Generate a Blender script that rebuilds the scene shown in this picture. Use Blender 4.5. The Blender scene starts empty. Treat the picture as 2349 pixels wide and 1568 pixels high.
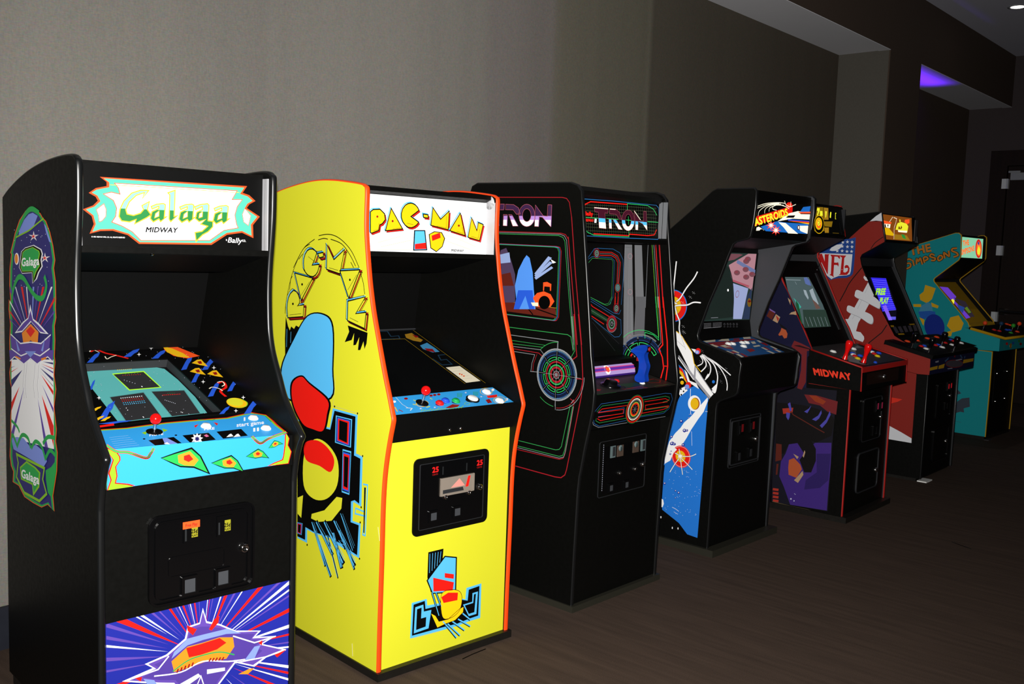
import bpy, math, random
from mathutils import Vector, Matrix
from mathutils.geometry import tessellate_polygon
# ------------------------------------------------ camera, world, lights, exposure
SC=bpy.context.scene
COL=SC.collection
SC.view_settings.view_transform='Standard'
SC.view_settings.look='None'
SC.view_settings.exposure=0.0
SC.view_settings.gamma=1.0
SC.view_settings.use_curve_mapping=False
R=math.radians
CAM_POS=Vector((0,0,1.52))
def camera():
    y,p,r=R(48.3717),R(-5.3728),R(1.9761)
    fw=Vector((math.sin(y)*math.cos(p),math.cos(y)*math.cos(p),math.sin(p)))
    rt=Vector((math.cos(y),-math.sin(y),0)); up=rt.cross(fw)
    rt,up=math.cos(r)*rt+math.sin(r)*up,-math.sin(r)*rt+math.cos(r)*up
    cd=bpy.data.cameras.new('camera'); cd.sensor_width=36; cd.lens=2215.288*36/2349
    cd.clip_start=.05; cd.clip_end=60
    o=bpy.data.objects.new('camera',cd); COL.objects.link(o)
    m=Matrix((rt,up,-fw)).transposed().to_4x4(); m.translation=CAM_POS
    o.matrix_world=m; SC.camera=o
    return fw,rt,up
FW,RT,UP=camera()
W=bpy.data.worlds.new('dim_hall'); SC.world=W; W.use_nodes=True
W.node_tree.nodes['Background'].inputs[0].default_value=(.75,.85,1,1)
W.node_tree.nodes['Background'].inputs[1].default_value=.004
def lamp(name,kind,loc,energy,color,size=.05,aim=None,**kw):
    d=bpy.data.lights.new(name,kind); d.energy=energy; d.color=color
    if kind=='AREA': d.size=size
    else: d.shadow_soft_size=size
    for k,v in kw.items(): setattr(d,k,v)
    o=bpy.data.objects.new(name,d); COL.objects.link(o); o.location=loc
    if aim is not None: o.rotation_euler=(Vector(aim)-Vector(loc)).to_track_quat('-Z','Y').to_euler()
    return o
# the camera's own flash, a hand's breadth above the lens
fl=CAM_POS+UP*.10+RT*.0
lamp('camera_flash','SPOT',fl,1170,(1,.975,.93),.025,fl+FW*4,spot_size=R(100),spot_blend=1)
# violet uplight standing in the far niche, and the ceiling downlight's own beam
lamp('niche_uplight','AREA',(9.5,3.44,2.86),2.1,(.14,.014,1),1.15,(9.5,3.44,3.4),shape='RECTANGLE',size_y=.2,spread=R(50))
lamp('downlight_beam','SPOT',(9.634,2.62,3.83),12,(1,.93,.85),.05,(9.634,2.62,0),spot_size=R(70),spot_blend=.8)
# ------------------------------------------------ materials
C={'white':'f2f2f4','white2':'e2e4ea','pale':'c9cde0','cream':'f3ead0','gry':'9a9aa2','gry2':'8d9096','gry3':'3c3c40','dgry':'26272a','blk':'050505','blk2':'060606','dblk':'030303','dblk2':'0a0809',
'red':'e0180f','drk':'8c0f10','dred':'9c1622','org':'f0521c','orange':'f08a20','orng':'f0501e','yel':'d0cf2b','yolk':'fbc70c','gold':'e8b614','amber':'f6a623','ochre':'a57a1c','rose':'b85a6a','pink':'e06a9a',
'green':'20a24a','green2':'2f9a4c','green3':'2fd06a','leaf':'2f9d4e','lime':'86c01e','mint':'62ecc4','ice':'9fe8dc','skyb':'54b4ea','cpb':'2f9be2','blue2':'2456d0','blue3':'2a6fae','blue4':'4f8ee8','blue5':'2c62a8','blue6':'2072cf','navy':'27246e','navy2':'1c2592','dnavy':'0b1430','purple':'5c42a0','lav':'7d92e0','tcp':'2a2824','plum':'4a3a58','pur3':'4c3790','purp2':'3a1d44','lilac':'b48ad8','steel':'8fa4d4','steel2':'7aa0b8','rust':'5c1c12','teal2':'1f6a66','maroon':'4a1228','sky':'4fb6e6','chrome':'c8c8cc','alu':'6c6e72','alud':'5a5b5f',
'gridg':'6d7a5a','dgreen':'12401f','dblue':'1c3a52','dsky':'3f8fc0','wgry':'a8aab2','wood':'5a5038','cblue':'1d5fa0','cred':'a81e22','brn':'7a3c0a','grn':'2f9a3c',
'crt':'2f4540','crt2':'25332f','pinkg':'c08a96','pinkd':'8a5560','bluel':'7a86b8','lilg':'9aa6d0','dbluel':'2c3c5c',
'mnavy':'0e0e30','mnav2':'131234','mbrown':'5a2016','mtan':'b09070','mpurp':'7a5aa0','mpurp2':'3c2478','mpurp3':'2a1a5c','mred':'a83024','mred2':'6e1e22','mora':'b0522e','mora2':'8e3418','mblk':'080608','mblk2':'0a0608','mdark':'12101e','mtusk':'4a46a8','mlogo':'ee3a22','mgrey':'2c2e30','mlgt':'8a8a8e','mpanel':'1c0a04','amberd':'8a6a10',
'scrn':'4a5c5e','scrng':'2a3c34','scrb':'5a6ea8','scrw':'9aa8b0','scrn2':'6a5048','scrt':'3ca898','scrgr':'1c5030',
'foot':'8e231a','fdark':'140606','shb':'1c4696','shr':'c01414','rednf':'e0301c','nbase':'8a4a14','nscr':'0c0a1c','nblue':'2c22c8','nlin':'6a62ff','nlav':'8a62ff','ngrey':'4c4650','ngold':'c89a1c','nnavy':'141638','nlgt':'9a9aa8','nsky':'3a5a80','nteal':'2c5a5e','ntan':'6a5a2c',
'sora':'d8842a','syel':'e8b418','ssky':'4a9ac0','sblue':'2060c0','snavy':'0c2c96','sgry':'3c4654','smint':'8fd8b0','sorl':'f4702a','sred':'e02020','spur':'5a3a9c','spurp':'6a3cc8','sdk':'2c2430','sgrn':'5a7a20','sdb':'24408c',
'bodyblk':'070706','tmblk':'0e0f10','yellow':'d0cf2b','tmorg':'f4430f','teal':'179aa2','bez':'060606','redtm':'a81c18','yeltm':'c89a14','chromem':'d8d8d8','redball':'e01010','btnwhite':'f4f4f2','btnred':'d01818','btnblue':'1f4fd0','btngreen':'189a50','btnyel':'e8c818','btnora':'ee4a1c','slot':'202224','kick':'14120f','marqw':'f6f6f6','blackplastic':'060607','bluegrip':'0f3aa2','returng':'3a3c40','ambr':'8a861c','foil':'b0aa9a','yelin':'b8901a','crtglass':'3a8a88','glassblk':'0a0b0c','lcdgrey':'3a3c40'}
EM={'white*':1.2,'org*':.55,'mint*':.15,'gold*':.9,'leaf*':.08,'ice*':.3,'amber*':.8,'yel*':1.3,'yolk*':.7,'cream*':1.2,'red*':.9,'orng*':1.1,'blue6*':.7,'blue3*':.9,'green3*':.8,'gridg*':.35,'maroon*':.5,'sky*':.9,'crt*':.35,'crt2*':.3,'pinkg*':.6,'pinkd*':.45,'bluel*':.5,'lilg*':.75,'dbluel*':.5,'rose*':.6,'nblue*':1.3,'nlin*':1.6,'lime*':1.6,'smint*':.85,'sorl*':1.1,'spurp*':.8}
MATS={}
SPEC={'bodyblk':.12,'blk':.12,'blk2':.12,'dblk':.1,'blackplastic':.5,'tmblk':.5,'yellow':.2,'teal':.2}
ROUGH={'chrome':.15,'chromem':.12,'redball':.18,'btnwhite':.25,'bluegrip':.22,'glassblk':.06,'tmblk':.3,'tmorg':.4,'blackplastic':.18,'crtglass':.15}
def lin(h):
    r=[int(h[i:i+2],16)/255 for i in(0,2,4)]
    return tuple(((c+.055)/1.055)**2.4 if c>.04045 else c/12.92 for c in r)+(1,)
def mat(n):
    if n in MATS: return MATS[n]
    m=bpy.data.materials.new(n.replace('*','_lit')); m.use_nodes=True
    nt=m.node_tree; b=nt.nodes['Principled BSDF']
    base=n.rstrip('*'); c=lin(C.get(base,'ff00ff'))
    b.inputs['Base Color'].default_value=c
    b.inputs['Roughness'].default_value=ROUGH.get(base,.5)
    b.inputs['Specular IOR Level'].default_value=SPEC.get(base,.3)
    if base in('chrome','chromem','foil'): b.inputs['Metallic'].default_value=1.
    if n.endswith('*'):
        b.inputs['Base Color'].default_value=tuple(x*.5 for x in c[:3])+(1,)
        b.inputs['Emission Color'].default_value=c
        b.inputs['Emission Strength'].default_value=EM.get(n,.8)
    elif base in('bodyblk','yellow','teal','kick'):
        # laminate: very faint mottling of the gloss
        tn=nt.nodes.new('ShaderNodeTexNoise'); tn.inputs['Scale'].default_value=60
        mr=nt.nodes.new('ShaderNodeMapRange'); mr.inputs[3].default_value=.38; mr.inputs[4].default_value=.56
        tc=nt.nodes.new('ShaderNodeTexCoord')
        nt.links.new(tc.outputs['Object'],tn.inputs['Vector']); nt.links.new(tn.outputs['Fac'],mr.inputs[0]); nt.links.new(mr.outputs[0],b.inputs['Roughness'])
    MATS[n]=m
    return m
def wallpaper(name,h,seam=True,drops=None):
    m=bpy.data.materials.new(name); m.use_nodes=True; nt=m.node_tree; N=nt.nodes; L=nt.links; b=N['Principled BSDF']
    tc=N.new('ShaderNodeTexCoord')
    def noise(sx,sy,sz,detail=2):
        mp=N.new('ShaderNodeMapping'); mp.inputs['Scale'].default_value=(sx,sy,sz); t=N.new('ShaderNodeTexNoise'); t.inputs['Scale'].default_value=1; t.inputs['Detail'].default_value=detail
        L.new(tc.outputs['Object'],mp.inputs[0]); L.new(mp.outputs[0],t.inputs['Vector']); return t.outputs['Fac']
    def mix(a,bv,f):
        x=N.new('ShaderNodeMath'); x.operation='MULTIPLY_ADD'; L.new(a,x.inputs[0]); x.inputs[1].default_value=f
        if isinstance(bv,float): x.inputs[2].default_value=bv
        else: L.new(bv,x.inputs[2])
        return x.outputs[0]
    v=mix(noise(45,45,230),1.0,.12)
    v=mix(noise(250,250,60),v,.42)
    if seam:
        v=mix(noise(1.1,1.1,.02,1),v,.35); v=mix(noise(7,7,.05,1),v,.18); v=mix(v,-.27,1.)
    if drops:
        # hung in drops; strip tones differ and also carry painted flash falloff
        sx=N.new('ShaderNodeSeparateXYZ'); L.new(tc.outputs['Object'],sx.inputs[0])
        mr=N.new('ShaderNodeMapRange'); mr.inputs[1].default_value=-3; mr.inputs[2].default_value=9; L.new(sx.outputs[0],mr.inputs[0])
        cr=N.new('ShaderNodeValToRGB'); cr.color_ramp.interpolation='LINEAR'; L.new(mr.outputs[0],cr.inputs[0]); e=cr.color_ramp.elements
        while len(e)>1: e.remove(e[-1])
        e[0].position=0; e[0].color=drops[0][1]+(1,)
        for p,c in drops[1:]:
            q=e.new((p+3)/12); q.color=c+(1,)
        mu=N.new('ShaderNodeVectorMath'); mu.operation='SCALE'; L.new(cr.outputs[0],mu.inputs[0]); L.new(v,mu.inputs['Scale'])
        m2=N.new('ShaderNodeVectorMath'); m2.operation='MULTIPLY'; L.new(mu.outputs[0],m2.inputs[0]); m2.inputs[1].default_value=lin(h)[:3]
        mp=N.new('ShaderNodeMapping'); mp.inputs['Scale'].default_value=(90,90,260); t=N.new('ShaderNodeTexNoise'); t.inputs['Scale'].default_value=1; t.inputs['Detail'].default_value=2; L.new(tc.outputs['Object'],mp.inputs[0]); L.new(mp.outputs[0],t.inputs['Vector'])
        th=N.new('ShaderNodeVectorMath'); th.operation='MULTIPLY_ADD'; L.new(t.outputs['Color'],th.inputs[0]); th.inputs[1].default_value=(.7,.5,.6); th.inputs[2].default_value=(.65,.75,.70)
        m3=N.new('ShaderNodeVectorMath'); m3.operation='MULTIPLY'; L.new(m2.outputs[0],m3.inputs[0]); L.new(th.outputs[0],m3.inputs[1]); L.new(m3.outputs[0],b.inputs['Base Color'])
    rgb=N.new('ShaderNodeVectorMath'); rgb.operation='SCALE'; rgb.inputs[0].default_value=lin(h)[:3]; L.new(v,rgb.inputs['Scale'])
    if not drops: L.new(rgb.outputs[0],b.inputs['Base Color'])
    b.inputs['Roughness'].default_value=.75; b.inputs['Specular IOR Level'].default_value=.2
    bp=N.new('ShaderNodeBump'); bp.inputs['Strength'].default_value=.15; bp.inputs['Distance'].default_value=.001; L.new(v,bp.inputs['Height']); L.new(bp.outputs[0],b.inputs['Normal'])
    return m
def mottled(name,h,sx,sy,sz,amp,rough=.8,fine=400):
    m=bpy.data.materials.new(name); m.use_nodes=True; nt=m.node_tree; N=nt.nodes; L=nt.links; b=N['Principled BSDF']
    tc=N.new('ShaderNodeTexCoord'); mp=N.new('ShaderNodeMapping'); mp.inputs['Scale'].default_value=(sx,sy,sz)
    t=N.new('ShaderNodeTexNoise'); t.inputs['Scale'].default_value=1; t.inputs['Detail'].default_value=3
    t2=N.new('ShaderNodeTexNoise'); t2.inputs['Scale'].default_value=fine
    L.new(tc.outputs['Object'],mp.inputs[0]); L.new(mp.outputs[0],t.inputs['Vector']); L.new(tc.outputs['Object'],t2.inputs['Vector'])
    a=N.new('ShaderNodeMath'); a.operation='ADD'; L.new(t.outputs['Fac'],a.inputs[0]); L.new(t2.outputs['Fac'],a.inputs[1])
    mr=N.new('ShaderNodeMapRange'); mr.inputs[1].default_value=.6; mr.inputs[2].default_value=1.4; mr.inputs[3].default_value=1-amp; mr.inputs[4].default_value=1+amp; L.new(a.outputs[0],mr.inputs[0])
    s=N.new('ShaderNodeVectorMath'); s.operation='SCALE'; s.inputs[0].default_value=lin(h)[:3]; L.new(mr.outputs[0],s.inputs['Scale'])
    L.new(s.outputs[0],b.inputs['Base Color']); b.inputs['Roughness'].default_value=rough; b.inputs['Specular IOR Level'].default_value=.15
    return m
M_WALL=wallpaper('taupe_wallcovering','6c6862',True,[(-3,(.86,.88,.90)),(2.45,(.86,.88,.90)),(2.46,(.91,.93,.95)),(3.80,(.98,1.0,1.02)),(3.86,(.93,.91,.97)),(4.36,(.88,.86,.90)),(4.42,(.74,.74,.66)),(5.33,(.68,.68,.58)),(5.345,(.76,.76,.66)),(5.39,(.46,.44,.38)),(8.3,(.40,.35,.30))])  # right-hand strips darkened so the colour holds the flash's falloff
M_PIER=wallpaper('dimmed_taupe_piercovering','4b4842',False); M_DIM_BROWN=wallpaper('dimmed_brown_wallcovering','41362e',False); M_CEIL=mottled('ceiling_paint','d4d4e2',3,3,3,.02,.85); M_SOF=mottled('soffit_paint','e6e6ec',3,3,3,.02,.85); M_FLOOR=mottled('brown_carpet','43362e',34,2.6,1,.34,.95,260)  # pier and brown papers: fading of the flash put into their base colour
M_DOOR=mottled('dark_veneer','1a0e0a',2,30,2,.3,.5,40); M_BASE=mottled('dark_baseboard','20222a',2,2,2,.1,.5,30)
# cabinet poses: x, y, yaw(deg), width ; side profiles in metres (depth, height)
CAB={
'G':dict(pos=(1.1869,2.5372,-5.2317),w=.6174,
 side=[(.841,.03),(.841,1.636),(.777,1.661),(.674,1.691),(.55,1.718),(.408,1.736),(.277,1.744),(.2,1.743),(.172,1.734),(.161,1.714),(.162,1.608),(.170,1.524),(.179,1.454),(.184,1.376),(.182,1.298),(.176,1.235),(.162,1.185),(.143,1.145),(.113,1.095),(.083,1.042),(.048,1.003),(.009,.965),(-.024,.936),(-.034,.925),(-.032,.916),(-.022,.9),(-.008,.869),(.004,.829),(.012,.785),(.0135,.739),(.013,.5),(.013,.03)],
 pl=dict(marq=((.213,1.494),(.211,1.725)),cpt=((.012,.9215),(.2124,.9682)),cpf=((.010,.827),(.012,.9215)),front=((.020,.03),(.020,.827)),bezel=((.165,.958),(.675,1.134)),scr=((.1748,.9296),(.6848,1.1056)))),
'P':dict(pos=(2.1556,2.4952,-4.754),w=.6324,
 side=[(.82,.028),(.82,1.69),(.733,1.715),(.635,1.733),(.516,1.748),(.42,1.753),(.328,1.75),(.24,1.742),(.165,1.733),(.142,1.726),(.132,1.71),(.133,1.622),(.129,1.551),(.11,1.431),(.095,1.36),(.076,1.289),(.044,1.195),(.007,1.09),(-.024,1.011),(-.044,.957),(-.05,.939),(-.048,.922),(-.036,.878),(-.021,.812),(-.01,.746),(-.004,.68),(-.001,.594),(0,.45),(.004,.2),(.005,.028)],
 pl=dict(marq=((.181,1.503),(.186,1.704)),cpt=((-.004,.942),(.095,.983)),cpf=((0,.844),(-.004,.942)),front=((.012,.028),(.012,.844)),bezel=((.1,.982),(.622,1.171)))),
'T':dict(pos=(3.173,2.4342,-1.4138),w=.6325,
 side=[(.687,.026),(.687,1.778),(.676,1.806),(.645,1.819),(.095,1.81),(.058,1.799),(.036,1.775),(.015,1.616),(-.009,1.434),(-.028,1.285),(-.05,1.1),(-.068,1.0),(-.075,.955),(-.073,.92),(-.07,.88),(-.057,.813),(-.036,.715),(-.02,.62),(-.013,.586),(-.008,.52),(-.005,.391),(-.001,.24),(.002,.026)],
 pl=dict(marq=((.064,1.594),(.075,1.752)),cpt=((-.066,.943),(.079,.968)),cpf=((-.045,.787),(-.066,.943)),front=((.006,.026),(.006,.787)),bezel=((.235,1.04),(.262,1.58)))),
'A':dict(pos=(4.308,2.4356,-1.3078),w=.6399,
 side=[(.68,.035),(.68,1.38),(.66,1.412),(.33,1.658),(.17,1.782),(.085,1.852),(.06,1.863),(-.145,1.863),(-.158,1.85),(-.158,1.778),(-.151,1.7),(-.139,1.635),(-.128,1.622),(-.065,1.606),(-.045,1.592),(-.02,1.53),(.021,1.418),(.076,1.289),(.125,1.15),(.131,1.125),(.125,1.101),(.108,1.088),(-.088,1.04),(-.119,1.021),(-.128,1.0),(-.121,.942),(-.12,.888),(-.115,.858),(-.1,.842),(-.02,.806),(-.004,.79),(0,.76),(0,.555),(.002,.405),(.006,.23),(.009,.035)],
 pl=dict(marq=((-.134,1.661),(-.144,1.833)),cpt=((-.09,1.034),(.165,1.09)),cpf=((-.108,.845),(-.12,1.01)),front=((.012,.035),(.012,.79)),glass=((.181,1.177),(.152,1.556)),instr=((.165,1.09),(.181,1.177)))),
'M':dict(pos=(5.4683,2.2243,.3835),w=.6759,
 side=[(.86,.033),(.86,1.8),(.84,1.825),(.43,1.885),(.405,1.88),(.4,1.862),(.366,1.69),(.53,1.59),(.541,1.575),(.541,1.55),(.466,1.409),(.41,1.297),(.345,1.172),(.3,1.1),(.249,.997),(.25,.795),(0,.787),(0,.033)],
 pl=dict(marq=((.361,1.690),(.395,1.868)),cpt=((-.07,.925),(.25,1.0)),cpf=((-.072,.787),(-.07,.925)),front=((.008,.033),(.008,.79)),bezel=((.275,1.0),(.545,1.52)))),
'N':dict(pos=(6.9348,2.2743,.3228),w=.687,
 side=[(.86,.02),(.86,1.82),(.84,1.838),(.674,1.856),(.43,1.886),(.405,1.882),(.4,1.865),(.382,1.778),(.363,1.69),(.526,1.588),(.538,1.57),(.535,1.54),(.517,1.488),(.463,1.381),(.373,1.193),(.299,1.04),(.275,.985),(.25,.97),(.25,.78),(0,.77),(0,.02)],
 pl=dict(marq=((.384,1.70),(.397,1.868)),cpt=((-.066,.915),(.255,.99)),cpf=((-.062,.775),(-.064,.9)),front=((.008,.02),(.008,.77)),bezel=((.285,.98),(.575,1.55)))),
'S':dict(pos=(9.0981,2.4555,-2.4893),w=.6651,
 side=[(.80,.03),(.80,1.68),(.722,1.704),(.39,1.815),(.36,1.815),(.34,1.8),(.337,1.785),(.331,1.608),(.345,1.577),(.54,1.41),(.55,1.395),(.545,1.375),(.223,1.027),(.212,1.0),(.206,.985),(.2,.79),(.001,.785),(-.001,.456),(.003,.03)],
 pl=dict(marq=((.337,1.585),(.340,1.80)),cpt=((-.137,.932),(.16,.998)),cpf=((-.096,.807),(-.096,.925)),front=((.008,.03),(.008,.79)),bezel=((.25,1.0),(.585,1.37)))),
}
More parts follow.
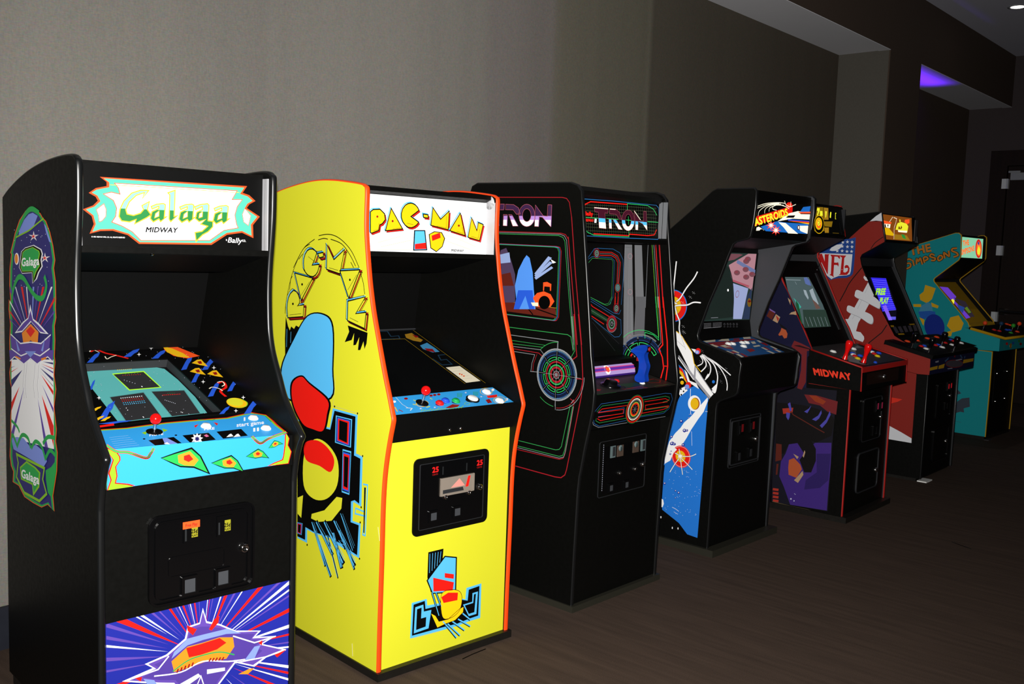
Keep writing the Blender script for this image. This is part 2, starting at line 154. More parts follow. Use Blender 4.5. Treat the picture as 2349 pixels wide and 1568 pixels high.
# box beside the control panel: overhang on each side
BOX={'M':.025,'N':.14,'S':.13}
ART={
'G.marq':[
["P","org*",1,0,0,[861,1953,4513,52,-150,-215,250,-62,197,-155,-193,-108,-104,-138,461,-250,-226,-267,20,-398,-379,150,-520,-86,-507,-328,-2261,-39,-328,245,-442,112,-354,-22,-272,-82,109,253,-61,234,-226,165,258,112,147,154,-69,125,-173,87,173,129,312,81,0,138]],
["S","org*",3,3.2,2,[861,1953,4513,52,-150,-215,250,-62,197,-155,-193,-108,-104,-138,461,-250,-226,-267,20,-398,-379,150,-520,-86,-507,-328,-2261,-39,-328,245,-442,112,-354,-22,-272,-82,109,253,-61,234,-226,165,258,112,147,154,-69,125,-173,87,173,129,312,81,0,138]],
["P","mint*",2,0,0,[939,1927,4364,38,-140,-205,264,-62,171,-125,-178,-103,-94,-154,440,-242,-216,-258,30,-353,-331,138,-520,-81,-529,-334,-2218,-40,-328,237,-442,116,-374,-23,-218,-80,94,221,-62,246,-206,154,230,91,171,167,-85,152,-154,77,135,91,352,91,0,139]],
["P","white*",3,0,0,[1241,1815,3825,39,-171,-285,351,22,-173,-237,-77,-265,60,-281,58,-116,-479,-98,-468,-327,-2156,-71,-255,244,-284,150,-307,107,107,165,32,241,-91,214,-287,168,228,67,246,-44,-48,176]],
["S","org*",4,2.2,2,[1241,1815,3825,39,-171,-285,351,22,-173,-237,-77,-265,60,-281,58,-116,-479,-98,-468,-327,-2156,-71,-255,244,-284,150,-307,107,107,165,32,241,-91,214,-287,168,228,67,246,-44,-48,176]],
["P","white*",3,0,0,[941,1210,66,-163,-12,-199,-98,-124,-90,-43,-23,196,-54,155]],
["S","org*",4,1.6,2,[941,1210,66,-163,-12,-199,-98,-124,-90,-43,-23,196,-54,155]],
["P","white*",3,0,0,[5336,1316,206,-222,-78,-312,-161,103,-51,238]],
["S","org*",4,1.6,2,[5336,1316,206,-222,-78,-312,-161,103,-51,238]],
["S","gold*",4,1.6,0,[1115,1759,4023,43]],
["P","leaf*",4,0,0,[2240,1672,-248,-12,-257,-98,-231,-248,-112,-246,-28,-202,76,-125,234,-21,188,81,-45,-135,358,199,138,97,-113,149,57,236,-223,-131,50,-111,-91,-110,-205,-76,-187,31,-36,127,101,227,203,202,243,97,-62,-183]],
["P","ice*",5,0,0,[2240,1672,-248,-12,-257,-98,-231,-248,-98,-215,794,14,57,234,-223,-131,47,-105,-505,-9,90,202,203,202,243,97,-62,-183]],
["S","amber",6,3.4,2,[2240,1672,-248,-12,-257,-98,-231,-248,-112,-246,-28,-202,76,-125,234,-21,188,81,-45,-135,358,199,138,97,-113,149,57,236,-223,-131,50,-111,-91,-110,-205,-76,-187,31,-36,127,101,227,203,202,243,97,-62,-183]],
["P","leaf*",4,0,0,[2312,1208,168,75,199,32,64,-30,-29,-381,99,42,-217,-176,-51,80,-169,-98,-92,98,50,207,210,106,-1,66,-201,-93]],
["P","ice*",5,0,0,[2312,1208,168,75,199,32,64,-30,-12,-163,-278,-5,91,46,-1,66,-201,-93]],
["S","amber",6,3.4,2,[2312,1208,168,75,199,32,64,-30,-29,-381,99,42,-217,-176,-51,80,-169,-98,-92,98,50,207,210,106,-1,66,-201,-93]],
["P","white*",6,0,0,[2548,1089,-105,-88,-25,-124,126,55]],
["S","amber",7,2.2,2,[2548,1089,-105,-88,-25,-124,126,55]],
["P","leaf*",4,0,0,[2818,1641,223,89,-26,-783,117,40,-224,-203,-52,73,22,722]],
["P","ice*",5,0,0,[2818,1641,223,89,-20,-603,-157,-3,14,455]],
["S","amber",6,3.4,2,[2818,1641,223,89,-26,-783,117,40,-224,-203,-52,73,22,722]],
["P","leaf*",4,0,0,[3187,1240,174,77,207,33,67,-30,-28,-390,102,43,-225,-179,-54,81,-175,-100,-96,100,51,212,218,108,0,67,-210,-95]],
["P","ice*",5,0,0,[3187,1240,174,77,207,33,67,-30,-13,-182,-320,-6,126,63,0,67,-210,-95]],
["S","amber",6,3.4,2,[3187,1240,174,77,207,33,67,-30,-28,-390,102,43,-225,-179,-54,81,-175,-100,-96,100,51,212,218,108,0,67,-210,-95]],
["P","white*",6,0,0,[3433,1119,-109,-89,-26,-127,132,56]],
["S","amber",7,2.2,2,[3433,1119,-109,-89,-26,-127,132,56]],
["P","leaf*",4,0,0,[3662,1275,187,78,226,39,46,-49,-23,-470,164,-14,-7,-172,-150,-156,-180,-101,-210,-204,-38,267,224,47,180,161,-227,54,157,148,-202,-78,-126,92,43,192,192,95,-14,93,-210,-105]],
["P","ice*",5,0,0,[3662,1275,187,78,226,39,46,-49,-10,-196,-321,-6,128,63,-14,93,-210,-105]],
["S","amber",6,3.4,2,[3662,1275,187,78,226,39,46,-49,-23,-470,164,-14,-7,-172,-150,-156,-180,-101,-210,-204,-38,267,224,47,180,161,-227,54,157,148,-202,-78,-126,92,43,192,192,95,-14,93,-210,-105]],
["P","white*",6,0,0,[3914,1140,-98,-68,-17,-128,108,39]],
["S","amber",7,2.2,2,[3914,1140,-98,-68,-17,-128,108,39]],
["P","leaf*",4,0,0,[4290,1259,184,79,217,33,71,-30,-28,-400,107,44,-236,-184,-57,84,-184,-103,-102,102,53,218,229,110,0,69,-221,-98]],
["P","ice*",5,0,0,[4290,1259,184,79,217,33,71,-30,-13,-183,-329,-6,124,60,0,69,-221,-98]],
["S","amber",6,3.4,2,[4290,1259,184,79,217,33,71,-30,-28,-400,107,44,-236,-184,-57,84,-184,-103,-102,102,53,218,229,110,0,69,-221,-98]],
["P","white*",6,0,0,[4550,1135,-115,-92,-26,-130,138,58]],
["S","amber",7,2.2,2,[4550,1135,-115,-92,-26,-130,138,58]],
["T","blk",4,0.03,"MIDWAY",[2147,447,966,20,33,153]],
["T","gry",4,0,"by",[1973,611,132,-3,0,73]],
["T","pale",4,0,"namco",[2555,371,256,1,0,50]],
["T","white",1,0.01,"Bally",[4770,225,475,-12,36,158]],
["T","white",1,0,"co.",[5264,258,125,0,-1,70]],
["T","white",1,0,"a",[4704,276,42,-3,-1,52]],
["T","white",1,0.01,"© 1981 MIDWAY MFG. CO. ALL RIGHTS RESERVED",[593,237,952,9,0,39]]],
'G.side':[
["P","org",1,0,0,[5273,16030,-664,-190,-229,-138,-275,-90,-354,-330,-258,-385,-165,-414,114,-243,-140,-383,-12,-509,34,-243,-36,-299,141,-252,-32,-422,59,-492,-47,-159,108,-376,-163,-411,192,-558,-196,-638,79,-380,-137,-312,66,-582,369,-820,-106,-455,622,69,578,-215,806,-34,893,7,568,250,653,-2,-77,371,235,143,131,314,-121,770,-28,601,-277,778,260,335,70,325,-198,353,105,319,34,-151,7,542,-113,516,143,495,-50,340,-180,-157,114,629,-59,537,-186,470,108,30,-231,270,-285,364,-494,423,-628,285]],
["P","green",2,0,0,[5286,16008,-627,-182,-226,-136,-270,-88,-351,-326,-257,-384,-165,-412,114,-243,-140,-385,-12,-508,34,-243,-36,-298,142,-253,-32,-424,60,-493,-48,-159,109,-377,-164,-411,193,-559,-197,-640,80,-381,-137,-312,65,-580,371,-822,-116,-444,547,95,589,-215,777,-31,874,6,564,250,641,-6,-82,365,236,146,129,309,-121,767,-28,599,-275,779,260,338,68,319,-196,352,106,325,32,-155,7,539,-112,517,142,494,-43,329,-186,-148,113,630,-58,533,-185,470,108,29,-228,266,-284,362,-487,420,-610,278]],
["P","navy",3,0,0,[5319,15951,-525,-163,-216,-132,-257,-80,-342,-318,-255,-380,-164,-405,115,-243,-141,-389,-11,-507,34,-245,-37,-295,144,-255,-32,-428,60,-496,-48,-157,110,-384,-165,-410,195,-562,-198,-645,81,-383,-139,-312,65,-575,375,-829,-144,-411,346,166,619,-219,697,-22,821,5,555,249,606,-15,-92,349,237,151,123,295,-119,762,-26,593,-273,779,260,346,66,304,-195,352,111,340,26,-166,8,533,-112,516,142,494,-27,299,-200,-124,113,630,-57,525,-184,469,109,24,-221,257,-278,358,-471,409,-562,259]],
["P","lav",4,0,0,[5329,15859,-461,-94,378,-310,803,-194,728,-153,-114,211,-478,322,-460,173]],
["S","green",5,16,1,[7098,15023,-330,296,-534,386,-513,219,-445,44,-572,-127]],
["S","lime",5,5,1,[6989,15089,-580,104,-764,134,-594,160,-764,200]],
["P","lav",4,0,0,[4292,15535,-182,-75,-440,-477,180,27,266,269]],
["P","white",4,0,0,[6509,14655,-404,134,-845,98,-713,-116,-131,-137,119,-188,-86,-186,344,-203,199,-196,436,-164,44,325,968,-60,305,187,-116,238]],
["P","blk",5,0,0,[6432,14647,-363,120,-801,95,-668,-110,-109,-120,120,-188,-88,-182,339,-198,200,-195,298,-155,57,328,991,-55,253,168,-114,231]],
["P","lime",6,0,0,[6298,14634,-293,95,-721,90,-590,-100,-71,-90,121,-188,-92,-174,332,-190,200,-195,59,-140,78,336,1031,-47,164,135,-113,218]],
["P","green",7,0,0,[6222,14626,-254,81,-676,87,-544,-93,-49,-74,121,-188,-94,-170,328,-184,200,-195,-79,-131,91,339,1054,-42,113,116,-112,211]],
["T","white",8,0.03,"Galaga",[6379,14198,-1716,106,-11,258]],
["P","white",4,0,0,[5252,15306,-79,-125,-394,18,345,-68,-157,-114,293,81,303,-90,-169,120,350,60,-404,-9]],
["P","red",5,0,0,[5255,15225,-43,-61,-195,7,169,-34,-74,-57,147,39,151,-43,-79,59,169,31,-198,-3]],
["P","white",4,0,0,[4228,14675,-75,-120,-375,23,328,-71,-150,-110,279,75,289,-93,-161,120,334,54,-385,-2]],
["P","red",5,0,0,[4231,14596,-41,-59,-186,11,161,-37,-71,-54,140,36,144,-45,-75,59,161,28,-188,0]],
["E","white",4,0,0,[6966,14412,-232,7,-8,189]],
["E","orange",5,0,0,[6966,14412,-159,5,-7,150]],
["E","pale",4,0,0,[4539,13689,-28,1,0,12]],
["E","pale",4,0,0,[4716,13718,-29,1,0,12]],
["E","pale",4,0,0,[7123,14502,-32,1,-1,13]],
["E","pale",4,0,0,[4051,14250,-28,1,0,12]],
["E","pale",4,0,0,[4152,15224,-28,0,0,12]],
["E","pale",4,0,0,[5565,14958,-30,1,0,13]],
["E","pale",4,0,0,[7159,14989,-32,0,-1,13]],
["E","pale",4,0,0,[4584,15134,-28,0,0,12]],
["E","pale",4,0,0,[4482,15174,-28,0,0,12]],
["E","pale",4,0,0,[5063,15189,-29,0,0,12]],
["E","pale",4,0,0,[7259,13696,-32,1,-1,13]],
["E","pale",4,0,0,[6456,15002,-31,0,-1,13]],
["E","pale",4,0,0,[3942,13847,-27,1,0,12]],
["E","pale",4,0,0,[6236,13569,-31,2,-1,13]],
["E","pale",4,0,0,[6532,13594,-31,2,-1,13]],
["E","pale",4,0,0,[4879,13628,-29,1,0,12]],
["E","pale",4,0,0,[4185,14886,-28,1,0,12]],
["E","pale",4,0,0,[5925,15105,-30,0,-1,13]],
["E","pale",4,0,0,[6669,15290,-31,0,-1,13]],
["E","pale",4,0,0,[7235,14080,-32,1,-1,13]],
["E","pale",4,0,0,[4774,15321,-29,0,0,12]],
["E","pale",4,0,0,[3915,15390,-27,0,0,12]],
["E","pale",4,0,0,[7192,13865,-32,1,-1,13]],
["E","pale",4,0,0,[7158,15322,-32,0,-1,13]],
["S","green",6,17,1,[7516,12962,-239,479,-497,384,-571,-7,-594,-291,-677,-231,-572,49,-291,353,176,283]],
["P","red",4,0,0,[6379,13552,-638,-1381,843,1371]],
["P","red",4,0,0,[4310,13656,1050,-1455,-862,1446]],
["P","white",4,0,0,[3583,13693,1472,-1329,-1337,1322]],
["P","lav",4,0,0,[5248,13609,284,-1415,-127,1407]],
["P","purple",4,0,0,[7710,13485,-43,2,-1721,-1352,1772,1191]],
["P","white",4,0,0,[7731,13039,-1452,-803,1456,725]],
["P","red",4,0,0,[3408,13287,1686,-1088,1,0,-1691,1221]],
["P","red",4,0,0,[7747,12717,-1542,-613,6,0,1539,539]],
["P","white",4,0,0,[5941,13574,-272,-1329,366,1324]],
["P","purple",4,0,0,[4803,13631,642,-1432,-518,1426]],
["P","pale",4,0,0,[7046,13518,-1201,-1363,1331,1357]],
["P","purple",4,0,0,[7759,12453,-1342,-367,16,-1,1329,316]],
["P","purple",4,0,0,[3418,12938,1479,-722,8,-1,-1489,798]],
["P","white",5,0,0,[5633,13048,-281,-426,-483,-89,-932,-265,750,-34,867,277,933,-398,746,-97,-864,433,-518,168]],
["P","purple",6,0,0,[5591,12860,-237,-285,-483,-105,-703,-192,518,3,887,261,860,-376,582,-81,-748,339,-465,165]],
["P","orange",6,0,0,[5577,12446,-747,-193,112,-419,655,98,699,-227,171,377]],
["P","red",7,0,0,[5580,12375,-430,-117,443,-230,438,156]],
["P","purple",6,0,0,[7674,11911,-1068,-137,-1006,61,-998,125,-847,262,102,-347,853,-302,899,37,961,-227,1013,132]],
["S","white",7,4,0,[7617,11950,-1010,-209,-1008,133,-996,54,-895,344]],
["P","lav",7,0,0,[7131,11892,-461,-387,213,-55]],
["P","lav",7,0,0,[4218,12150,392,-442,-189,-12]],
["S","white",7,4,0,[7584,11482,-1013,-132,-961,221,-899,-30,-898,308]],
["P","white",4,0,0,[7636,11116,-4093,433,41,-2693,4174,-358]],
["P","purple",5,0,0,[7648,10864,-452,95,453,-118]],
["P","lav",5,0,0,[7640,11028,-338,48,339,-55]],
["P","navy",5,0,0,[7667,10450,-1180,460,1193,-730]],
["P","red",5,0,0,[7654,10724,-792,226,794,-257]],
["P","red",5,0,0,[7702,9693,-913,652,927,-943]],
["P","purple",5,0,0,[7758,8498,-9,184,-1428,1711,1254,-1879]],
["P","purple",5,0,0,[4401,8786,608,1420,-917,-1394]],
["P","red",5,0,0,[3583,8917,1048,1440,-1058,-793]],
["P","purple",5,0,0,[3567,9951,1000,712,-1002,-569]],
["P","red",5,0,0,[3559,10477,1124,499,-1126,-363]],
["P","navy",5,0,0,[3553,10889,1203,280,-1205,-174]],
["P","purple",5,0,0,[3549,11136,1064,113,-1064,-61]],
["P","red",5,0,0,[3547,11264,1091,42,-1091,-12]],
["P","navy",5,0,0,[3545,11402,930,-16,-931,74]],
["P","gry",5,0,0,[3556,10727,1184,355,-1185,-313]],
["S","gry",6,2,0,[6168,11254,259,-847,-119,-378]],
["S","gry",6,2,0,[5946,11277,256,-842,-119,-375]],
["S","gry",6,2,0,[5134,11363,243,-824,-114,-368]],
["S","gry",6,2,0,[4766,11402,238,-816,-113,-365]],
["P","purple",6,0,0,[7814,11409,-4338,427,88,-346,432,95,408,-127,576,-198,636,104,670,-247,597,89,369,41,482,-189]],
["S","white",7,3.5,0,[3564,11490,432,95,408,-127,576,-198,636,104,670,-247,597,89,369,41,482,-189]],
["P","lav",7,0,0,[6157,11537,-543,-138,-543,246]],
["P","orange",7,0,0,[7133,11296,-572,-31,115,-48,460,24]],
["P","orange",7,0,0,[4609,11470,-512,104,52,-72,410,-95]],
["P","lav",5,0,0,[7758,8498,-624,140,-694,79,-662,-174,-547,165,-732,-81,-299,-256,315,-231,2994,28]],
["S","green",6,13,1,[7810,8153,-203,481,-461,-255]],
["S","green",6,13,1,[7149,8305,-541,475,-619,12,-264,-275]],
["S","green",6,13,1,[5670,8526,-443,288,-577,-76,-349,-351]],
["S","green",6,13,1,[4299,8456,-414,313,-492,-81]],
["S","green",6,13,1,[4542,8861,-468,284,-648,74]],
["S","green",6,10,1,[7706,9101,-645,-121,-226,-147]],
["P","navy",6,0,0,[7159,8064,-2747,61,168,-379,-348,-380,688,-373,1480,-46,793,354,-198,517]],
["S","lime",7,9,2,[7159,8064,-2747,61,168,-379,-348,-380,688,-373,1480,-46,793,354,-198,517]],
["P","lime",7,0,0,[6826,7703,-695,329,-875,-32,-473,-85,121,-479,604,-409,96,337,1123,-45]],
["P","green",8,0,0,[6711,7695,-578,276,-821,-24,-391,-76,121,-428,407,-297,98,283,1086,-55]],
["T","white",9,0.03,"Galaga",[6666,7404,-1765,120,-12,276]],
["P","green",6,0,0,[4311,8075,-511,200,-353,235,-40,-295,421,-867,300,74,142,351]]],
'G.cpt':[
["P","cpb",1,0,0,[680,1854,801,-78,662,60,593,41,980,-6,949,-68,954,234,357,-325,10,-180,-31,-574,-16,-247,-86,-602,-5464,357]],
["S","red",2,9,0,[670,1826,803,-69,662,59,593,41,970,-26,952,-58,953,232,346,-298,16,-287,-64,-562,-24,-690]],
["S","lime",3,6.5,0,[674,1784,789,-55,657,49,591,40,968,-27,951,-59,946,220,351,-287,-11,-291,-63,-560,3,-640]],
["S","leaf",4,4,0,[3698,1831,414,-150,118,60]],
["S","leaf",4,4,0,[5633,1879,261,-277,-52,-500]],
["S","red",2,8,1,[512,756,98,-487,277,-149,304,-467,219,217,236,345]],
["S","leaf",3,5,1,[512,756,98,-487,277,-149,304,-467,219,217,236,345]],
["S","red",2,8,1,[4716,235,-6,-528,426,251,774,312]],
["S","leaf",3,5,1,[4716,235,-6,-528,426,251,774,312]],
["P","blk",2,0,0,[1711,760,774,39,38,-520,-759,-59]],
["P","blk",2,0,0,[2771,844,814,-11,-19,-542,-806,-29]],
["P","blk",2,0,0,[3850,847,817,-1,-44,-531,-819,-17]],
["P","lav",3,0,0,[2139,792,134,-17,125,-460,-376,-42]],
["P","white",4,0,0,[2006,377,137,91,21,-186]],
["P","white",3,0,0,[3259,911,-50,-198,115,66,-112,-194,55,-76,-121,-98,-29,-179,-74,40,-97,-197,6,157,-121,-124,82,201,-88,6,120,152,-14,136,103,31,69,206,36,-108]],
["P","navy",4,0,0,[3136,639,-19,-90,46,5,-56,-86,-1,-74,-49,-17,-46,-95,-8,64,-56,-46,41,97,-25,38,58,57,26,94,32,-26]],
["P","pink",3,0,0,[3357,662,119,73,10,-161,-105,-44]],
["P","white",3,0,0,[3944,374,189,182,69,24,-27,-206]],
["P","white",3,0,0,[4147,318,191,182,70,24,-28,-207]],
["T","white",3,0.03,"MOVE",[1845,1016,419,8,74,185]],
["T","white",3,0.03,"FIRE",[3529,1009,335,-3,80,173]],
["T","white",3,0.02,"start game",[4597,1019,946,0,108,217]],
["T","white",3,0.03,"I",[5033,1401,59,8,134,265]],
["T","white",3,0.03,"II",[4917,538,197,2,130,252]],
["S","pale",2,0.8,0,[767,1224,546,10]],
["S","pale",2,0.8,0,[745,1081,575,10]],
["S","pale",2,0.8,0,[723,939,604,9]],
["S","pale",2,0.8,0,[702,799,631,8]],
["S","pale",2,0.8,0,[680,659,660,7]],
["S","pale",2,0.8,0,[659,521,688,5]],
["P","lime",3,0,0,[1727,1295,203,90,-147,-249]],
["P","lime",3,0,0,[2511,1292,-99,175,-67,-277]],
["P","red",3,0,0,[3393,1423,175,64,-207,-229]],
["P","red",3,0,0,[4165,1399,-87,134,-27,-282]],
["E","chrome",3,0,0,[1624,855,35,-10,18,45]],
["E","chrome",3,0,0,[2583,875,37,-10,20,46]]],
'G.cpf':[
["P","cpb",1,0,0,[224,1149,5568,-156,63,-926,-5609,-41]],
["P","red",2,0,0,[225,1194,280,-100,115,-181,6,-102,-119,-172,33,-259,-46,-180,338,-78,193,-80,-779,-23,97,276,-63,195,128,355]],
["P","lime",3,0,0,[224,1179,252,-93,107,-173,10,-98,-122,-171,33,-259,-50,-210,341,-82,167,-65,-688,-6,105,268,-55,194,120,357]],
["P","red",2,0,0,[5783,994,99,-146,-47,-206,123,-218,-103,-370,-742,18,229,80,278,67,38,105,46,333,18,335]],
["P","lime",3,0,0,[5783,994,71,-143,-47,-206,118,-217,-98,-354,-623,3,184,53,270,59,37,131,51,332,13,336]],
["S","red",4,8,1,[244,1273,268,-209,330,-65,486,-210,134,98,97,153]],
["S","leaf",5,5,1,[244,1273,268,-209,330,-65,486,-210,134,98,97,153]],
["S","red",4,8,1,[4596,1049,268,-235,294,113,601,137]],
["S","leaf",5,5,1,[4596,1049,268,-235,294,113,601,137]],
["P","blk",2,0,0,[1749,737,433,103,502,98,284,-290,288,-594,-515,266,-403,72,-277,152]],
["P","green",3,0,0,[1788,721,401,83,482,77,256,-244,246,-508,-432,239,-403,63,-257,138]],
["P","orange",4,0,0,[2260,753,362,75,263,-289,-144,-159,-283,55,-179,101]],
["P","red",5,0,0,[2440,712,161,28,121,-161,-142,-61,-141,77]],
["P","blk",2,0,0,[3273,399,300,83,347,81,209,-190,221,-397,-367,166,-284,37,-200,96]],
["P","green",3,0,0,[3301,389,279,69,333,65,187,-159,190,-340,-308,150,-284,32,-186,87]],
["P","orange",4,0,0,[3631,424,250,62,194,-190,-94,-114,-199,30,-129,64]],
["P","red",5,0,0,[3759,401,111,24,90,-106,-96,-46,-101,48]],
["P","blk",2,0,0,[4388,453,193,99,223,103,171,-105,209,-247,-273,66,-198,-13,-151,41]],
["P","green",3,0,0,[4408,450,181,86,217,91,151,-86,179,-212,-231,63,-197,-17,-140,36]],
["P","orange",4,0,0,[4629,519,161,77,160,-106,-46,-93,-140,-6,-98,27]],
["P","red",5,0,0,[4719,520,73,32,77,-62,-59,-46,-76,21]],
["P","blk",2,0,0,[5145,622,93,108,111,118,131,-32,191,-117,-183,-17,-118,-52,-104,-7]],
["P","green",3,0,0,[5158,624,90,97,110,108,114,-24,163,-100,-157,-9,-116,-55,-95,-7]],
["P","orange",4,0,0,[5277,719,79,86,125,-35,-5,-71,-84,-35,-67,-4]],
["P","red",5,0,0,[5332,740,36,37,63,-25,-24,-42,-52,-4]]],
'G.bezel':[
["P","blue2",1,0,0,[1800,4609,277,382,187,232,226,146,-177,-322,-139,-152,-177,-269]],
["P","blue2",1,0,0,[3094,4903,312,310,212,188,274,114,-187,-264,-161,-123,-196,-221]],
["P","blue2",1,0,0,[3970,4659,318,346,214,209,264,130,-198,-293,-161,-137,-202,-245]],
["P","blue2",1,0,0,[4596,3669,402,592,266,365,280,237,-285,-503,-190,-239,-266,-416]],
["P","blue2",1,0,0,[5296,3574,391,491,260,300,289,191,-266,-416,-190,-197,-255,-347]],
["P","blue2",1,0,0,[4531,2696,355,513,233,314,245,203,-251,-434,-167,-207,-234,-361]],
["P","blue2",1,0,0,[1231,2686,179,348,117,211,119,137,-126,-289,-83,-140,-118,-244]],
["P","blue2",1,0,0,[872,795,349,536,235,328,267,205,-237,-460,-172,-214,-227,-379]],
["P","blue2",1,0,0,[4642,1634,386,529,255,324,269,207,-273,-450,-183,-212,-255,-373]],
["P","blue2",1,0,0,[5444,1894,349,452,230,276,243,175,-244,-383,-165,-181,-231,-319]],
["P","blue2",1,0,0,[5261,281,423,489,281,299,308,183,-293,-420,-204,-195,-277,-346]],
["P","blue2",1,0,0,[4482,433,236,233,158,140,186,79,-150,-199,-117,-91,-151,-166]],
["P","blue2",1,0,0,[745,535,364,43,261,18,400,-34,-178,-60,-207,-5,-217,-38]],
["P","org",2,0,0,[4747,5653,494,-165,469,-814,-529,-138,-381,244,-124,461]],
["P","gold",3,0,0,[4729,5609,269,-233,216,-420,83,-379,-390,113,-219,403]],
["E","gold",2,0,0,[5388,1056,283,-172,179,315]],
["E","yel",3,0,0,[5361,1119,218,-132,139,245]],
["S","lime",4,3,1,[5226,740,307,0,193,265,-94,281]],
["P","gold",2,0,0,[5185,4150,300,238,154,15,-13,-253,0,-329,-232,139]],
["P","drk",3,0,0,[5415,4231,154,36,-46,-214,-120,-18]],
["P","gold",2,0,0,[4836,3510,290,226,150,12,-11,-245,3,-318,-227,138]],
["P","drk",3,0,0,[5060,3585,149,33,-43,-207,-117,-15]],
["P","gold",2,0,0,[5344,3248,297,225,153,11,-14,-244,0,-319,-230,139]],
["P","drk",3,0,0,[5572,3322,152,32,-45,-206,-120,-15]],
["S","red",3,9,1,[2173,5404,243,135,208,-293,244,-188,337,-307]],
["S","red",3,9,1,[5395,2511,225,69,-89,-397,-309,-252,5,-398]],
["S","cream",4,3.5,1,[2152,5406,144,167,134,-251]],
["S","cream",4,3.5,1,[2513,4992,-8,-210,180,137,219,113]],
["S","cream",4,4,1,[5395,2563,189,43,-8,-226,-157,-128]],
["S","cream",4,4,1,[4925,2160,161,94,170,-148,41,-168]],
["P","gold",2,0,0,[825,1336,152,129,104,75,140,38,-86,-111,-80,-49,-94,-92]],
["P","gold",2,0,0,[707,761,149,122,102,72,137,35,-84,-107,-78,-46,-92,-88]],
["P","gold",2,0,0,[873,685,150,122,103,72,138,35,-85,-107,-79,-46,-93,-88]],
["P","red",2,0,0,[725,423,461,54,-26,-129,-454,-37]],
["E","pale",2,0,0,[3968,3569,10,-1,6,15]],
["E","pale",2,0,0,[1435,1473,8,-2,4,13]],
["E","pale",2,0,0,[1384,3263,9,-1,5,14]],
["E","pale",2,0,0,[7230,4873,11,-1,8,17]],
["E","pale",2,0,0,[3950,2271,9,-2,6,14]],
["E","pale",2,0,0,[1759,3848,9,-1,5,14]],
["E","pale",2,0,0,[5121,2971,10,-1,7,15]],
["E","pale",2,0,0,[5962,4551,11,-1,7,16]],
["E","pale",2,0,0,[3289,5131,10,-1,6,16]],
["E","pale",2,0,0,[3109,884,9,-2,5,13]],
["E","pale",2,0,0,[3821,1487,9,-2,6,13]],
["E","pale",2,0,0,[2824,1804,9,-2,5,13]],
["E","pale",2,0,0,[2221,4254,9,-1,5,15]],
["E","pale",2,0,0,[4359,1639,9,-2,6,13]],
["E","pale",2,0,0,[4362,5146,10,-1,6,16]],
["E","pale",2,0,0,[3244,4573,9,-1,6,15]],
["E","pale",2,0,0,[2208,1603,9,-2,5,13]],
["E","pale",2,0,0,[1690,1332,8,-2,5,12]],
["E","pale",2,0,0,[7185,5040,11,-1,8,17]],
["E","pale",2,0,0,[3279,3032,9,-1,6,14]],
["E","pale",2,0,0,[1596,3632,9,-1,5,14]],
["E","pale",2,0,0,[7192,4683,11,-1,8,17]],
["E","pale",2,0,0,[5293,4843,10,-1,7,16]],
["E","pale",2,0,0,[3524,943,9,-2,5,13]],
["E","pale",2,0,0,[3308,5727,10,-1,6,16]],
["E","pale",2,0,0,[1699,3026,9,-1,5,14]],
["E","pale",2,0,0,[2160,5406,9,-1,5,15]],
["E","pale",2,0,0,[3067,906,9,-2,5,13]],
["E","pale",2,0,0,[3685,3474,9,-1,6,15]],
["E","pale",2,0,0,[5609,4974,10,-1,7,16]],
["E","pale",2,0,0,[5071,4566,10,-1,7,16]],
["E","pale",2,0,0,[3556,632,9,-2,5,13]],
["E","pale",2,0,0,[1531,2975,9,-1,5,14]],
["E","pale",2,0,0,[5281,4678,10,-1,7,16]],
["E","pale",2,0,0,[1839,797,8,-2,5,12]],
["E","pale",2,0,0,[7744,4563,11,-1,8,17]],
["E","pale",2,0,0,[4060,570,9,-2,6,13]],
["E","pale",2,0,0,[2333,2563,9,-1,5,14]],
["E","pale",2,0,0,[1792,3912,9,-1,5,14]],
["E","pale",2,0,0,[4648,2296,10,-2,6,14]],
["E","pale",2,0,0,[6446,4922,11,-1,8,17]],
["E","pale",2,0,0,[2435,1299,9,-2,5,13]],
["E","pale",2,0,0,[4461,3072,10,-1,6,15]],
["E","pale",2,0,0,[2490,710,8,-2,5,12]],
["E","pale",2,0,0,[5414,5451,10,-1,7,17]],
["E","pale",2,0,0,[5967,3545,10,-1,7,15]],
["E","pale",2,0,0,[4149,4441,10,-1,6,15]],
["E","pale",2,0,0,[3967,3838,10,-1,6,15]],
["E","pale",2,0,0,[1577,2595,8,-1,5,13]],
["E","pale",2,0,0,[1398,1872,8,-1,4,13]],
["E","pale",2,0,0,[1039,1952,8,-1,4,13]],
["E","pale",2,0,0,[5601,2649,10,-2,7,15]],
["E","pale",2,0,0,[5641,4053,10,-1,7,16]],
["E","pale",2,0,0,[5376,3083,10,-1,7,15]],
["E","pale",2,0,0,[1714,964,8,-2,5,12]],
["E","pale",2,0,0,[3634,3618,9,-1,6,15]],
["E","pale",2,0,0,[6220,3277,10,-1,7,15]],
["E","pale",2,0,0,[5586,4513,10,-1,7,16]],
["E","pale",2,0,0,[6406,3893,11,-1,7,16]],
["E","pale",2,0,0,[866,1079,8,-2,4,12]],
["E","pale",2,0,0,[1470,1093,8,-2,4,12]],
["E","pale",2,0,0,[6355,1932,10,-2,7,14]],
["E","pale",2,0,0,[2175,5540,9,-1,5,16]],
["E","pale",2,0,0,[2592,3678,9,-1,5,14]],
["E","pale",2,0,0,[3554,594,9,-2,5,13]],
["E","pale",2,0,0,[3868,4893,10,-1,6,16]],
["E","pale",2,0,0,[5051,4776,10,-1,7,16]],
["E","pale",2,0,0,[1687,2946,9,-1,5,14]],
["E","pale",2,0,0,[6023,5098,11,-1,7,17]],
["E","pale",2,0,0,[3244,1942,9,-2,5,13]],
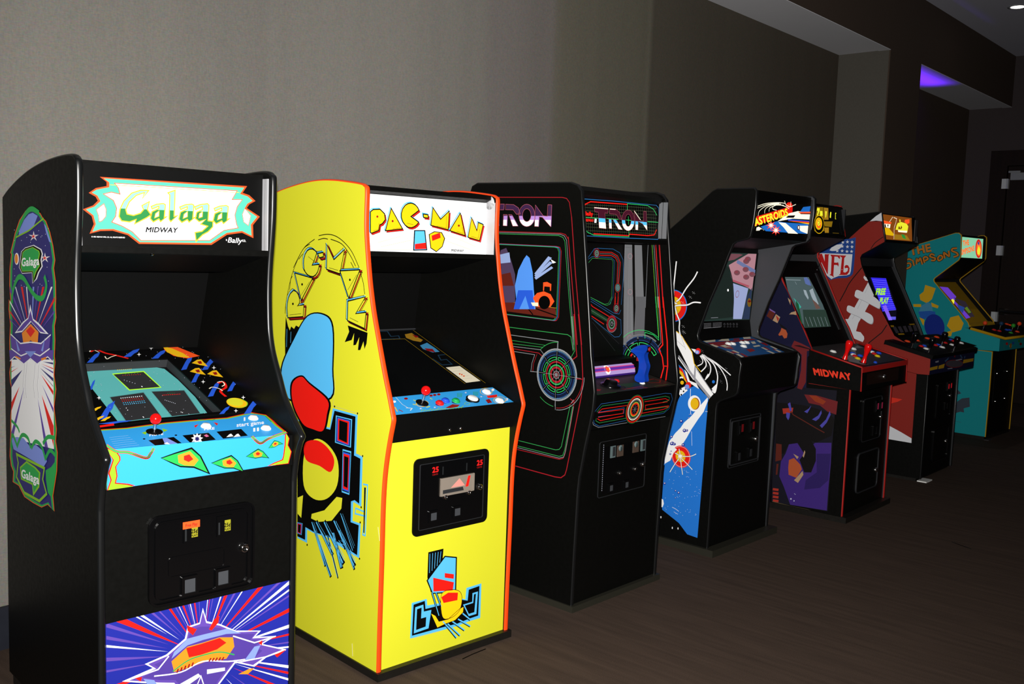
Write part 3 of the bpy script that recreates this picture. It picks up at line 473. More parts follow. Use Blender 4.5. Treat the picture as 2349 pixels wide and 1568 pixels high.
["E","pale",2,0,0,[5629,3282,10,-1,7,15]],
["E","pale",2,0,0,[6914,4367,11,-1,8,16]],
["E","pale",2,0,0,[4480,1383,9,-2,6,13]],
["E","pale",2,0,0,[6024,2601,10,-2,7,15]],
["E","pale",2,0,0,[2662,5559,9,-1,5,16]],
["E","pale",2,0,0,[4776,4596,10,-1,7,16]],
["E","pale",2,0,0,[5578,5033,10,-1,7,16]],
["E","pale",2,0,0,[6123,4144,10,-1,7,16]],
["E","pale",2,0,0,[1972,4917,9,-1,5,15]],
["E","pale",2,0,0,[3553,2634,9,-1,6,14]],
["E","pale",2,0,0,[3985,4692,10,-1,6,16]],
["E","pale",2,0,0,[2948,807,9,-2,5,12]],
["E","pale",2,0,0,[3221,779,9,-2,5,13]],
["E","pale",2,0,0,[742,1022,8,-2,4,12]],
["E","pale",2,0,0,[5951,2337,10,-2,7,14]],
["E","pale",2,0,0,[3951,2688,9,-1,6,14]],
["E","pale",2,0,0,[7344,4955,11,-1,8,17]],
["E","pale",2,0,0,[4583,2563,10,-1,6,14]],
["E","pale",2,0,0,[2448,1974,9,-2,5,13]],
["E","pale",2,0,0,[6075,4863,11,-1,7,16]],
["P","white",3,0,0,[4345,5478,-72,-30,-69,-134,38,137,-43,43,72,30,69,136,-38,-139]],
["P","white",3,0,0,[3741,5012,-69,-29,-65,-130,35,133,-42,42,69,29,65,131,-35,-134]],
["P","white",3,0,0,[1387,2106,-57,-21,-50,-106,24,110,-38,38,58,21,50,107,-24,-112]],
["P","white",3,0,0,[5841,1358,-71,-22,-71,-111,41,117,-41,40,71,22,72,113,-42,-119]],
["P","white",3,0,0,[5019,2672,-71,-24,-68,-118,38,122,-41,41,70,24,69,120,-39,-124]],
["P","white",3,0,0,[5169,514,-68,-19,-66,-105,37,111,-39,39,67,19,67,107,-38,-112]],
["P","white",3,0,0,[5855,3660,-75,-27,-74,-126,43,131,-43,42,74,27,75,128,-43,-132]]],
'G.scr':[
["P","crtglass*",1,0,0,[500,1187,200,1092,904,2024,217,272,254,118,908,87,1089,-143,296,-201,115,-861,41,-1323,-91,-1138,-695,-50,-854,32,-1096,-44]],
["P","lime*",2,0,0,[2540,4311,1089,56,94,-1286,-1089,-40]],
["P","scrd*",3,0,0,[2561,4247,1024,52,102,-1172,-1013,-24]],
["P","ltl*",2,0,0,[1878,2709,1175,165,-107,-1772,-1168,-57]],
["P","scrd*",3,0,0,[1900,2678,1115,144,-80,-1673,-1120,-68]],
["P","ltl*",2,0,0,[3278,2886,1121,-85,-185,-1710,-987,-27]],
["P","scrd*",3,0,0,[3297,2844,1060,-87,-157,-1626,-936,-19]],
["E","red",4,0,0,[2833,4126,13,-2,9,23]],
["E","red",4,0,0,[2905,4126,13,-2,9,23]],
["E","red",4,0,0,[2977,4126,13,-2,9,23]],
["E","red",4,0,0,[3049,4126,13,-2,9,23]],
["E","red",4,0,0,[3122,4126,13,-2,9,23]],
["E","red",4,0,0,[3194,4126,13,-2,9,23]],
["E","red",4,0,0,[3267,4126,13,-2,9,24]],
["E","red",4,0,0,[3340,4126,13,-2,9,24]],
["E","red",4,0,0,[3414,4126,13,-2,9,24]],
["E","leaf",4,0,0,[2953,4212,13,-2,9,23]],
["E","leaf",4,0,0,[3054,4213,13,-2,9,24]],
["E","leaf",4,0,0,[3155,4214,13,-2,9,24]],
["E","leaf",4,0,0,[3256,4215,13,-2,9,24]],
["E","leaf",4,0,0,[3358,4216,13,-2,9,24]],
["E","pale",4,0,0,[2752,3784,12,-2,8,23]],
["E","pale",4,0,0,[2813,3712,12,-2,8,23]],
["E","pale",4,0,0,[2874,3640,12,-2,8,23]],
["E","pale",4,0,0,[2935,3568,12,-2,9,23]],
["E","pale",4,0,0,[2996,3496,12,-2,9,23]],
["E","white*",4,0,0,[2197,2560,14,-2,9,25]],
["E","white*",4,0,0,[2263,2563,14,-2,9,25]],
["E","white*",4,0,0,[2329,2565,14,-2,9,25]],
["E","white*",4,0,0,[2396,2568,14,-2,9,25]],
["E","white*",4,0,0,[2463,2570,14,-2,9,25]],
["E","white*",4,0,0,[2530,2573,14,-2,9,25]],
["E","white*",4,0,0,[2597,2576,14,-2,9,25]],
["E","white*",4,0,0,[2665,2578,14,-2,9,25]],
["E","white*",4,0,0,[2732,2581,14,-2,10,25]],
["E","white*",4,0,0,[2800,2584,14,-2,10,25]],
["E","white*",4,0,0,[2868,2586,14,-2,10,25]],
["E","red",4,0,0,[2182,2450,14,-2,9,25]],
["E","red",4,0,0,[2248,2452,14,-2,9,25]],
["E","red",4,0,0,[2314,2455,14,-2,9,25]],
["E","red",4,0,0,[2380,2457,14,-2,9,25]],
["E","red",4,0,0,[2447,2460,14,-2,9,25]],
["E","red",4,0,0,[2514,2462,14,-2,9,25]],
["E","red",4,0,0,[2581,2465,14,-2,9,25]],
["E","red",4,0,0,[2648,2467,14,-2,9,25]],
["E","red",4,0,0,[2716,2469,14,-2,10,25]],
["E","red",4,0,0,[2783,2472,14,-2,10,25]],
["E","red",4,0,0,[2851,2474,14,-2,10,25]],
["E","red",4,0,0,[2167,2340,14,-2,9,25]],
["E","red",4,0,0,[2233,2343,14,-2,9,25]],
["E","red",4,0,0,[2299,2345,14,-2,9,25]],
["E","red",4,0,0,[2365,2347,14,-2,9,25]],
["E","red",4,0,0,[2431,2349,14,-2,9,25]],
["E","red",4,0,0,[2498,2352,14,-2,9,25]],
["E","red",4,0,0,[2565,2354,14,-2,9,25]],
["E","red",4,0,0,[2632,2356,14,-2,9,25]],
["E","red",4,0,0,[2699,2359,14,-2,9,25]],
["E","red",4,0,0,[2767,2361,14,-2,10,25]],
["E","red",4,0,0,[2834,2363,14,-2,10,25]],
["E","sky*",4,0,0,[2152,2232,14,-2,9,24]],
["E","sky*",4,0,0,[2218,2234,14,-2,9,24]],
["E","sky*",4,0,0,[2284,2236,14,-2,9,24]],
["E","sky*",4,0,0,[2350,2238,14,-2,9,24]],
["E","sky*",4,0,0,[2416,2240,14,-2,9,25]],
["E","sky*",4,0,0,[2482,2242,14,-2,9,25]],
["E","sky*",4,0,0,[2549,2244,14,-3,9,25]],
["E","sky*",4,0,0,[2616,2246,14,-3,9,25]],
["E","sky*",4,0,0,[2683,2248,14,-3,9,25]],
["E","sky*",4,0,0,[2750,2250,14,-3,9,25]],
["E","sky*",4,0,0,[2817,2252,14,-3,10,25]],
["E","sky*",4,0,0,[2137,2123,14,-3,9,24]],
["E","sky*",4,0,0,[2203,2125,14,-3,9,24]],
["E","sky*",4,0,0,[2268,2127,14,-3,9,24]],
["E","sky*",4,0,0,[2334,2129,14,-3,9,24]],
["E","sky*",4,0,0,[2400,2131,14,-3,9,24]],
["E","sky*",4,0,0,[2467,2133,14,-3,9,24]],
["E","sky*",4,0,0,[2533,2135,14,-3,9,24]],
["E","sky*",4,0,0,[2600,2137,14,-3,9,24]],
["E","sky*",4,0,0,[2666,2138,14,-3,9,25]],
["E","sky*",4,0,0,[2733,2140,14,-3,9,25]],
["E","sky*",4,0,0,[2801,2142,14,-3,10,25]],
["E","red",4,0,0,[3552,2537,17,-3,12,29]],
["E","red",4,0,0,[3613,2535,17,-3,12,29]],
["E","red",4,0,0,[3675,2533,17,-3,12,29]],
["E","red",4,0,0,[3737,2531,17,-3,12,29]],
["E","red",4,0,0,[3798,2529,17,-3,12,29]],
["E","red",4,0,0,[3860,2528,17,-3,12,29]],
["E","red",4,0,0,[3922,2526,17,-3,12,29]],
["E","red",4,0,0,[3985,2524,17,-3,12,29]],
["E","red",4,0,0,[4047,2522,17,-3,12,29]],
["E","red",4,0,0,[4110,2520,17,-3,12,30]],
["E","leaf*",4,0,0,[3747,2631,13,-2,9,22]],
["E","leaf*",4,0,0,[3802,2626,13,-2,9,22]],
["E","leaf*",4,0,0,[3857,2622,13,-2,9,22]],
["E","leaf*",4,0,0,[3911,2618,13,-2,9,22]],
["E","leaf*",4,0,0,[3966,2614,13,-2,9,22]],
["E","pale",4,0,0,[3479,2192,12,-2,9,21]],
["E","pale",4,0,0,[3515,2146,12,-2,9,21]],
["E","pale",4,0,0,[3552,2099,12,-2,9,21]],
["E","pale",4,0,0,[3588,2053,12,-2,9,21]],
["E","pale",4,0,0,[3625,2006,12,-2,9,21]],
["E","pale",4,0,0,[3661,1960,12,-2,9,21]],
["E","pale",4,0,0,[3698,1914,12,-2,9,21]],
["E","white*",4,0,0,[2114,1880,12,-2,8,20]],
["E","white*",4,0,0,[2106,1745,12,-2,8,20]],
["E","white*",4,0,0,[2393,1239,12,-2,8,20]],
["E","white*",4,0,0,[2396,1194,12,-2,8,20]],
["E","white*",4,0,0,[3645,1313,12,-2,9,21]],
["E","white*",4,0,0,[3675,1279,12,-2,9,21]],
["E","white*",4,0,0,[3125,3256,12,-2,9,22]],
["E","white*",4,0,0,[3131,3225,12,-2,9,22]],
["E","sky*",4,0,0,[2608,4725,13,-2,8,24]],
["E","sky*",4,0,0,[2663,4725,13,-2,8,24]],
["E","sky*",4,0,0,[2719,4726,13,-2,9,24]],
["E","sky*",4,0,0,[2774,4726,13,-2,9,24]],
["E","sky*",4,0,0,[2830,4727,13,-2,9,24]],
["E","leaf*",4,0,0,[2922,4735,13,-2,9,24]],
["E","leaf*",4,0,0,[3000,4736,13,-2,9,24]],
["E","leaf*",4,0,0,[3079,4736,13,-2,9,24]],
["E","leaf*",4,0,0,[3158,4736,13,-2,9,24]],
["E","leaf*",4,0,0,[3237,4736,13,-2,9,24]],
["E","gold*",4,0,0,[2808,4542,13,-2,9,24]],
["E","gold*",4,0,0,[2872,4544,13,-2,9,24]],
["E","gold*",4,0,0,[2936,4545,13,-2,9,24]],
["E","gold*",4,0,0,[3000,4547,13,-2,9,24]],
["E","gold*",4,0,0,[3065,4549,13,-2,9,24]],
["E","gold*",4,0,0,[3129,4550,13,-2,9,24]],
["E","gold*",4,0,0,[3194,4552,13,-2,9,24]],
["E","gold*",4,0,0,[3259,4554,13,-2,9,24]]],
'G.front':[
["P","navy2",1,0,0,[227,4167,5764,39,25,-3454,28,-1985,-5812,1951,5,1715]],
["P","red",2,0,0,[814,4171,1667,-1237,-1961,1235]],
["P","white",2,0,0,[1127,4173,859,-741,-914,741]],
["P","white",2,0,0,[1295,4174,1064,-1003,-1154,1003]],
["P","purple",2,0,0,[1595,4176,823,-940,-903,940]],
["P","purple",2,0,0,[1786,4178,830,-1081,-880,1080]],
["P","red",2,0,0,[2109,4180,705,-1238,-781,1237]],
["P","purple",2,0,0,[2265,4181,485,-1019,-519,1019]],
["P","white",2,0,0,[2359,4181,425,-1010,-450,1010]],
["P","red",2,0,0,[2497,4182,332,-1004,-385,1004]],
["P","purple",2,0,0,[2650,4183,274,-1129,-309,1129]],
["P","white",2,0,0,[2699,4184,242,-1130,-266,1130]],
["P","red",2,0,0,[2845,4185,151,-1219,-194,1218]],
["P","purple",2,0,0,[2973,4186,55,-1142,-75,1142]],
["P","white",2,0,0,[3242,4187,-134,-1166,111,1166]],
["P","red",2,0,0,[3303,4188,-166,-1094,148,1094]],
["P","purple",2,0,0,[3407,4189,-240,-1108,212,1107]],
["P","white",2,0,0,[3669,4190,-418,-1108,374,1108]],
["P","red",2,0,0,[3866,4192,-636,-1274,526,1273]],
["P","purple",2,0,0,[4134,4194,-820,-1244,739,1243]],
["P","white",2,0,0,[4368,4195,-971,-1218,924,1218]],
["P","red",2,0,0,[5067,4200,-1621,-1323,1428,1322]],
["P","purple",2,0,0,[5686,4204,-2194,-1381,2040,1380]],
["P","white",2,0,0,[5969,4069,-2453,-1279,2451,1396]],
["P","white",2,0,0,[5972,3854,-2228,-997,2227,1060]],
["P","purple",2,0,0,[5974,3666,-2423,-931,2423,994]],
["P","red",2,0,0,[5982,3159,-2431,-504,2429,634]],
["P","white",2,0,0,[5989,2636,-2114,-55,2113,165]],
["P","red",2,0,0,[5993,2386,-1882,110,1881,-45]],
["P","purple",2,0,0,[5996,2132,-1866,267,1866,-218]],
["P","white",2,0,0,[5999,1975,-1862,367,1861,-312]],
["P","purple",2,0,0,[238,2839,1607,-185,-1607,119]],
["P","purple",2,0,0,[239,3205,1789,-443,-1789,333]],
["P","white",2,0,0,[240,3572,1790,-669,-1790,600]],
["P","purple",2,0,0,[241,3835,1761,-830,-1761,725]],
["P","purple",2,0,0,[242,4167,55,0,1735,-1045,-1790,958]],
["P","white",2,0,0,[6008,1290,-1876,812,1875,-714]],
["P","red",2,0,0,[6011,1089,-1892,943,1891,-863]],
["P","white",2,0,0,[6014,874,-1913,1091,1912,-1015]],
["P","red",2,0,0,[6018,442,-1961,1412,1960,-1277]],
["P","red",2,0,0,[237,2348,1850,103,-1849,-232]],
["P","white",2,0,0,[241,1769,1921,501,-1920,-659]],
["P","purple",2,0,0,[247,713,-1,184,2041,1164,-2012,-1357]],
["P","purple",2,0,0,[6024,-375,-2078,2065,2077,-1906]],
["P","white",2,0,0,[6030,-1229,-77,26,-2130,2786,2206,-2628]],
["P","red",2,0,0,[4686,-777,-1088,2256,1244,-2309]],
["P","purple",2,0,0,[3786,-475,-448,1924,554,-1960]],
["P","white",2,0,0,[2778,-137,191,1662,-98,-1693]],
["P","red",2,0,0,[2016,119,686,1544,-581,-1579]],
["P","white",2,0,0,[1116,421,1345,1436,-1205,-1483]],
["P","white",3,0,0,[3071,3984,129,-444,408,-183,527,-341,862,-216,-228,-158,745,-146,-466,-143,854,-400,-709,-75,-415,-192,-634,305,-524,-533,-343,-491,-592,181,-536,729,-442,137,-1042,381,885,147,-234,185,630,110,567,339,81,348,374,31]],
["P","purple",4,0,0,[3072,3881,107,-389,429,-185,528,-342,769,-167,-204,-173,625,-134,-371,-136,803,-377,-589,-58,-437,-169,-611,297,-545,-556,-321,-476,-550,167,-516,731,-482,148,-853,306,794,127,-235,205,573,86,577,353,81,340,341,31]],
["P","pur3",5,0,0,[3265,3358,343,-126,528,-323,632,-159,-135,-160,414,-128,-275,-124,278,-203,-411,-237,-519,227,-545,-527,-341,-491,-508,153,-496,725,-443,127,-550,238,550,106,-198,176,437,94,570,368,123,317,292,10]],
["P","lav",6,0,0,[2595,3155,480,2,795,-11,445,-260,-488,101,-751,4,-480,-41,-489,-278,81,182]],
["P","red",6,0,0,[2574,3570,311,-200,-124,-154,-166,185]],
["P","red",6,0,0,[3265,3275,169,271,172,63,-42,-199,-213,-198]],
["P","orange",6,0,0,[2107,2590,489,319,480,-1,534,29,438,-111,47,-310,-262,-313,-648,93,-587,-46,-409,-8]],
["P","red",7,0,0,[2555,2879,458,4,597,33,219,-204,-303,-131,-511,-31,-376,19]],
["S","leaf",7,4,1,[2148,2274,449,203,460,41,556,-44,484,-214]],
["S","white",7,4,1,[1589,2290,804,-106,686,141,799,-219,579,-93]],
["S","drk",8,5,0,[3334,2360,-64,-88]],
["S","drk",8,5,0,[2311,2310,-41,-112]],
["S","drk",8,5,0,[3437,2340,-64,-87]],
["S","drk",8,5,0,[2425,2327,-41,-112]],
["S","drk",8,5,0,[3541,2321,-65,-88]],
["S","drk",8,5,0,[2540,2345,-41,-112]],
["S","drk",8,5,0,[3645,2301,-65,-88]],
["S","drk",8,5,0,[2656,2362,-41,-112]],
["S","drk",8,5,0,[3749,2281,-64,-88]],
["S","drk",8,5,0,[2772,2380,-41,-113]],
["S","white",7,4,0,[4048,2868,723,-400,743,19]],
["S","white",7,4,0,[4144,1991,1048,-91,686,46]],
["S","white",7,4,0,[740,2381,967,77,319,317]],
["S","white",7,4,0,[2684,1190,333,693,260,-873]],
["P","red",7,0,0,[5474,1890,428,63,-332,-177]],
["P","orange",7,0,0,[4236,1601,360,71,183,-29,-227,-132]],
["P","red",7,0,0,[1026,2391,212,-21,-39,-129]],
["P","red",7,0,0,[4908,2433,138,51,-21,-168]],
["P","lav",6,0,0,[4412,1960,360,378,207,-10,-203,-380]],
["P","lav",6,0,0,[1276,2299,313,-130,198,-341,-316,134]],
["P","pale",6,0,0,[2352,1826,581,165,84,-108,-582,-246]],
["P","pale",6,0,0,[3208,2039,583,-100,1,-106,-584,59]]],
'P.side':[
["S","drk",1,7.5,2,[6214,12289,36,186,25,187,-16,189,-77,219,-139,169,-231,135,-202,-42,-133,-98,-83,-132,-34,-141,67,-110,99,-59,-474,83,56,-461]],
["S","blk",1,3,2,[6152,12256,35,186,25,186,-16,189,-76,220,-139,168,-230,135,-202,-41,-132,-99,-84,-132,-33,-140,67,-110,98,-59,-473,84,56,-461]],
["S","skyb",2,4.5,2,[6361,12370,35,187,26,187,-16,189,-78,220,-140,169,-231,135,-204,-42,-133,-99,-84,-133,-34,-141,67,-110,99,-59,-476,83,57,-462]],
["S","blk",2,2.2,2,[6424,12393,35,186,26,188,-17,189,-77,220,-141,169,-232,136,-204,-43,-134,-99,-83,-133,-34,-141,67,-110,100,-60,-478,83,57,-462]],
["P","yel",3,0,0,[6298,12337,35,186,26,187,-16,190,-78,219,-139,169,-231,135,-203,-42,-133,-99,-84,-132,-34,-141,68,-110,98,-59,-475,83,57,-462]],
["S","blk",4,4.6,2,[6298,12337,35,186,26,187,-16,190,-78,219,-139,169,-231,135,-203,-42,-133,-99,-84,-132,-34,-141,68,-110,98,-59,-475,83,57,-462]],
["S","drk",1,7.5,2,[5749,14035,-1271,-139,775,-876]],
["S","blk",1,3,2,[5687,14000,-1267,-138,773,-875]],
["S","skyb",2,4.5,2,[5892,14119,-1277,-141,779,-876]],
["S","blk",2,2.2,2,[5953,14143,-1280,-142,781,-877]],
["P","yel",3,0,0,[5830,14084,-1274,-140,777,-876]],
["S","blk",4,4.6,2,[5830,14084,-1274,-140,777,-876]],
["S","drk",1,7.5,2,[4220,14845,135,84,173,47,191,-10,163,-66,142,-133,84,-169,14,-183,-35,-207,-100,-116,-159,-92,-185,-44,-192,-7,-179,74,-129,119,-71,146,-34,139,492,-53,-157,195]],
["S","blk",1,3,2,[4162,14811,135,83,172,47,192,-10,162,-65,142,-134,83,-168,15,-183,-35,-207,-101,-116,-158,-92,-185,-44,-191,-7,-179,75,-129,118,-71,146,-33,139,491,-53,-157,195]],
["S","skyb",2,4.5,2,[4355,14929,135,84,174,47,193,-9,163,-66,144,-133,84,-169,14,-184,-35,-207,-101,-117,-159,-93,-186,-44,-193,-7,-180,74,-130,118,-72,147,-34,139,495,-52,-158,195]],
["S","blk",2,2.2,2,[4413,14953,136,84,174,48,193,-9,164,-66,143,-134,84,-169,15,-183,-35,-208,-102,-117,-159,-93,-186,-44,-194,-8,-180,75,-131,118,-71,146,-34,140,495,-52,-158,195]],
["P","yel",3,0,0,[4297,14894,135,84,174,47,192,-9,163,-66,143,-133,84,-169,14,-183,-35,-208,-101,-116,-159,-93,-185,-44,-193,-7,-180,75,-129,118,-72,146,-33,139,493,-53,-157,196]],
["S","blk",4,4.6,2,[4297,14894,135,84,174,47,192,-9,163,-66,143,-133,84,-169,14,-183,-35,-208,-101,-116,-159,-93,-185,-44,-193,-7,-180,75,-129,118,-72,146,-33,139,493,-53,-157,196]],
["S","drk",1,7.5,2,[4162,14816,-372,50,-24,-161,279,-49]],
["S","blk",1,3,2,[4105,14782,-372,50,-23,-161,278,-49]],
["S","skyb",2,4.5,2,[4297,14899,-375,50,-23,-162,280,-48]],
["S","blk",2,2.2,2,[4355,14923,-376,50,-23,-162,280,-48]],
["P","yel",3,0,0,[4239,14865,-374,50,-23,-162,279,-48]],
["S","blk",4,4.6,2,[4239,14865,-374,50,-23,-162,279,-48]],
["S","drk",1,7.5,2,[3549,15149,-472,-524,-672,375,272,-874,872,130]],
["S","blk",1,3,2,[3493,15115,-471,-523,-671,375,271,-874,871,130]],
["S","skyb",2,4.5,2,[3680,15233,-473,-527,-677,375,274,-876,877,133]],
["S","blk",2,2.2,2,[3736,15257,-474,-528,-678,375,274,-876,879,133]],
["P","yel",3,0,0,[3624,15198,-473,-525,-675,375,273,-875,876,131]],
["S","blk",4,4.6,2,[3624,15198,-473,-525,-675,375,273,-875,876,131]],
["S","drk",1,7.5,2,[2680,14240,-1243,83,650,-1033]],
["S","blk",1,3,2,[2626,14208,-1241,83,649,-1033]],
["S","skyb",2,4.5,2,[2808,14320,-1250,81,653,-1035]],
["S","blk",2,2.2,2,[2862,14343,-1253,80,656,-1035]],
["P","yel",3,0,0,[2753,14287,-1247,82,652,-1034]],
["S","blk",4,4.6,2,[2753,14287,-1247,82,652,-1034]],
["S","drk",1,7.5,2,[2144,13187,-1075,212,570,-621,-630,94,80,-578,1059,200]],
["S","blk",1,3,2,[2091,13156,-1072,212,567,-620,-628,93,80,-577,1056,199]],
["S","skyb",2,4.5,2,[2269,13264,-1080,210,572,-621,-632,93,80,-579,1064,202]],
["S","blk",2,2.2,2,[2323,13285,-1083,210,573,-621,-633,92,80,-579,1067,203]],
["P","yel",3,0,0,[2216,13232,-1078,211,571,-621,-631,93,80,-578,1061,201]],
["S","blk",4,4.6,2,[2216,13232,-1078,211,571,-621,-631,93,80,-578,1061,201]],
["E","blk",4,0,0,[5932,12899,-61,4,1,48]],
["E","blk",4,0,0,[5290,13676,-59,3,1,47]],
["E","blk",4,0,0,[2110,13992,-52,2,1,44]],
["S","blk",4,1.6,0,[6177,12453,-857,115]],
["S","blk",4,1.6,0,[5485,13138,-720,667]],
["S","blk",4,1.6,0,[4887,14734,-486,-191]],
["S","blk",4,1.6,0,[3461,14371,-592,-78]],
["S","blk",4,1.6,0,[2229,13627,-543,565]],
["S","blk",4,1.6,0,[2066,12649,-521,-109]],
["S","blk",2,3,1,[6519,12483,-90,546,-417,1037,-727,918,-813,403]],
["S","blk",2,3,1,[4192,15519,-603,57,-547,-68,-540,-215,-490,-332,-445,-522]],
["S","blk",2,3,1,[5947,14281,-662,703,-482,218]],
["S","blk",2,3,1,[4235,15365,-373,57,-278,-22]],
["S","blk",2,3,1,[3401,15403,-724,-162,-538,-381,-357,-380]],
["S","blk",2,3,1,[1476,14249,-179,-331,-98,-382]],
["S","blk",2,3,1,[6201,13418,-63,377,-128,165]],
["S","blk",2,3,1,[5573,14610,-292,218]],
["S","blk",2,3,1,[2087,14616,-179,-189]],
["S","blk",2,3,1,[6161,11809,11,-379]],
["P","blk",1,0,0,[6475,12378,-175,-365,-137,-151,-99,159,-207,-80,-148,146,-253,-60,90,-380,591,-809,338,-198,42,867]],
["S","skyb",2,2.4,0,[6360,11900,14,-706]],
["S","skyb",2,2.4,0,[6059,11817,20,-433]],
["P","blk",1,0,0,[2214,12365,-1228,-159,53,-379,119,-206,68,262,184,-321,144,-14,-70,458,205,-289,154,-29,-37,438,147,-260,435,-115,-269,398]],
["P","blk",2,0,1,[6804,10302,-925,1284,-974,948,-1161,145,-631,-421,-48,-1561,86,-1087,1980,-428,1248,47]],
["P","skyb",3,0,1,[6699,10314,-902,1257,-932,924,-1086,130,-585,-414,-47,-1524,79,-1035,1907,-417,1174,58]],
["P","blk",4,0,1,[6004,9849,-749,375,-614,-207,-1352,-468,23,-595,309,-688,798,-59,786,135,733,703]],
["P","red",5,0,1,[5885,9816,-632,351,-579,-210,-1264,-448,26,-527,245,-643,698,-56,739,110,713,691]],
["P","skyb",1,0,0,[5475,8491,-2217,16,-180,754,-1589,-15,52,-1395,-402,-51,13,-1797,506,69,23,-700,-505,18,48,-1276,463,39,792,96,654,139,1091,-76,478,20,-5,-517,694,23]],
["P","blk",2,0,0,[5473,8434,-2258,11,-261,743,-1346,-16,45,-1407,-397,-48,20,-1630,285,73,228,-94,-2,-764,-507,6,61,-1112,349,46,792,121,652,71,1092,-75,592,51,4,-506,571,6]],
["P","skyb",3,0,0,[2853,9031,-1043,13,43,-1035,1025,14]],
["P","blk",4,0,0,[2792,8998,-918,6,36,-961,903,21]],
["P","blue2",5,0,0,[2752,8976,-835,0,32,-911,820,27]],
["P","red",6,0,0,[2691,8943,-710,-7,25,-838,698,35]],
["P","blk",7,0,0,[2601,8894,-523,-20,15,-726,513,46]],
["P","skyb",3,0,0,[2371,7870,-545,11,71,-1600,487,-2]],
["P","blk",4,0,0,[2342,7815,-480,6,60,-1485,428,4]],
["P","blue2",5,0,0,[2323,7778,-437,3,53,-1408,389,7]],
["P","red",6,0,0,[2293,7723,-371,-2,42,-1292,331,12]],
["P","blk",7,0,0,[2250,7641,-274,-10,26,-1119,243,20]],
["P","skyb",3,0,0,[5407,4466,-392,42,59,-472,340,-9]],
["P","blk",4,0,0,[5386,4453,-345,35,51,-438,299,-4]],
["P","blue2",5,0,0,[5371,4444,-313,30,46,-414,272,-2]],
["P","red",6,0,0,[5350,4431,-267,23,39,-380,231,3]],
["P","blk",7,0,0,[5318,4412,-196,12,27,-328,170,10]],
["S","skyb",3,6,0,[1053,6841,-275,25,85,-1837,150,-1,-111,699,604,-47,-31,208,-530,-16,-45,868]],
["P","blk",4,0,0,[975,6747,-97,6,32,-1647,61,8]],
["S","gry",3,0.9,0,[3040,9357,-141,1143]],
["S","gry",3,0.9,0,[3040,9357,-1564,-52,42,-1450,-408,-15,26,-1855]],
["S","gry",3,0.9,0,[1156,5448,29,-1346]],
["S","gry",3,0.9,0,[4671,4157,-12,-429]],
["E","blk",4,0,0,[2943,9348,-40,6,1,40]],
["E","blk",4,0,0,[1476,9305,-38,6,1,39]],
["E","blk",4,0,0,[1110,7840,-37,7,1,39]],
["E","blk",4,0,0,[1137,5993,-37,8,1,40]],
["E","blk",4,0,0,[1178,5434,-38,9,1,40]],
["E","blk",4,0,0,[1178,4113,-38,10,1,40]],
["E","blk",4,0,0,[4660,3752,-43,11,1,43]],
["P","yel",4,0,1,[4956,7245,-715,688,-879,-38,-705,-514,12,-911,672,-645,920,-196,706,376]],
["S","blk",5,2.2,3,[4956,7245,-715,688,-879,-38,-705,-514,12,-911,672,-645,920,-196,706,376]],
["P","red",5,0,1,[4940,7627,-785,273,-756,-126,-500,-391,228,-500,748,89,944,61]],
["P","yel",4,0,0,[5396,5436,-396,180,109,-913,271,108]],
["P","yel",4,0,0,[4374,5037,-880,337,-798,680,-382,35,50,-419,626,-600,907,-255,514,23]],
["S","blk",5,2.2,2,[4374,5037,-880,337,-798,680,-382,35,50,-419,626,-600,907,-255,514,23]],
["S","blk",6,16.12,0,[4323,4764,-976,-1506]],
["S","skyb",7,5.2,0,[4339,4722,-924,-1444]],
["S","skyb",7,2.6,0,[4251,4638,-916,-1245]],
["S","skyb",7,1.56,0,[4202,4744,-914,-1245]],
["S","blk",6,18.6,0,[4025,4832,-1156,-1029]],
["S","skyb",7,6.0,0,[4041,4791,-1106,-967]],
["S","skyb",7,3.0,0,[3953,4707,-1096,-771]],
["S","skyb",7,1.8,0,[3906,4813,-1095,-772]],
["S","blk",6,21.08,0,[3481,4957,-1340,-1286]],
["S","skyb",7,6.8,0,[3497,4916,-1291,-1226]],
["S","skyb",7,3.4,0,[3411,4834,-1281,-1032]],
["S","skyb",7,2.04,0,[3364,4938,-1278,-1033]],
["S","blk",6,21.08,0,[2830,5153,-1388,-1388]],
["S","skyb",7,6.8,0,[2845,5113,-1341,-1328]],
["S","skyb",7,3.4,0,[2761,5031,-1330,-1137]],
["S","skyb",7,2.04,0,[2716,5133,-1328,-1138]],
["S","blk",6,9.92,0,[2399,5525,-863,-1244]],
["S","skyb",7,3.2,0,[2414,5486,-815,-1184]],
["S","skyb",7,1.6,0,[2332,5404,-807,-994]],
["S","skyb",7,0.96,0,[2288,5505,-806,-994]],
["S","blk",6,8.68,0,[2487,4499,-406,-265]],
["S","skyb",7,2.8,0,[2501,4459,-357,-204]],
["S","skyb",7,1.4,0,[2419,4378,-350,-13]],
["S","skyb",7,0.84,0,[2374,4481,-349,-14]],
["S","blk",6,14.88,0,[4125,4441,-1148,-1498]],
["S","skyb",7,5.28,0,[4165,4431,-1141,-1466]],
["S","skyb",7,2.4,0,[4077,4452,-1128,-1422]],
["S","blk",6,7.44,0,[3256,4472,-751,-1443]],
["S","skyb",7,2.64,0,[3294,4463,-743,-1412]],
["S","skyb",7,1.2,0,[3210,4483,-732,-1368]],
["S","blk",6,22.32,0,[2876,4651,-606,-1190]],
["S","skyb",7,7.92,0,[2914,4642,-598,-1158]],
["S","skyb",7,3.6,0,[2830,4662,-587,-1116]],
["S","blk",6,12.4,0,[2427,4844,-962,-1210]],
["S","skyb",7,4.4,0,[2464,4835,-955,-1179]],
["S","skyb",7,2.0,0,[2382,4855,-943,-1137]],
["S","cream",8,2.2,0,[1519,879,-52,-458]],
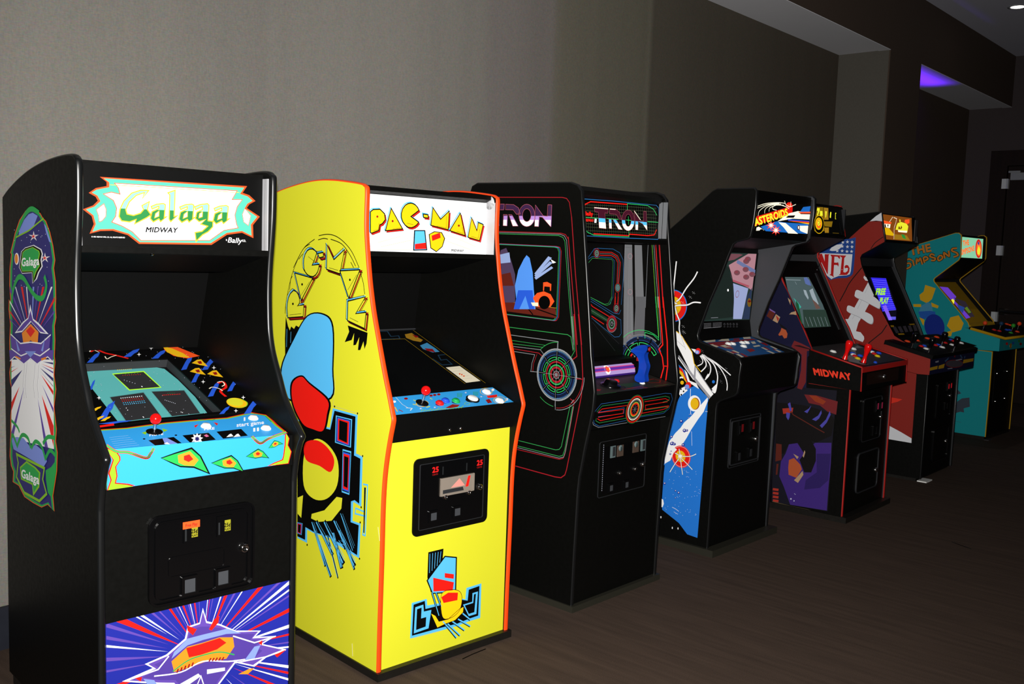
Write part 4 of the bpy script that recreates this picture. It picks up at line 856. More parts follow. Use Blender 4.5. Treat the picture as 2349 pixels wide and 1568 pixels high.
["S","cream",8,2.2,0,[93,5521,-119,-462]]],
'P.marq':[
["S","gry",1,1.0,1,[584,1639,1061,210]],
["S","gry",1,1.0,1,[585,1541,1403,304]],
["S","gry",1,1.0,1,[4737,1789,1107,-170]],
["S","gry",1,1.0,1,[4564,1747,705,-131]],
["S","gry",1,1.0,1,[4771,1828,855,-151]],
["S","gry",1,1.0,1,[5270,1536,872,-173]],
["S","gry",1,1.0,1,[1974,245,540,118,717,2]],
["S","gry",1,1.0,1,[1847,408,601,121,712,215]],
["S","amber",1,1.0,1,[4031,688,834,-183,716,-219]],
["S","amber",1,1.0,1,[925,304,1014,258]],
["S","amber",1,1.0,1,[1077,160,1403,294]],
["S","amber",1,1.0,1,[3966,502,1330,-332]],
["S","amber",1,1.0,1,[896,56,1621,42]],
["S","amber",1,1.0,1,[4097,874,1047,-172]],
["P","red",2,0,0,[652,590,-6,735,119,84,301,26,197,-148,38,-211,-139,-155,-103,-39,-35,-199,-312,-110]],
["S","blk",2,1.5,2,[652,590,-6,735,119,84,301,26,197,-148,38,-211,-139,-155,-103,-39,-35,-199,-312,-110]],
["S","skyb",3,4,2,[556,680,-6,732,119,85,300,26,195,-147,39,-211,-139,-155,-103,-39,-34,-198,-311,-111]],
["P","yolk*",4,0,0,[592,647,-6,733,119,85,300,26,196,-148,38,-211,-138,-154,-103,-40,-35,-198,-311,-111]],
["S","blk",5,4,2,[592,647,-6,733,119,85,300,26,196,-148,38,-211,-138,-154,-103,-40,-35,-198,-311,-111]],
["P","red",2,0,0,[1556,1496,520,-722,-771,-95]],
["S","blk",2,1.5,2,[1556,1496,520,-722,-771,-95]],
["S","skyb",3,4,2,[1456,1585,518,-720,-768,-96]],
["P","yolk*",4,0,0,[1493,1552,519,-721,-769,-95]],
["S","blk",5,4,2,[1493,1552,519,-721,-769,-95]],
["P","red",2,0,0,[2823,1488,-66,103,-98,81,-110,45,-116,13,-133,-28,-120,-67,-112,-132,-55,-158,1,-161,65,-148,109,-117,141,-75,147,-9,128,41,122,76,90,101,-364,192]],
["S","blk",2,1.5,2,[2823,1488,-66,103,-98,81,-110,45,-116,13,-133,-28,-120,-67,-112,-132,-55,-158,1,-161,65,-148,109,-117,141,-75,147,-9,128,41,122,76,90,101,-364,192]],
["S","skyb",3,4,2,[2718,1579,-66,103,-97,81,-110,44,-115,13,-133,-28,-119,-67,-112,-132,-55,-158,2,-161,64,-147,109,-116,140,-75,146,-9,128,41,121,77,90,100,-362,191]],
["P","yolk*",4,0,0,[2757,1545,-66,104,-97,80,-110,45,-115,13,-133,-28,-120,-67,-112,-132,-55,-158,2,-161,64,-148,109,-116,140,-75,147,-9,128,41,122,77,89,100,-363,192]],
["S","blk",5,4,2,[2757,1545,-66,104,-97,80,-110,45,-115,13,-133,-28,-120,-67,-112,-132,-55,-158,2,-161,64,-148,109,-116,140,-75,147,-9,128,41,122,77,89,100,-363,192]],
["P","red",2,0,0,[3020,1365,237,-19,2,-124,-217,10]],
["S","blk",2,1.5,2,[3020,1365,237,-19,2,-124,-217,10]],
["S","skyb",3,4,2,[2915,1457,235,-19,2,-123,-216,10]],
["P","yolk*",4,0,0,[2954,1423,236,-19,2,-123,-217,10]],
["S","blk",5,4,2,[2954,1423,236,-19,2,-123,-217,10]],
["P","red",2,0,0,[3479,1625,375,-417,424,335,-44,-716,-846,133]],
["S","blk",2,1.5,2,[3479,1625,375,-417,424,335,-44,-716,-846,133]],
["S","skyb",3,4,2,[3371,1717,374,-415,422,334,-44,-714,-842,131]],
["P","yolk*",4,0,0,[3411,1683,374,-415,423,334,-43,-715,-844,132]],
["S","blk",5,4,2,[3411,1683,374,-415,423,334,-43,-715,-844,132]],
["P","red",2,0,0,[4826,1487,262,-852,-785,163]],
["S","blk",2,1.5,2,[4826,1487,262,-852,-785,163]],
["S","skyb",3,4,2,[4713,1581,260,-848,-781,160]],
["P","yolk*",4,0,0,[4755,1546,261,-849,-782,161]],
["S","blk",5,4,2,[4755,1546,261,-849,-782,161]],
["P","red",2,0,0,[5402,1344,284,-499,66,327,263,-70,-184,-636,-600,110]],
["S","blk",2,1.5,2,[5402,1344,284,-499,66,327,263,-70,-184,-636,-600,110]],
["S","skyb",3,4,2,[5286,1440,282,-497,66,326,262,-69,-183,-635,-597,109]],
["P","yolk*",4,0,0,[5330,1405,282,-498,66,326,263,-69,-184,-635,-598,109]],
["S","blk",5,4,2,[5330,1405,282,-498,66,326,263,-69,-184,-635,-598,109]],
["E","drk",6,0,0,[887,1224,42,2,0,39]],
["E","drk",6,0,0,[1560,1097,43,2,0,40]],
["E","drk",6,0,0,[4687,1067,49,2,-1,42]],
["S","blk",6,1.2,0,[711,715,228,53,22,228]],
["S","blk",6,1.2,0,[1562,813,361,55]],
["S","blk",6,1.2,0,[3588,1009,473,-58,14,445]],
["S","blk",6,1.2,0,[4579,851,337,-78,-60,237]],
["S","blk",6,1.2,0,[5322,681,361,-68,87,381]],
["S","blk",6,1.2,0,[2218,1052,288,-48]],
["P","blk",3,0,0,[2504,57,36,755,520,21,109,-744]],
["P","skyb",4,0,0,[2549,94,37,684,429,17,100,-671]],
["P","red",5,0,0,[2579,304,507,67,29,-232,-534,-29]],
["P","blk",3,0,0,[3227,685,263,123,370,-22,160,-229,-118,-318,-300,-207,-289,139]],
["P","yolk*",4,0,0,[3266,676,238,102,323,-19,145,-204,-104,-296,-267,-190,-255,123]],
["P","red",5,0,0,[3360,638,399,129,37,-192,-400,-133]],
["T","blk",2,0.03,"MIDWAY",[4329,76,628,-6,19,90]],
["T","amber",2,0,"by",[4157,99,89,-3,-1,47]],
["T","pale",2,0,"Bally",[5441,66,325,-3,-2,108]]],
'P.cpt':[
["P","cpb",1,0,0,[1066,1129,4914,11,139,-1164,-5600,24]],
["E","gold",2,4,0,[2053,534,241,-40,146,204]],
["E","blk",3,0,0,[2042,519,190,-31,101,141]],
["S","yel",3,5,0,[1838,805,70,-99]],
["S","yel",3,5,0,[2605,815,45,-96]],
["S","yel",3,5,0,[1622,536,106,-61]],
["S","yel",3,5,0,[2029,252,189,28]],
["E","drk",2,0,0,[2785,984,72,-11,53,73]],
["E","drk",2,0,0,[2971,1001,73,-11,54,73]],
["E","drk",2,0,0,[3173,1015,74,-11,54,74]],
["E","navy",2,0,0,[2736,369,174,-29,81,110]],
["E","navy",2,0,0,[3101,486,177,-29,84,112]],
["E","navy",2,0,0,[3532,398,179,-29,86,112]],
["E","blk",2,0,0,[4389,440,316,-51,155,196]],
["E","white",2,0,0,[1008,827,68,-11,47,70]],
["S","cream",2,1.5,0,[1257,1117,-50,-512,84,-271]],
["S","cream",2,3,0,[1205,366,221,-72,-167,-124]],
["E","drk",2,0,0,[1606,948,79,-13,49,71]],
["S","lime",2,2.5,0,[1617,23,206,135]],
["S","lime",2,2.5,0,[1736,20,179,96]],
["S","lime",2,2.5,0,[1854,16,154,59]],
["S","lime",2,2.5,0,[1974,12,209,136]],
["S","lime",2,2.5,0,[2093,9,183,97]],
["S","lime",2,2.5,0,[2214,5,156,59]],
["S","lime",2,2.5,0,[2335,1,213,137]],
["S","lime",2,2.5,0,[2456,-3,187,98]],
["S","lime",2,2.5,0,[2578,-6,159,59]],
["S","lime",2,2.5,0,[2701,-10,218,137]],
["S","lime",2,2.5,0,[2824,-14,190,99]],
["S","lime",2,2.5,0,[2948,-18,161,60]],
["S","lime",2,2.5,0,[3072,-22,222,139]],
["S","lime",2,2.5,0,[3197,-26,193,100]],
["S","lime",2,2.5,0,[3323,-29,164,60]],
["S","lime",2,2.5,0,[3449,-33,226,139]],
["P","drk",3,0,0,[2780,81,485,182,283,-91,-207,-116,-368,-26]],
["S","leaf",2,2,0,[3841,692,204,281]],
["S","leaf",2,2,0,[3895,684,214,279]],
["S","leaf",2,2,0,[3948,675,227,278]],
["S","leaf",2,2,0,[4002,667,238,276]],
["S","leaf",2,2,0,[4633,679,213,285]],
["S","leaf",2,2,0,[4688,670,225,284]],
["S","leaf",2,2,0,[4743,661,237,283]],
["S","leaf",2,2,0,[4798,653,249,280]],
["P","red",2,0,0,[5209,589,560,7,-152,-184,-462,17]],
["P","drk",2,0,0,[4931,308,232,55,-62,-267,-239,-25]],
["E","gold",2,2.5,0,[5431,885,273,-41,194,239]],
["E","gold",2,2.5,0,[5571,205,271,-44,194,232]],
["T","white",3,0.04,"1",[5708,872,129,0,126,154]],
["T","white",3,0.04,"2",[5819,118,135,6,126,149]],
["E","lime",2,2,0,[3926,198,117,-19,62,80]],
["E","pale",2,0,0,[4916,560,44,-7,33,41]],
["E","pale",2,0,0,[1752,213,39,-7,27,38]],
["E","pale",2,0,0,[2379,192,40,-7,28,39]],
["E","pale",2,0,0,[4434,942,44,-7,33,42]],
["S","gold",2,4,0,[795,487,-89,-304]],
["S","drk",2,5,0,[830,287,89,-142]]],
'P.front':[
["S","skyb",1,9,0,[1556,929,27,1155,580,25,79,-288,296,9]],
["P","skyb",1,0,0,[1506,834,38,1323,687,-7,35,-256,655,-56,780,42,407,-183,40,442,760,15,-2,-1373,-588,7,-574,-39,-786,19]],
["P","blk",2,0,0,[1587,921,38,1153,517,23,42,-314,739,-25,781,55,522,-188,42,420,542,30,-16,-1175,-480,-11,-573,-49,-787,40]],
["P","skyb",3,0,0,[1669,986,38,970,370,17,35,-273,350,-18,-112,-673]],
["P","blk",4,0,0,[1771,1090,18,773,211,15,-13,-408,240,-2,-15,-358]],
["P","skyb",3,0,0,[4000,1520,463,5,-2,341,281,5,-46,-879,-387,2]],
["P","blk",4,0,0,[4088,1468,424,1,27,334,100,0,-53,-716,-280,-1]],
["P","blk",3,0,0,[2243,3898,714,1,-51,-872,-493,-679,-182,603]],
["S","skyb",4,2.2,0,[2320,3831,3,-726]],
["S","skyb",4,2.2,0,[2449,3828,-10,-660]],
["S","skyb",4,2.2,0,[2578,3824,-22,-594]],
["S","skyb",4,2.2,0,[2709,3821,-36,-528]],
["S","skyb",4,2.2,0,[2840,3817,-50,-461]],
["P","blk",5,0,0,[2192,2852,830,764,603,-163,12,-1380,-1168,210]],
["P","skyb",6,0,0,[2257,2838,795,724,517,-142,10,-1289,-1079,188]],
["P","red",7,0,0,[2502,2894,1006,-392,-45,-301,-932,164]],
["P","red",7,0,0,[3046,2954,451,-139,-5,-176,-439,138]],
["P","yolk",6,0,1,[2910,2148,440,101,457,-169,127,-343,-126,-419,-418,-168,-395,140]],
["S","blk",7,2,3,[2910,2148,440,101,457,-169,127,-343,-126,-419,-418,-168,-395,140]],
["P","red",7,0,0,[2913,2060,328,102,482,-108,-18,-287,-673,45]],
["P","yolk",6,0,0,[2439,1556,222,-141,174,-262,444,-20,554,269,199,43,-20,-221,-391,-220,-448,-23,-413,-53]],
["S","blk",7,2,2,[2439,1556,222,-141,174,-262,444,-20,554,269,199,43,-20,-221,-391,-220,-448,-23,-413,-53]],
["S","blk",5,9,0,[2467,2336,360,-961]],
["S","skyb",6,3,0,[2467,2336,360,-961]],
["S","blk",5,9,0,[2629,2343,296,-639]],
["S","skyb",6,3,0,[2629,2343,296,-639]],
["S","blk",5,7,0,[3002,1112,703,-826]],
["S","skyb",6,5,0,[3035,1103,692,-804]],
["S","blk",5,7,0,[3229,967,645,-634]],
["S","skyb",6,5,0,[3263,958,633,-613]],
["S","blk",5,7,0,[3452,1001,646,-521]],
["S","skyb",6,5,0,[3486,993,635,-501]],
["S","blk",5,7,0,[3734,1021,651,-454]],
["S","skyb",6,5,0,[3768,1013,640,-434]],
["S","blk",5,7,0,[3955,1193,420,-374]],
["S","skyb",6,5,0,[3990,1184,407,-352]],
["T","gry",1,0,"© 1980 MIDWAY MFG. CO. ALL RIGHTS RESERVED",[1655,778,1222,-25,-1,31]]],
'P.bezel':[
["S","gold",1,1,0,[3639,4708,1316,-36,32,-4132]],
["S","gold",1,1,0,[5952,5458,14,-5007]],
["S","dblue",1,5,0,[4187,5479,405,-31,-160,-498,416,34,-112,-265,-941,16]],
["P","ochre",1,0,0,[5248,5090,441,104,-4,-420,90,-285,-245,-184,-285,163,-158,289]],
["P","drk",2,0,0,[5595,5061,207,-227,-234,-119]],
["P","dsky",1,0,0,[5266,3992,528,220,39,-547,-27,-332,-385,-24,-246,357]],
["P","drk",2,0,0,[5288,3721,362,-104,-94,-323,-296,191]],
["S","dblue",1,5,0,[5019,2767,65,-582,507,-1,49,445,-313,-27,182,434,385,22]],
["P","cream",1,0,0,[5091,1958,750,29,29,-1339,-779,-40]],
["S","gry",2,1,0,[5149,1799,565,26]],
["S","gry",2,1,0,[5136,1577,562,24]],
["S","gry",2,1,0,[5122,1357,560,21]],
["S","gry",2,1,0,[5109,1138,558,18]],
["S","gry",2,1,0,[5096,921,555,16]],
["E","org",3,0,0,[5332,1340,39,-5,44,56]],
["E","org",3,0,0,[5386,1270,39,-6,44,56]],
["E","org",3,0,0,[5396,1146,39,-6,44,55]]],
'T.side':[
["S","dred",1,3,0,[6458,17578,-5101,-73,-245,-45,-159,-162,-151,-597]],
["S","dred",1,4,0,[802,16701,-335,-2385,-479,-2883]],
["S","dred",1,4,0,[939,15871,-400,-2484,-314,-1975]],
["S","dred",1,3,0,[6392,16067,-5050,-53,-247,-52,-161,-183]],
["S","gry2",1,2,0,[6390,16021,-4989,-49,-248,-67,-130,-174,-334,-2353,-314,-1980]],
["S","green2",1,2.4,0,[6387,15961,-4927,-46,-237,-76,-112,-155,-327,-2218,-349,-2073]],
["S","dred",1,3,0,[6368,15528,-4809,-72,-186,-33,-82,-161,6,-2766,104,-149,92,-26,4738,102]],
["S","blue3",1,2.6,0,[6404,15513,-4778,-70,-186,-33,-81,-160,6,-2747,104,-148,91,-25,4708,102]],
["S","green2",1,2.4,0,[6419,15495,-4735,-68,-184,-33,-81,-158,7,-2722,103,-147,90,-25,4667,102]],
["P","rust",1,0,0,[6111,12966,-1339,29,-3283,-134,-71,-421,4676,145]],
["S","dblk",2,5,0,[3417,12930,-2006,-395]],
["S","dblk",2,5,0,[3285,12938,-545,-449]],
["S","ochre",2,2,0,[4359,12970,-2931,-105]],
["P","plum",2,0,0,[4806,15222,-337,107,-293,-482,-301,-673,-57,-1220,1018,-63,85,1834]],
["P","rust",3,0,0,[4790,14136,-642,124,-229,-577,814,-40]],
["P","steel",3,0,0,[4831,15024,-574,114,-88,-438,610,-69]],
["P","blue4",3,0,0,[3378,14871,-155,174,-182,-115,-211,-617,-102,-763,-137,-810,1079,-71,182,1017,-167,690]],
["P","blue2",4,0,0,[3643,13502,-851,44,-137,-810,292,-19,256,566,334,-605,334,-22]],
["P","steel",3,0,0,[2731,14269,-757,763,-203,-64,860,-766]],
["P","steel",3,0,0,[2727,14183,-851,640,-153,-65,903,-652]],
["P","steel",3,0,0,[2722,14097,-944,518,-103,-67,946,-537]],
["P","white",3,0,0,[1843,14918,-318,-130,184,-53]],
["P","orng",3,0,0,[2776,13210,-247,231,-378,92,-383,-98,-233,-294,206,-249,695,-45]],
["E","dblk",4,0,0,[2096,13059,-327,20,14,285]],
["P","cream",4,0,0,[2863,13012,-418,26,-8,-167,322,3]],
["P","orng",3,0,0,[2202,13911,-220,34,-242,-83,4,-284,62,-3,9,165,315,8,10,-191,56,-3]],
["P","purp2",1,0,0,[6300,17256,-1639,-2,22,-254,308,1,-53,-707,737,-6,11,716,603,2]],
["P","lilac",2,0,0,[4971,16740,-33,-446,737,-6,7,454]],
["P","white",3,0,0,[4958,16563,-20,-269,737,-6,4,276]],
["S","rose",4,1.6,2,[6300,17256,-1639,-2,22,-254,308,1,-53,-707,737,-6,11,716,603,2]],
["P","purp2",1,0,0,[4572,17243,-485,-23,-286,-137,-132,-265,231,-14,210,194,465,11]],
["S","rose",4,1.6,2,[4572,17243,-485,-23,-286,-137,-132,-265,231,-14,210,194,465,11]],
["P","purp2",1,0,0,[4687,16795,-231,-10,4,-488,225,9]],
["P","lilac",2,0,0,[4687,16739,-231,-1,4,-441,225,9]],
["P","white",3,0,0,[4686,16563,-228,0,2,-266,225,9]],
["S","rose",4,1.6,2,[4687,16795,-231,-10,4,-488,225,9]],
["P","purp2",1,0,0,[4369,16795,-183,-10,-396,-492,306,-3]],
["P","lilac",2,0,0,[4338,16738,-190,-1,-358,-444,306,-3]],
["P","white",3,0,0,[4243,16563,-236,0,-217,-270,306,-3]],
["S","rose",4,1.6,2,[4369,16795,-183,-10,-396,-492,306,-3]],
["P","purp2",1,0,0,[2810,17197,-468,-460,-233,-19,-13,487,-213,-10,10,-916,491,397,191,23,18,-416,218,8]],
["P","lilac",2,0,0,[2811,16733,-541,-2,-161,-13,-1,13,-220,-1,5,-451,491,397,191,23,18,-416,218,8]],
["P","white",3,0,0,[2811,16562,-921,0,3,-283,350,283,338,0,12,-279,218,8]],
["S","rose",4,1.6,2,[2810,17197,-468,-460,-233,-19,-13,487,-213,-10,10,-916,491,397,191,23,18,-416,218,8]],
["P","purp2",1,0,0,[2821,16756,9,-123,41,-115,69,-98,92,-77,111,-48,120,-18,123,16,116,47,101,76,81,99,53,116,22,125,-10,124,-42,116,-71,99,-94,76,-112,47,-121,15,-121,-17,-115,-48,-100,-76,-79,-99,-51,-114]],
["P","lilac",2,0,0,[2823,16733,7,-100,41,-115,69,-98,92,-77,111,-48,120,-18,123,16,116,47,101,76,81,99,53,116,18,105]],
["P","white",3,0,0,[2856,16562,15,-44,69,-98,92,-77,111,-48,120,-18,123,16,116,47,101,76,81,99,21,48]],
["S","rose",4,1.6,2,[2821,16756,9,-123,41,-115,69,-98,92,-77,111,-48,120,-18,123,16,116,47,101,76,81,99,53,116,22,125,-10,124,-42,116,-71,99,-94,76,-112,47,-121,15,-121,-17,-115,-48,-100,-76,-79,-99,-51,-114]],
["E","dblk",5,0,0,[3287,16765,-247,0,13,277]],
["E","rose",6,1.5,0,[3287,16765,-247,0,13,277]],
["S","dred",1,4,0,[221,12693,-239,-1371,-139,-1286,43,-752,227,-1159,410,-2066,80,-231,208,-159,343,-26,3178,79]],
["S","dred",1,4,0,[459,12677,-175,-1289,-72,-460,208,-152]],
["S","dred",1,3,0,[479,9113,-230,-111,159,-1016,240,-1278,84,-182,212,-85,3353,25]],
["S","green2",1,2.6,0,[5171,11846,-899,-5,-3514,-51,-186,-78,-151,-580]],
["S","gry2",1,2.4,0,[5017,11532,-863,-28,-2892,-50,-2,-298]],
["S","green2",1,2.4,0,[1271,11417,77,-2,77,-7,77,-10,76,-15,75,-20,74,-23,72,-28,71,-32,68,-35,67,-39,65,-43,61,-47,60,-50,56,-53]],
["S","green2",1,2,0,[4007,11269,-2016,-38,135,-99,1874,-11]],
["S","gry2",1,2,0,[3994,11007,-1746,7,-200,-173]],
["S","dred",1,3,0,[4989,10930,-1101,-22,-1551,-47,-230,-122]],
["S","gry2",1,2,0,[4566,10804,-2008,-37,144,-380,47,-370]],
["S","dred",1,2.4,0,[2431,10803,174,-405,34,-369]],
["S","gry2",1,2.2,0,[-228,10089,3,-168,23,-166,41,-164,59,-157,76,-150,92,-141,108,-129,121,-116,134,-102,144,-87,153,-70,160,-52,165,-34,168,-15]],
["S","dred",1,2.4,0,[-148,10087,3,-160,21,-157,39,-155,56,-149,72,-142,88,-133,101,-122,115,-111,127,-96,137,-82,144,-66,152,-49,156,-33,158,-14]],
["S","green2",1,2.2,0,[1391,8662,60,7,60,9,59,12,58,14,58,17,57,19,56,22,55,24,54,27,53,29,51,31,50,34,49,35,47,38]],
["S","gry2",1,2,0,[2782,10013,-421,22]],
["S","gry2",1,2,0,[1269,8530,22,429]],
["S","green2",1,2.4,0,[497,12581,-166,-1431,224,-350]],
["S","gry2",1,2.4,0,[575,12575,-169,-1386]],
["S","green2",1,2.4,0,[454,8856,395,-1846,117,-140,185,-55,3165,80]],
["S","gry2",1,2.4,0,[409,8933,-137,160]],
["S","green2",1,2.4,0,[329,8802,329,-1904,98,-256,195,-72,3354,73]],
["S","gry2",1,2.0,0,[281,8809,326,-1950,96,-280,244,-86,3354,74]],
["E","gry2",1,6,0,[1271,10037,1090,0,0,1090]],
["E","steel2",1,2,0,[1271,10037,1030,0,0,1030]],
["S","dnavy",2,15,0,[2189,10101,-4,43,-6,42,-8,41,-10,42,-11,40,-14,41,-15,39,-17,39,-19,38,-21,37,-22,36,-24,35,-26,34,-27,33]],
["S","blue5",3,1.6,0,[2259,10106,-5,46,-6,45,-8,45,-11,44,-12,44,-15,43,-16,43,-19,42,-20,41,-22,40,-24,38,-26,38,-28,36,-29,36]],
["S","blue5",3,1.6,0,[2109,10096,-4,38,-5,39,-7,38,-9,37,-11,38,-12,36,-14,37,-16,35,-17,35,-19,34,-20,32,-22,32,-23,31,-25,30]],
["S","green3",2,2.2,0,[2018,10102,-3,33,-5,32,-7,32,-8,32,-9,32,-10,31,-12,30,-13,30,-15,29,-16,29,-17,28,-18,27,-19,27,-21,25]],
["S","green3",2,2.2,0,[1909,10093,-4,28,-4,27,-5,28,-7,27,-8,27,-9,26,-10,26,-11,26,-12,25,-14,24,-14,24,-16,23,-16,23,-18,21]],
["S","green3",2,2,0,[1909,10093,109,9]],
["S","green3",2,2,0,[1761,10448,84,71]],
["S","dnavy",2,15,0,[1875,10731,-33,28,-34,25,-35,24,-36,22,-37,21,-38,19,-39,17,-40,15,-40,14,-41,12,-41,9,-42,8,-42,6,-42,4]],
["S","blue5",3,1.6,0,[1920,10784,-35,29,-36,28,-38,26,-39,24,-40,22,-40,20,-42,19,-43,16,-43,15,-44,12,-44,11,-45,8,-46,6,-45,5]],
["S","blue5",3,1.6,0,[1822,10671,-30,25,-31,23,-32,22,-33,20,-33,19,-35,18,-36,15,-36,14,-36,12,-38,11,-37,9,-39,7,-38,5,-38,4]],
["S","green3",2,2.2,0,[1753,10612,-25,20,-27,19,-27,19,-28,17,-29,15,-29,15,-30,13,-31,12,-31,10,-31,10,-32,7,-32,7,-32,5,-33,3]],
["S","green3",2,2.2,0,[1682,10527,-21,18,-23,16,-23,16,-24,14,-25,14,-25,12,-25,11,-26,11,-27,8,-26,8,-28,7,-27,5,-28,5,-27,3]],
["S","green3",2,2,0,[1682,10527,71,85]],
["S","green3",2,2,0,[1327,10675,9,109]],
["S","dnavy",2,15,0,[1207,10955,-42,-4,-42,-6,-42,-8,-42,-9,-40,-12,-41,-14,-39,-15,-39,-17,-38,-19,-37,-21,-36,-22,-35,-24,-34,-25,-33,-28]],
["S","blue5",3,1.6,0,[1202,11025,-46,-5,-45,-6,-45,-8,-44,-11,-44,-12,-43,-15,-43,-16,-42,-19,-41,-20,-39,-22,-39,-24,-38,-26,-36,-28,-36,-29]],
["S","blue5",3,1.6,0,[1212,10875,-38,-4,-39,-5,-38,-7,-37,-9,-38,-11,-36,-12,-36,-14,-36,-15,-35,-18,-33,-19,-33,-20,-32,-22,-31,-23,-30,-25]],
["S","green3",2,2.2,0,[1206,10784,-33,-3,-32,-5,-32,-7,-32,-7,-32,-10,-31,-10,-30,-12,-30,-13,-29,-15,-29,-15,-28,-17,-27,-19,-27,-19,-25,-20]],
["S","green3",2,2.2,0,[1215,10675,-28,-3,-27,-5,-28,-5,-27,-7,-26,-8,-27,-8,-26,-11,-26,-11,-25,-12,-24,-14,-24,-14,-23,-16,-23,-16,-21,-18]],
["S","green3",2,2,0,[1215,10675,-9,109]],
["S","green3",2,2,0,[860,10527,-71,85]],
["S","dnavy",2,15,0,[577,10641,-27,-33,-26,-34,-24,-35,-22,-36,-21,-37,-19,-38,-17,-39,-15,-39,-14,-41,-11,-40,-10,-42,-8,-41,-6,-42,-4,-43]],
["S","blue5",3,1.6,0,[524,10687,-29,-36,-28,-36,-26,-38,-24,-38,-22,-40,-20,-41,-19,-42,-16,-43,-15,-43,-12,-44,-11,-44,-8,-45,-6,-45,-5,-46]],
["S","blue5",3,1.6,0,[637,10588,-25,-30,-23,-31,-22,-32,-20,-32,-19,-34,-17,-35,-16,-35,-14,-37,-12,-36,-11,-38,-9,-37,-7,-38,-5,-39,-4,-38]],
["S","green3",2,2.2,0,[696,10519,-20,-25,-19,-27,-19,-27,-17,-28,-15,-29,-15,-29,-13,-30,-12,-30,-10,-31,-9,-32,-8,-32,-7,-32,-5,-32,-3,-33]],
["S","green3",2,2.2,0,[781,10448,-18,-21,-16,-23,-16,-23,-14,-24,-14,-24,-12,-25,-11,-26,-10,-26,-9,-26,-8,-27,-7,-27,-5,-28,-5,-27,-3,-28]],
["S","green3",2,2,0,[781,10448,-85,71]],
["S","green3",2,2,0,[633,10093,-109,9]],
["S","dnavy",2,15,0,[353,9973,4,-42,6,-42,8,-42,10,-41,11,-41,14,-40,15,-40,17,-39,19,-38,21,-37,22,-36,24,-35,26,-34,27,-32]],
["S","blue5",3,1.6,0,[283,9968,5,-45,6,-46,8,-45,11,-44,12,-44,15,-43,16,-43,19,-42,20,-40,22,-40,24,-39,26,-38,28,-36,29,-35]],
["S","blue5",3,1.6,0,[433,9979,4,-39,5,-38,7,-39,9,-37,11,-37,12,-37,14,-36,16,-36,17,-34,19,-34,20,-33,22,-32,23,-31,25,-30]],
["S","green3",2,2.2,0,[524,9972,3,-33,5,-32,7,-32,8,-32,9,-31,10,-31,12,-31,13,-30,15,-29,15,-29,17,-28,19,-27,19,-26,20,-26]],
["S","green3",2,2.2,0,[633,9981,3,-27,5,-28,5,-27,7,-28,8,-26,9,-27,10,-26,11,-25,12,-25,14,-25,14,-24,16,-23,16,-22,18,-22]],
["S","green3",2,2,0,[633,9981,-109,-9]],
["S","green3",2,2,0,[781,9626,-85,-71]],
["S","dnavy",2,15,0,[667,9343,33,-27,34,-26,35,-24,36,-22,37,-21,38,-19,39,-17,39,-15,41,-14,40,-11,42,-10,42,-8,42,-6,42,-4]],
["S","blue5",3,1.6,0,[621,9290,36,-29,36,-28,38,-25,39,-25,39,-22,41,-20,42,-19,43,-16,43,-15,44,-12,44,-11,45,-8,45,-6,46,-4]],
["S","blue5",3,1.6,0,[720,9403,30,-25,31,-23,32,-22,33,-20,33,-19,35,-17,36,-16,36,-14,36,-12,38,-11,37,-9,38,-7,39,-5,38,-4]],
["S","green3",2,2.2,0,[789,9463,25,-21,27,-19,27,-18,28,-17,29,-16,29,-15,30,-13,30,-12,31,-10,32,-9,32,-8,32,-6,32,-5,33,-4]],
["S","green3",2,2.2,0,[860,9547,21,-18,23,-16,23,-16,24,-14,24,-14,25,-12,26,-11,26,-10,27,-9,26,-8,27,-7,28,-5,27,-4,28,-3]],
["S","green3",2,2,0,[860,9547,-71,-84]],
["S","green3",2,2,0,[1215,9400,-9,-110]],
["S","dnavy",2,15,0,[1335,9119,42,4,42,6,42,8,41,10,41,11,40,14,40,15,39,17,38,19,37,21,36,22,35,24,34,26,33,27]],
["S","blue5",3,1.6,0,[1340,9050,45,4,46,6,45,8,44,11,44,12,43,15,43,16,42,19,40,20,40,22,39,25,38,25,36,28,35,29]],
["S","blue5",3,1.6,0,[1330,9199,38,4,38,5,39,7,37,9,38,11,36,12,36,14,36,16,35,17,33,19,33,20,32,22,31,23,30,25]],
["S","green3",2,2.2,0,[1336,9290,33,4,32,5,32,6,32,8,31,9,31,10,31,12,30,13,29,15,29,16,28,17,27,18,27,19,25,21]],
["S","green3",2,2.2,0,[1327,9400,27,3,28,4,27,5,28,7,26,8,27,9,26,10,25,11,25,12,25,14,24,14,23,16,23,16,21,18]],
["S","green3",2,2,0,[1327,9400,9,-110]],
["S","green3",2,2,0,[1682,9547,71,-84]],
["S","dnavy",2,15,0,[1965,9434,27,32,26,34,24,35,22,36,21,37,19,38,17,39,15,40,14,40,11,41,10,41,8,42,6,42,4,42]],
["S","blue5",3,1.6,0,[2018,9388,29,35,28,36,26,38,24,39,22,40,20,40,19,42,16,43,15,43,12,44,11,44,8,45,6,46,5,45]],
["S","blue5",3,1.6,0,[1905,9486,25,30,23,31,22,32,20,33,19,34,17,34,16,36,14,36,12,37,11,37,9,37,7,39,5,38,4,39]],
["S","green3",2,2.2,0,[1845,9555,21,26,19,26,18,27,17,28,16,29,15,29,13,30,12,31,10,31,9,31,8,32,7,32,5,32,3,33]],
["S","green3",2,2.2,0,[1761,9626,18,22,16,22,16,23,14,24,14,25,12,25,11,25,10,26,9,27,8,26,7,28,5,27,4,28,4,27]],
["S","green3",2,2,0,[1761,9626,84,-71]],
["S","green3",2,2,0,[1909,9981,109,-9]],
["E","dred",2,6,0,[1271,10037,550,0,0,550]],
["E","green3",2,3,0,[1271,10037,420,0,0,420]],
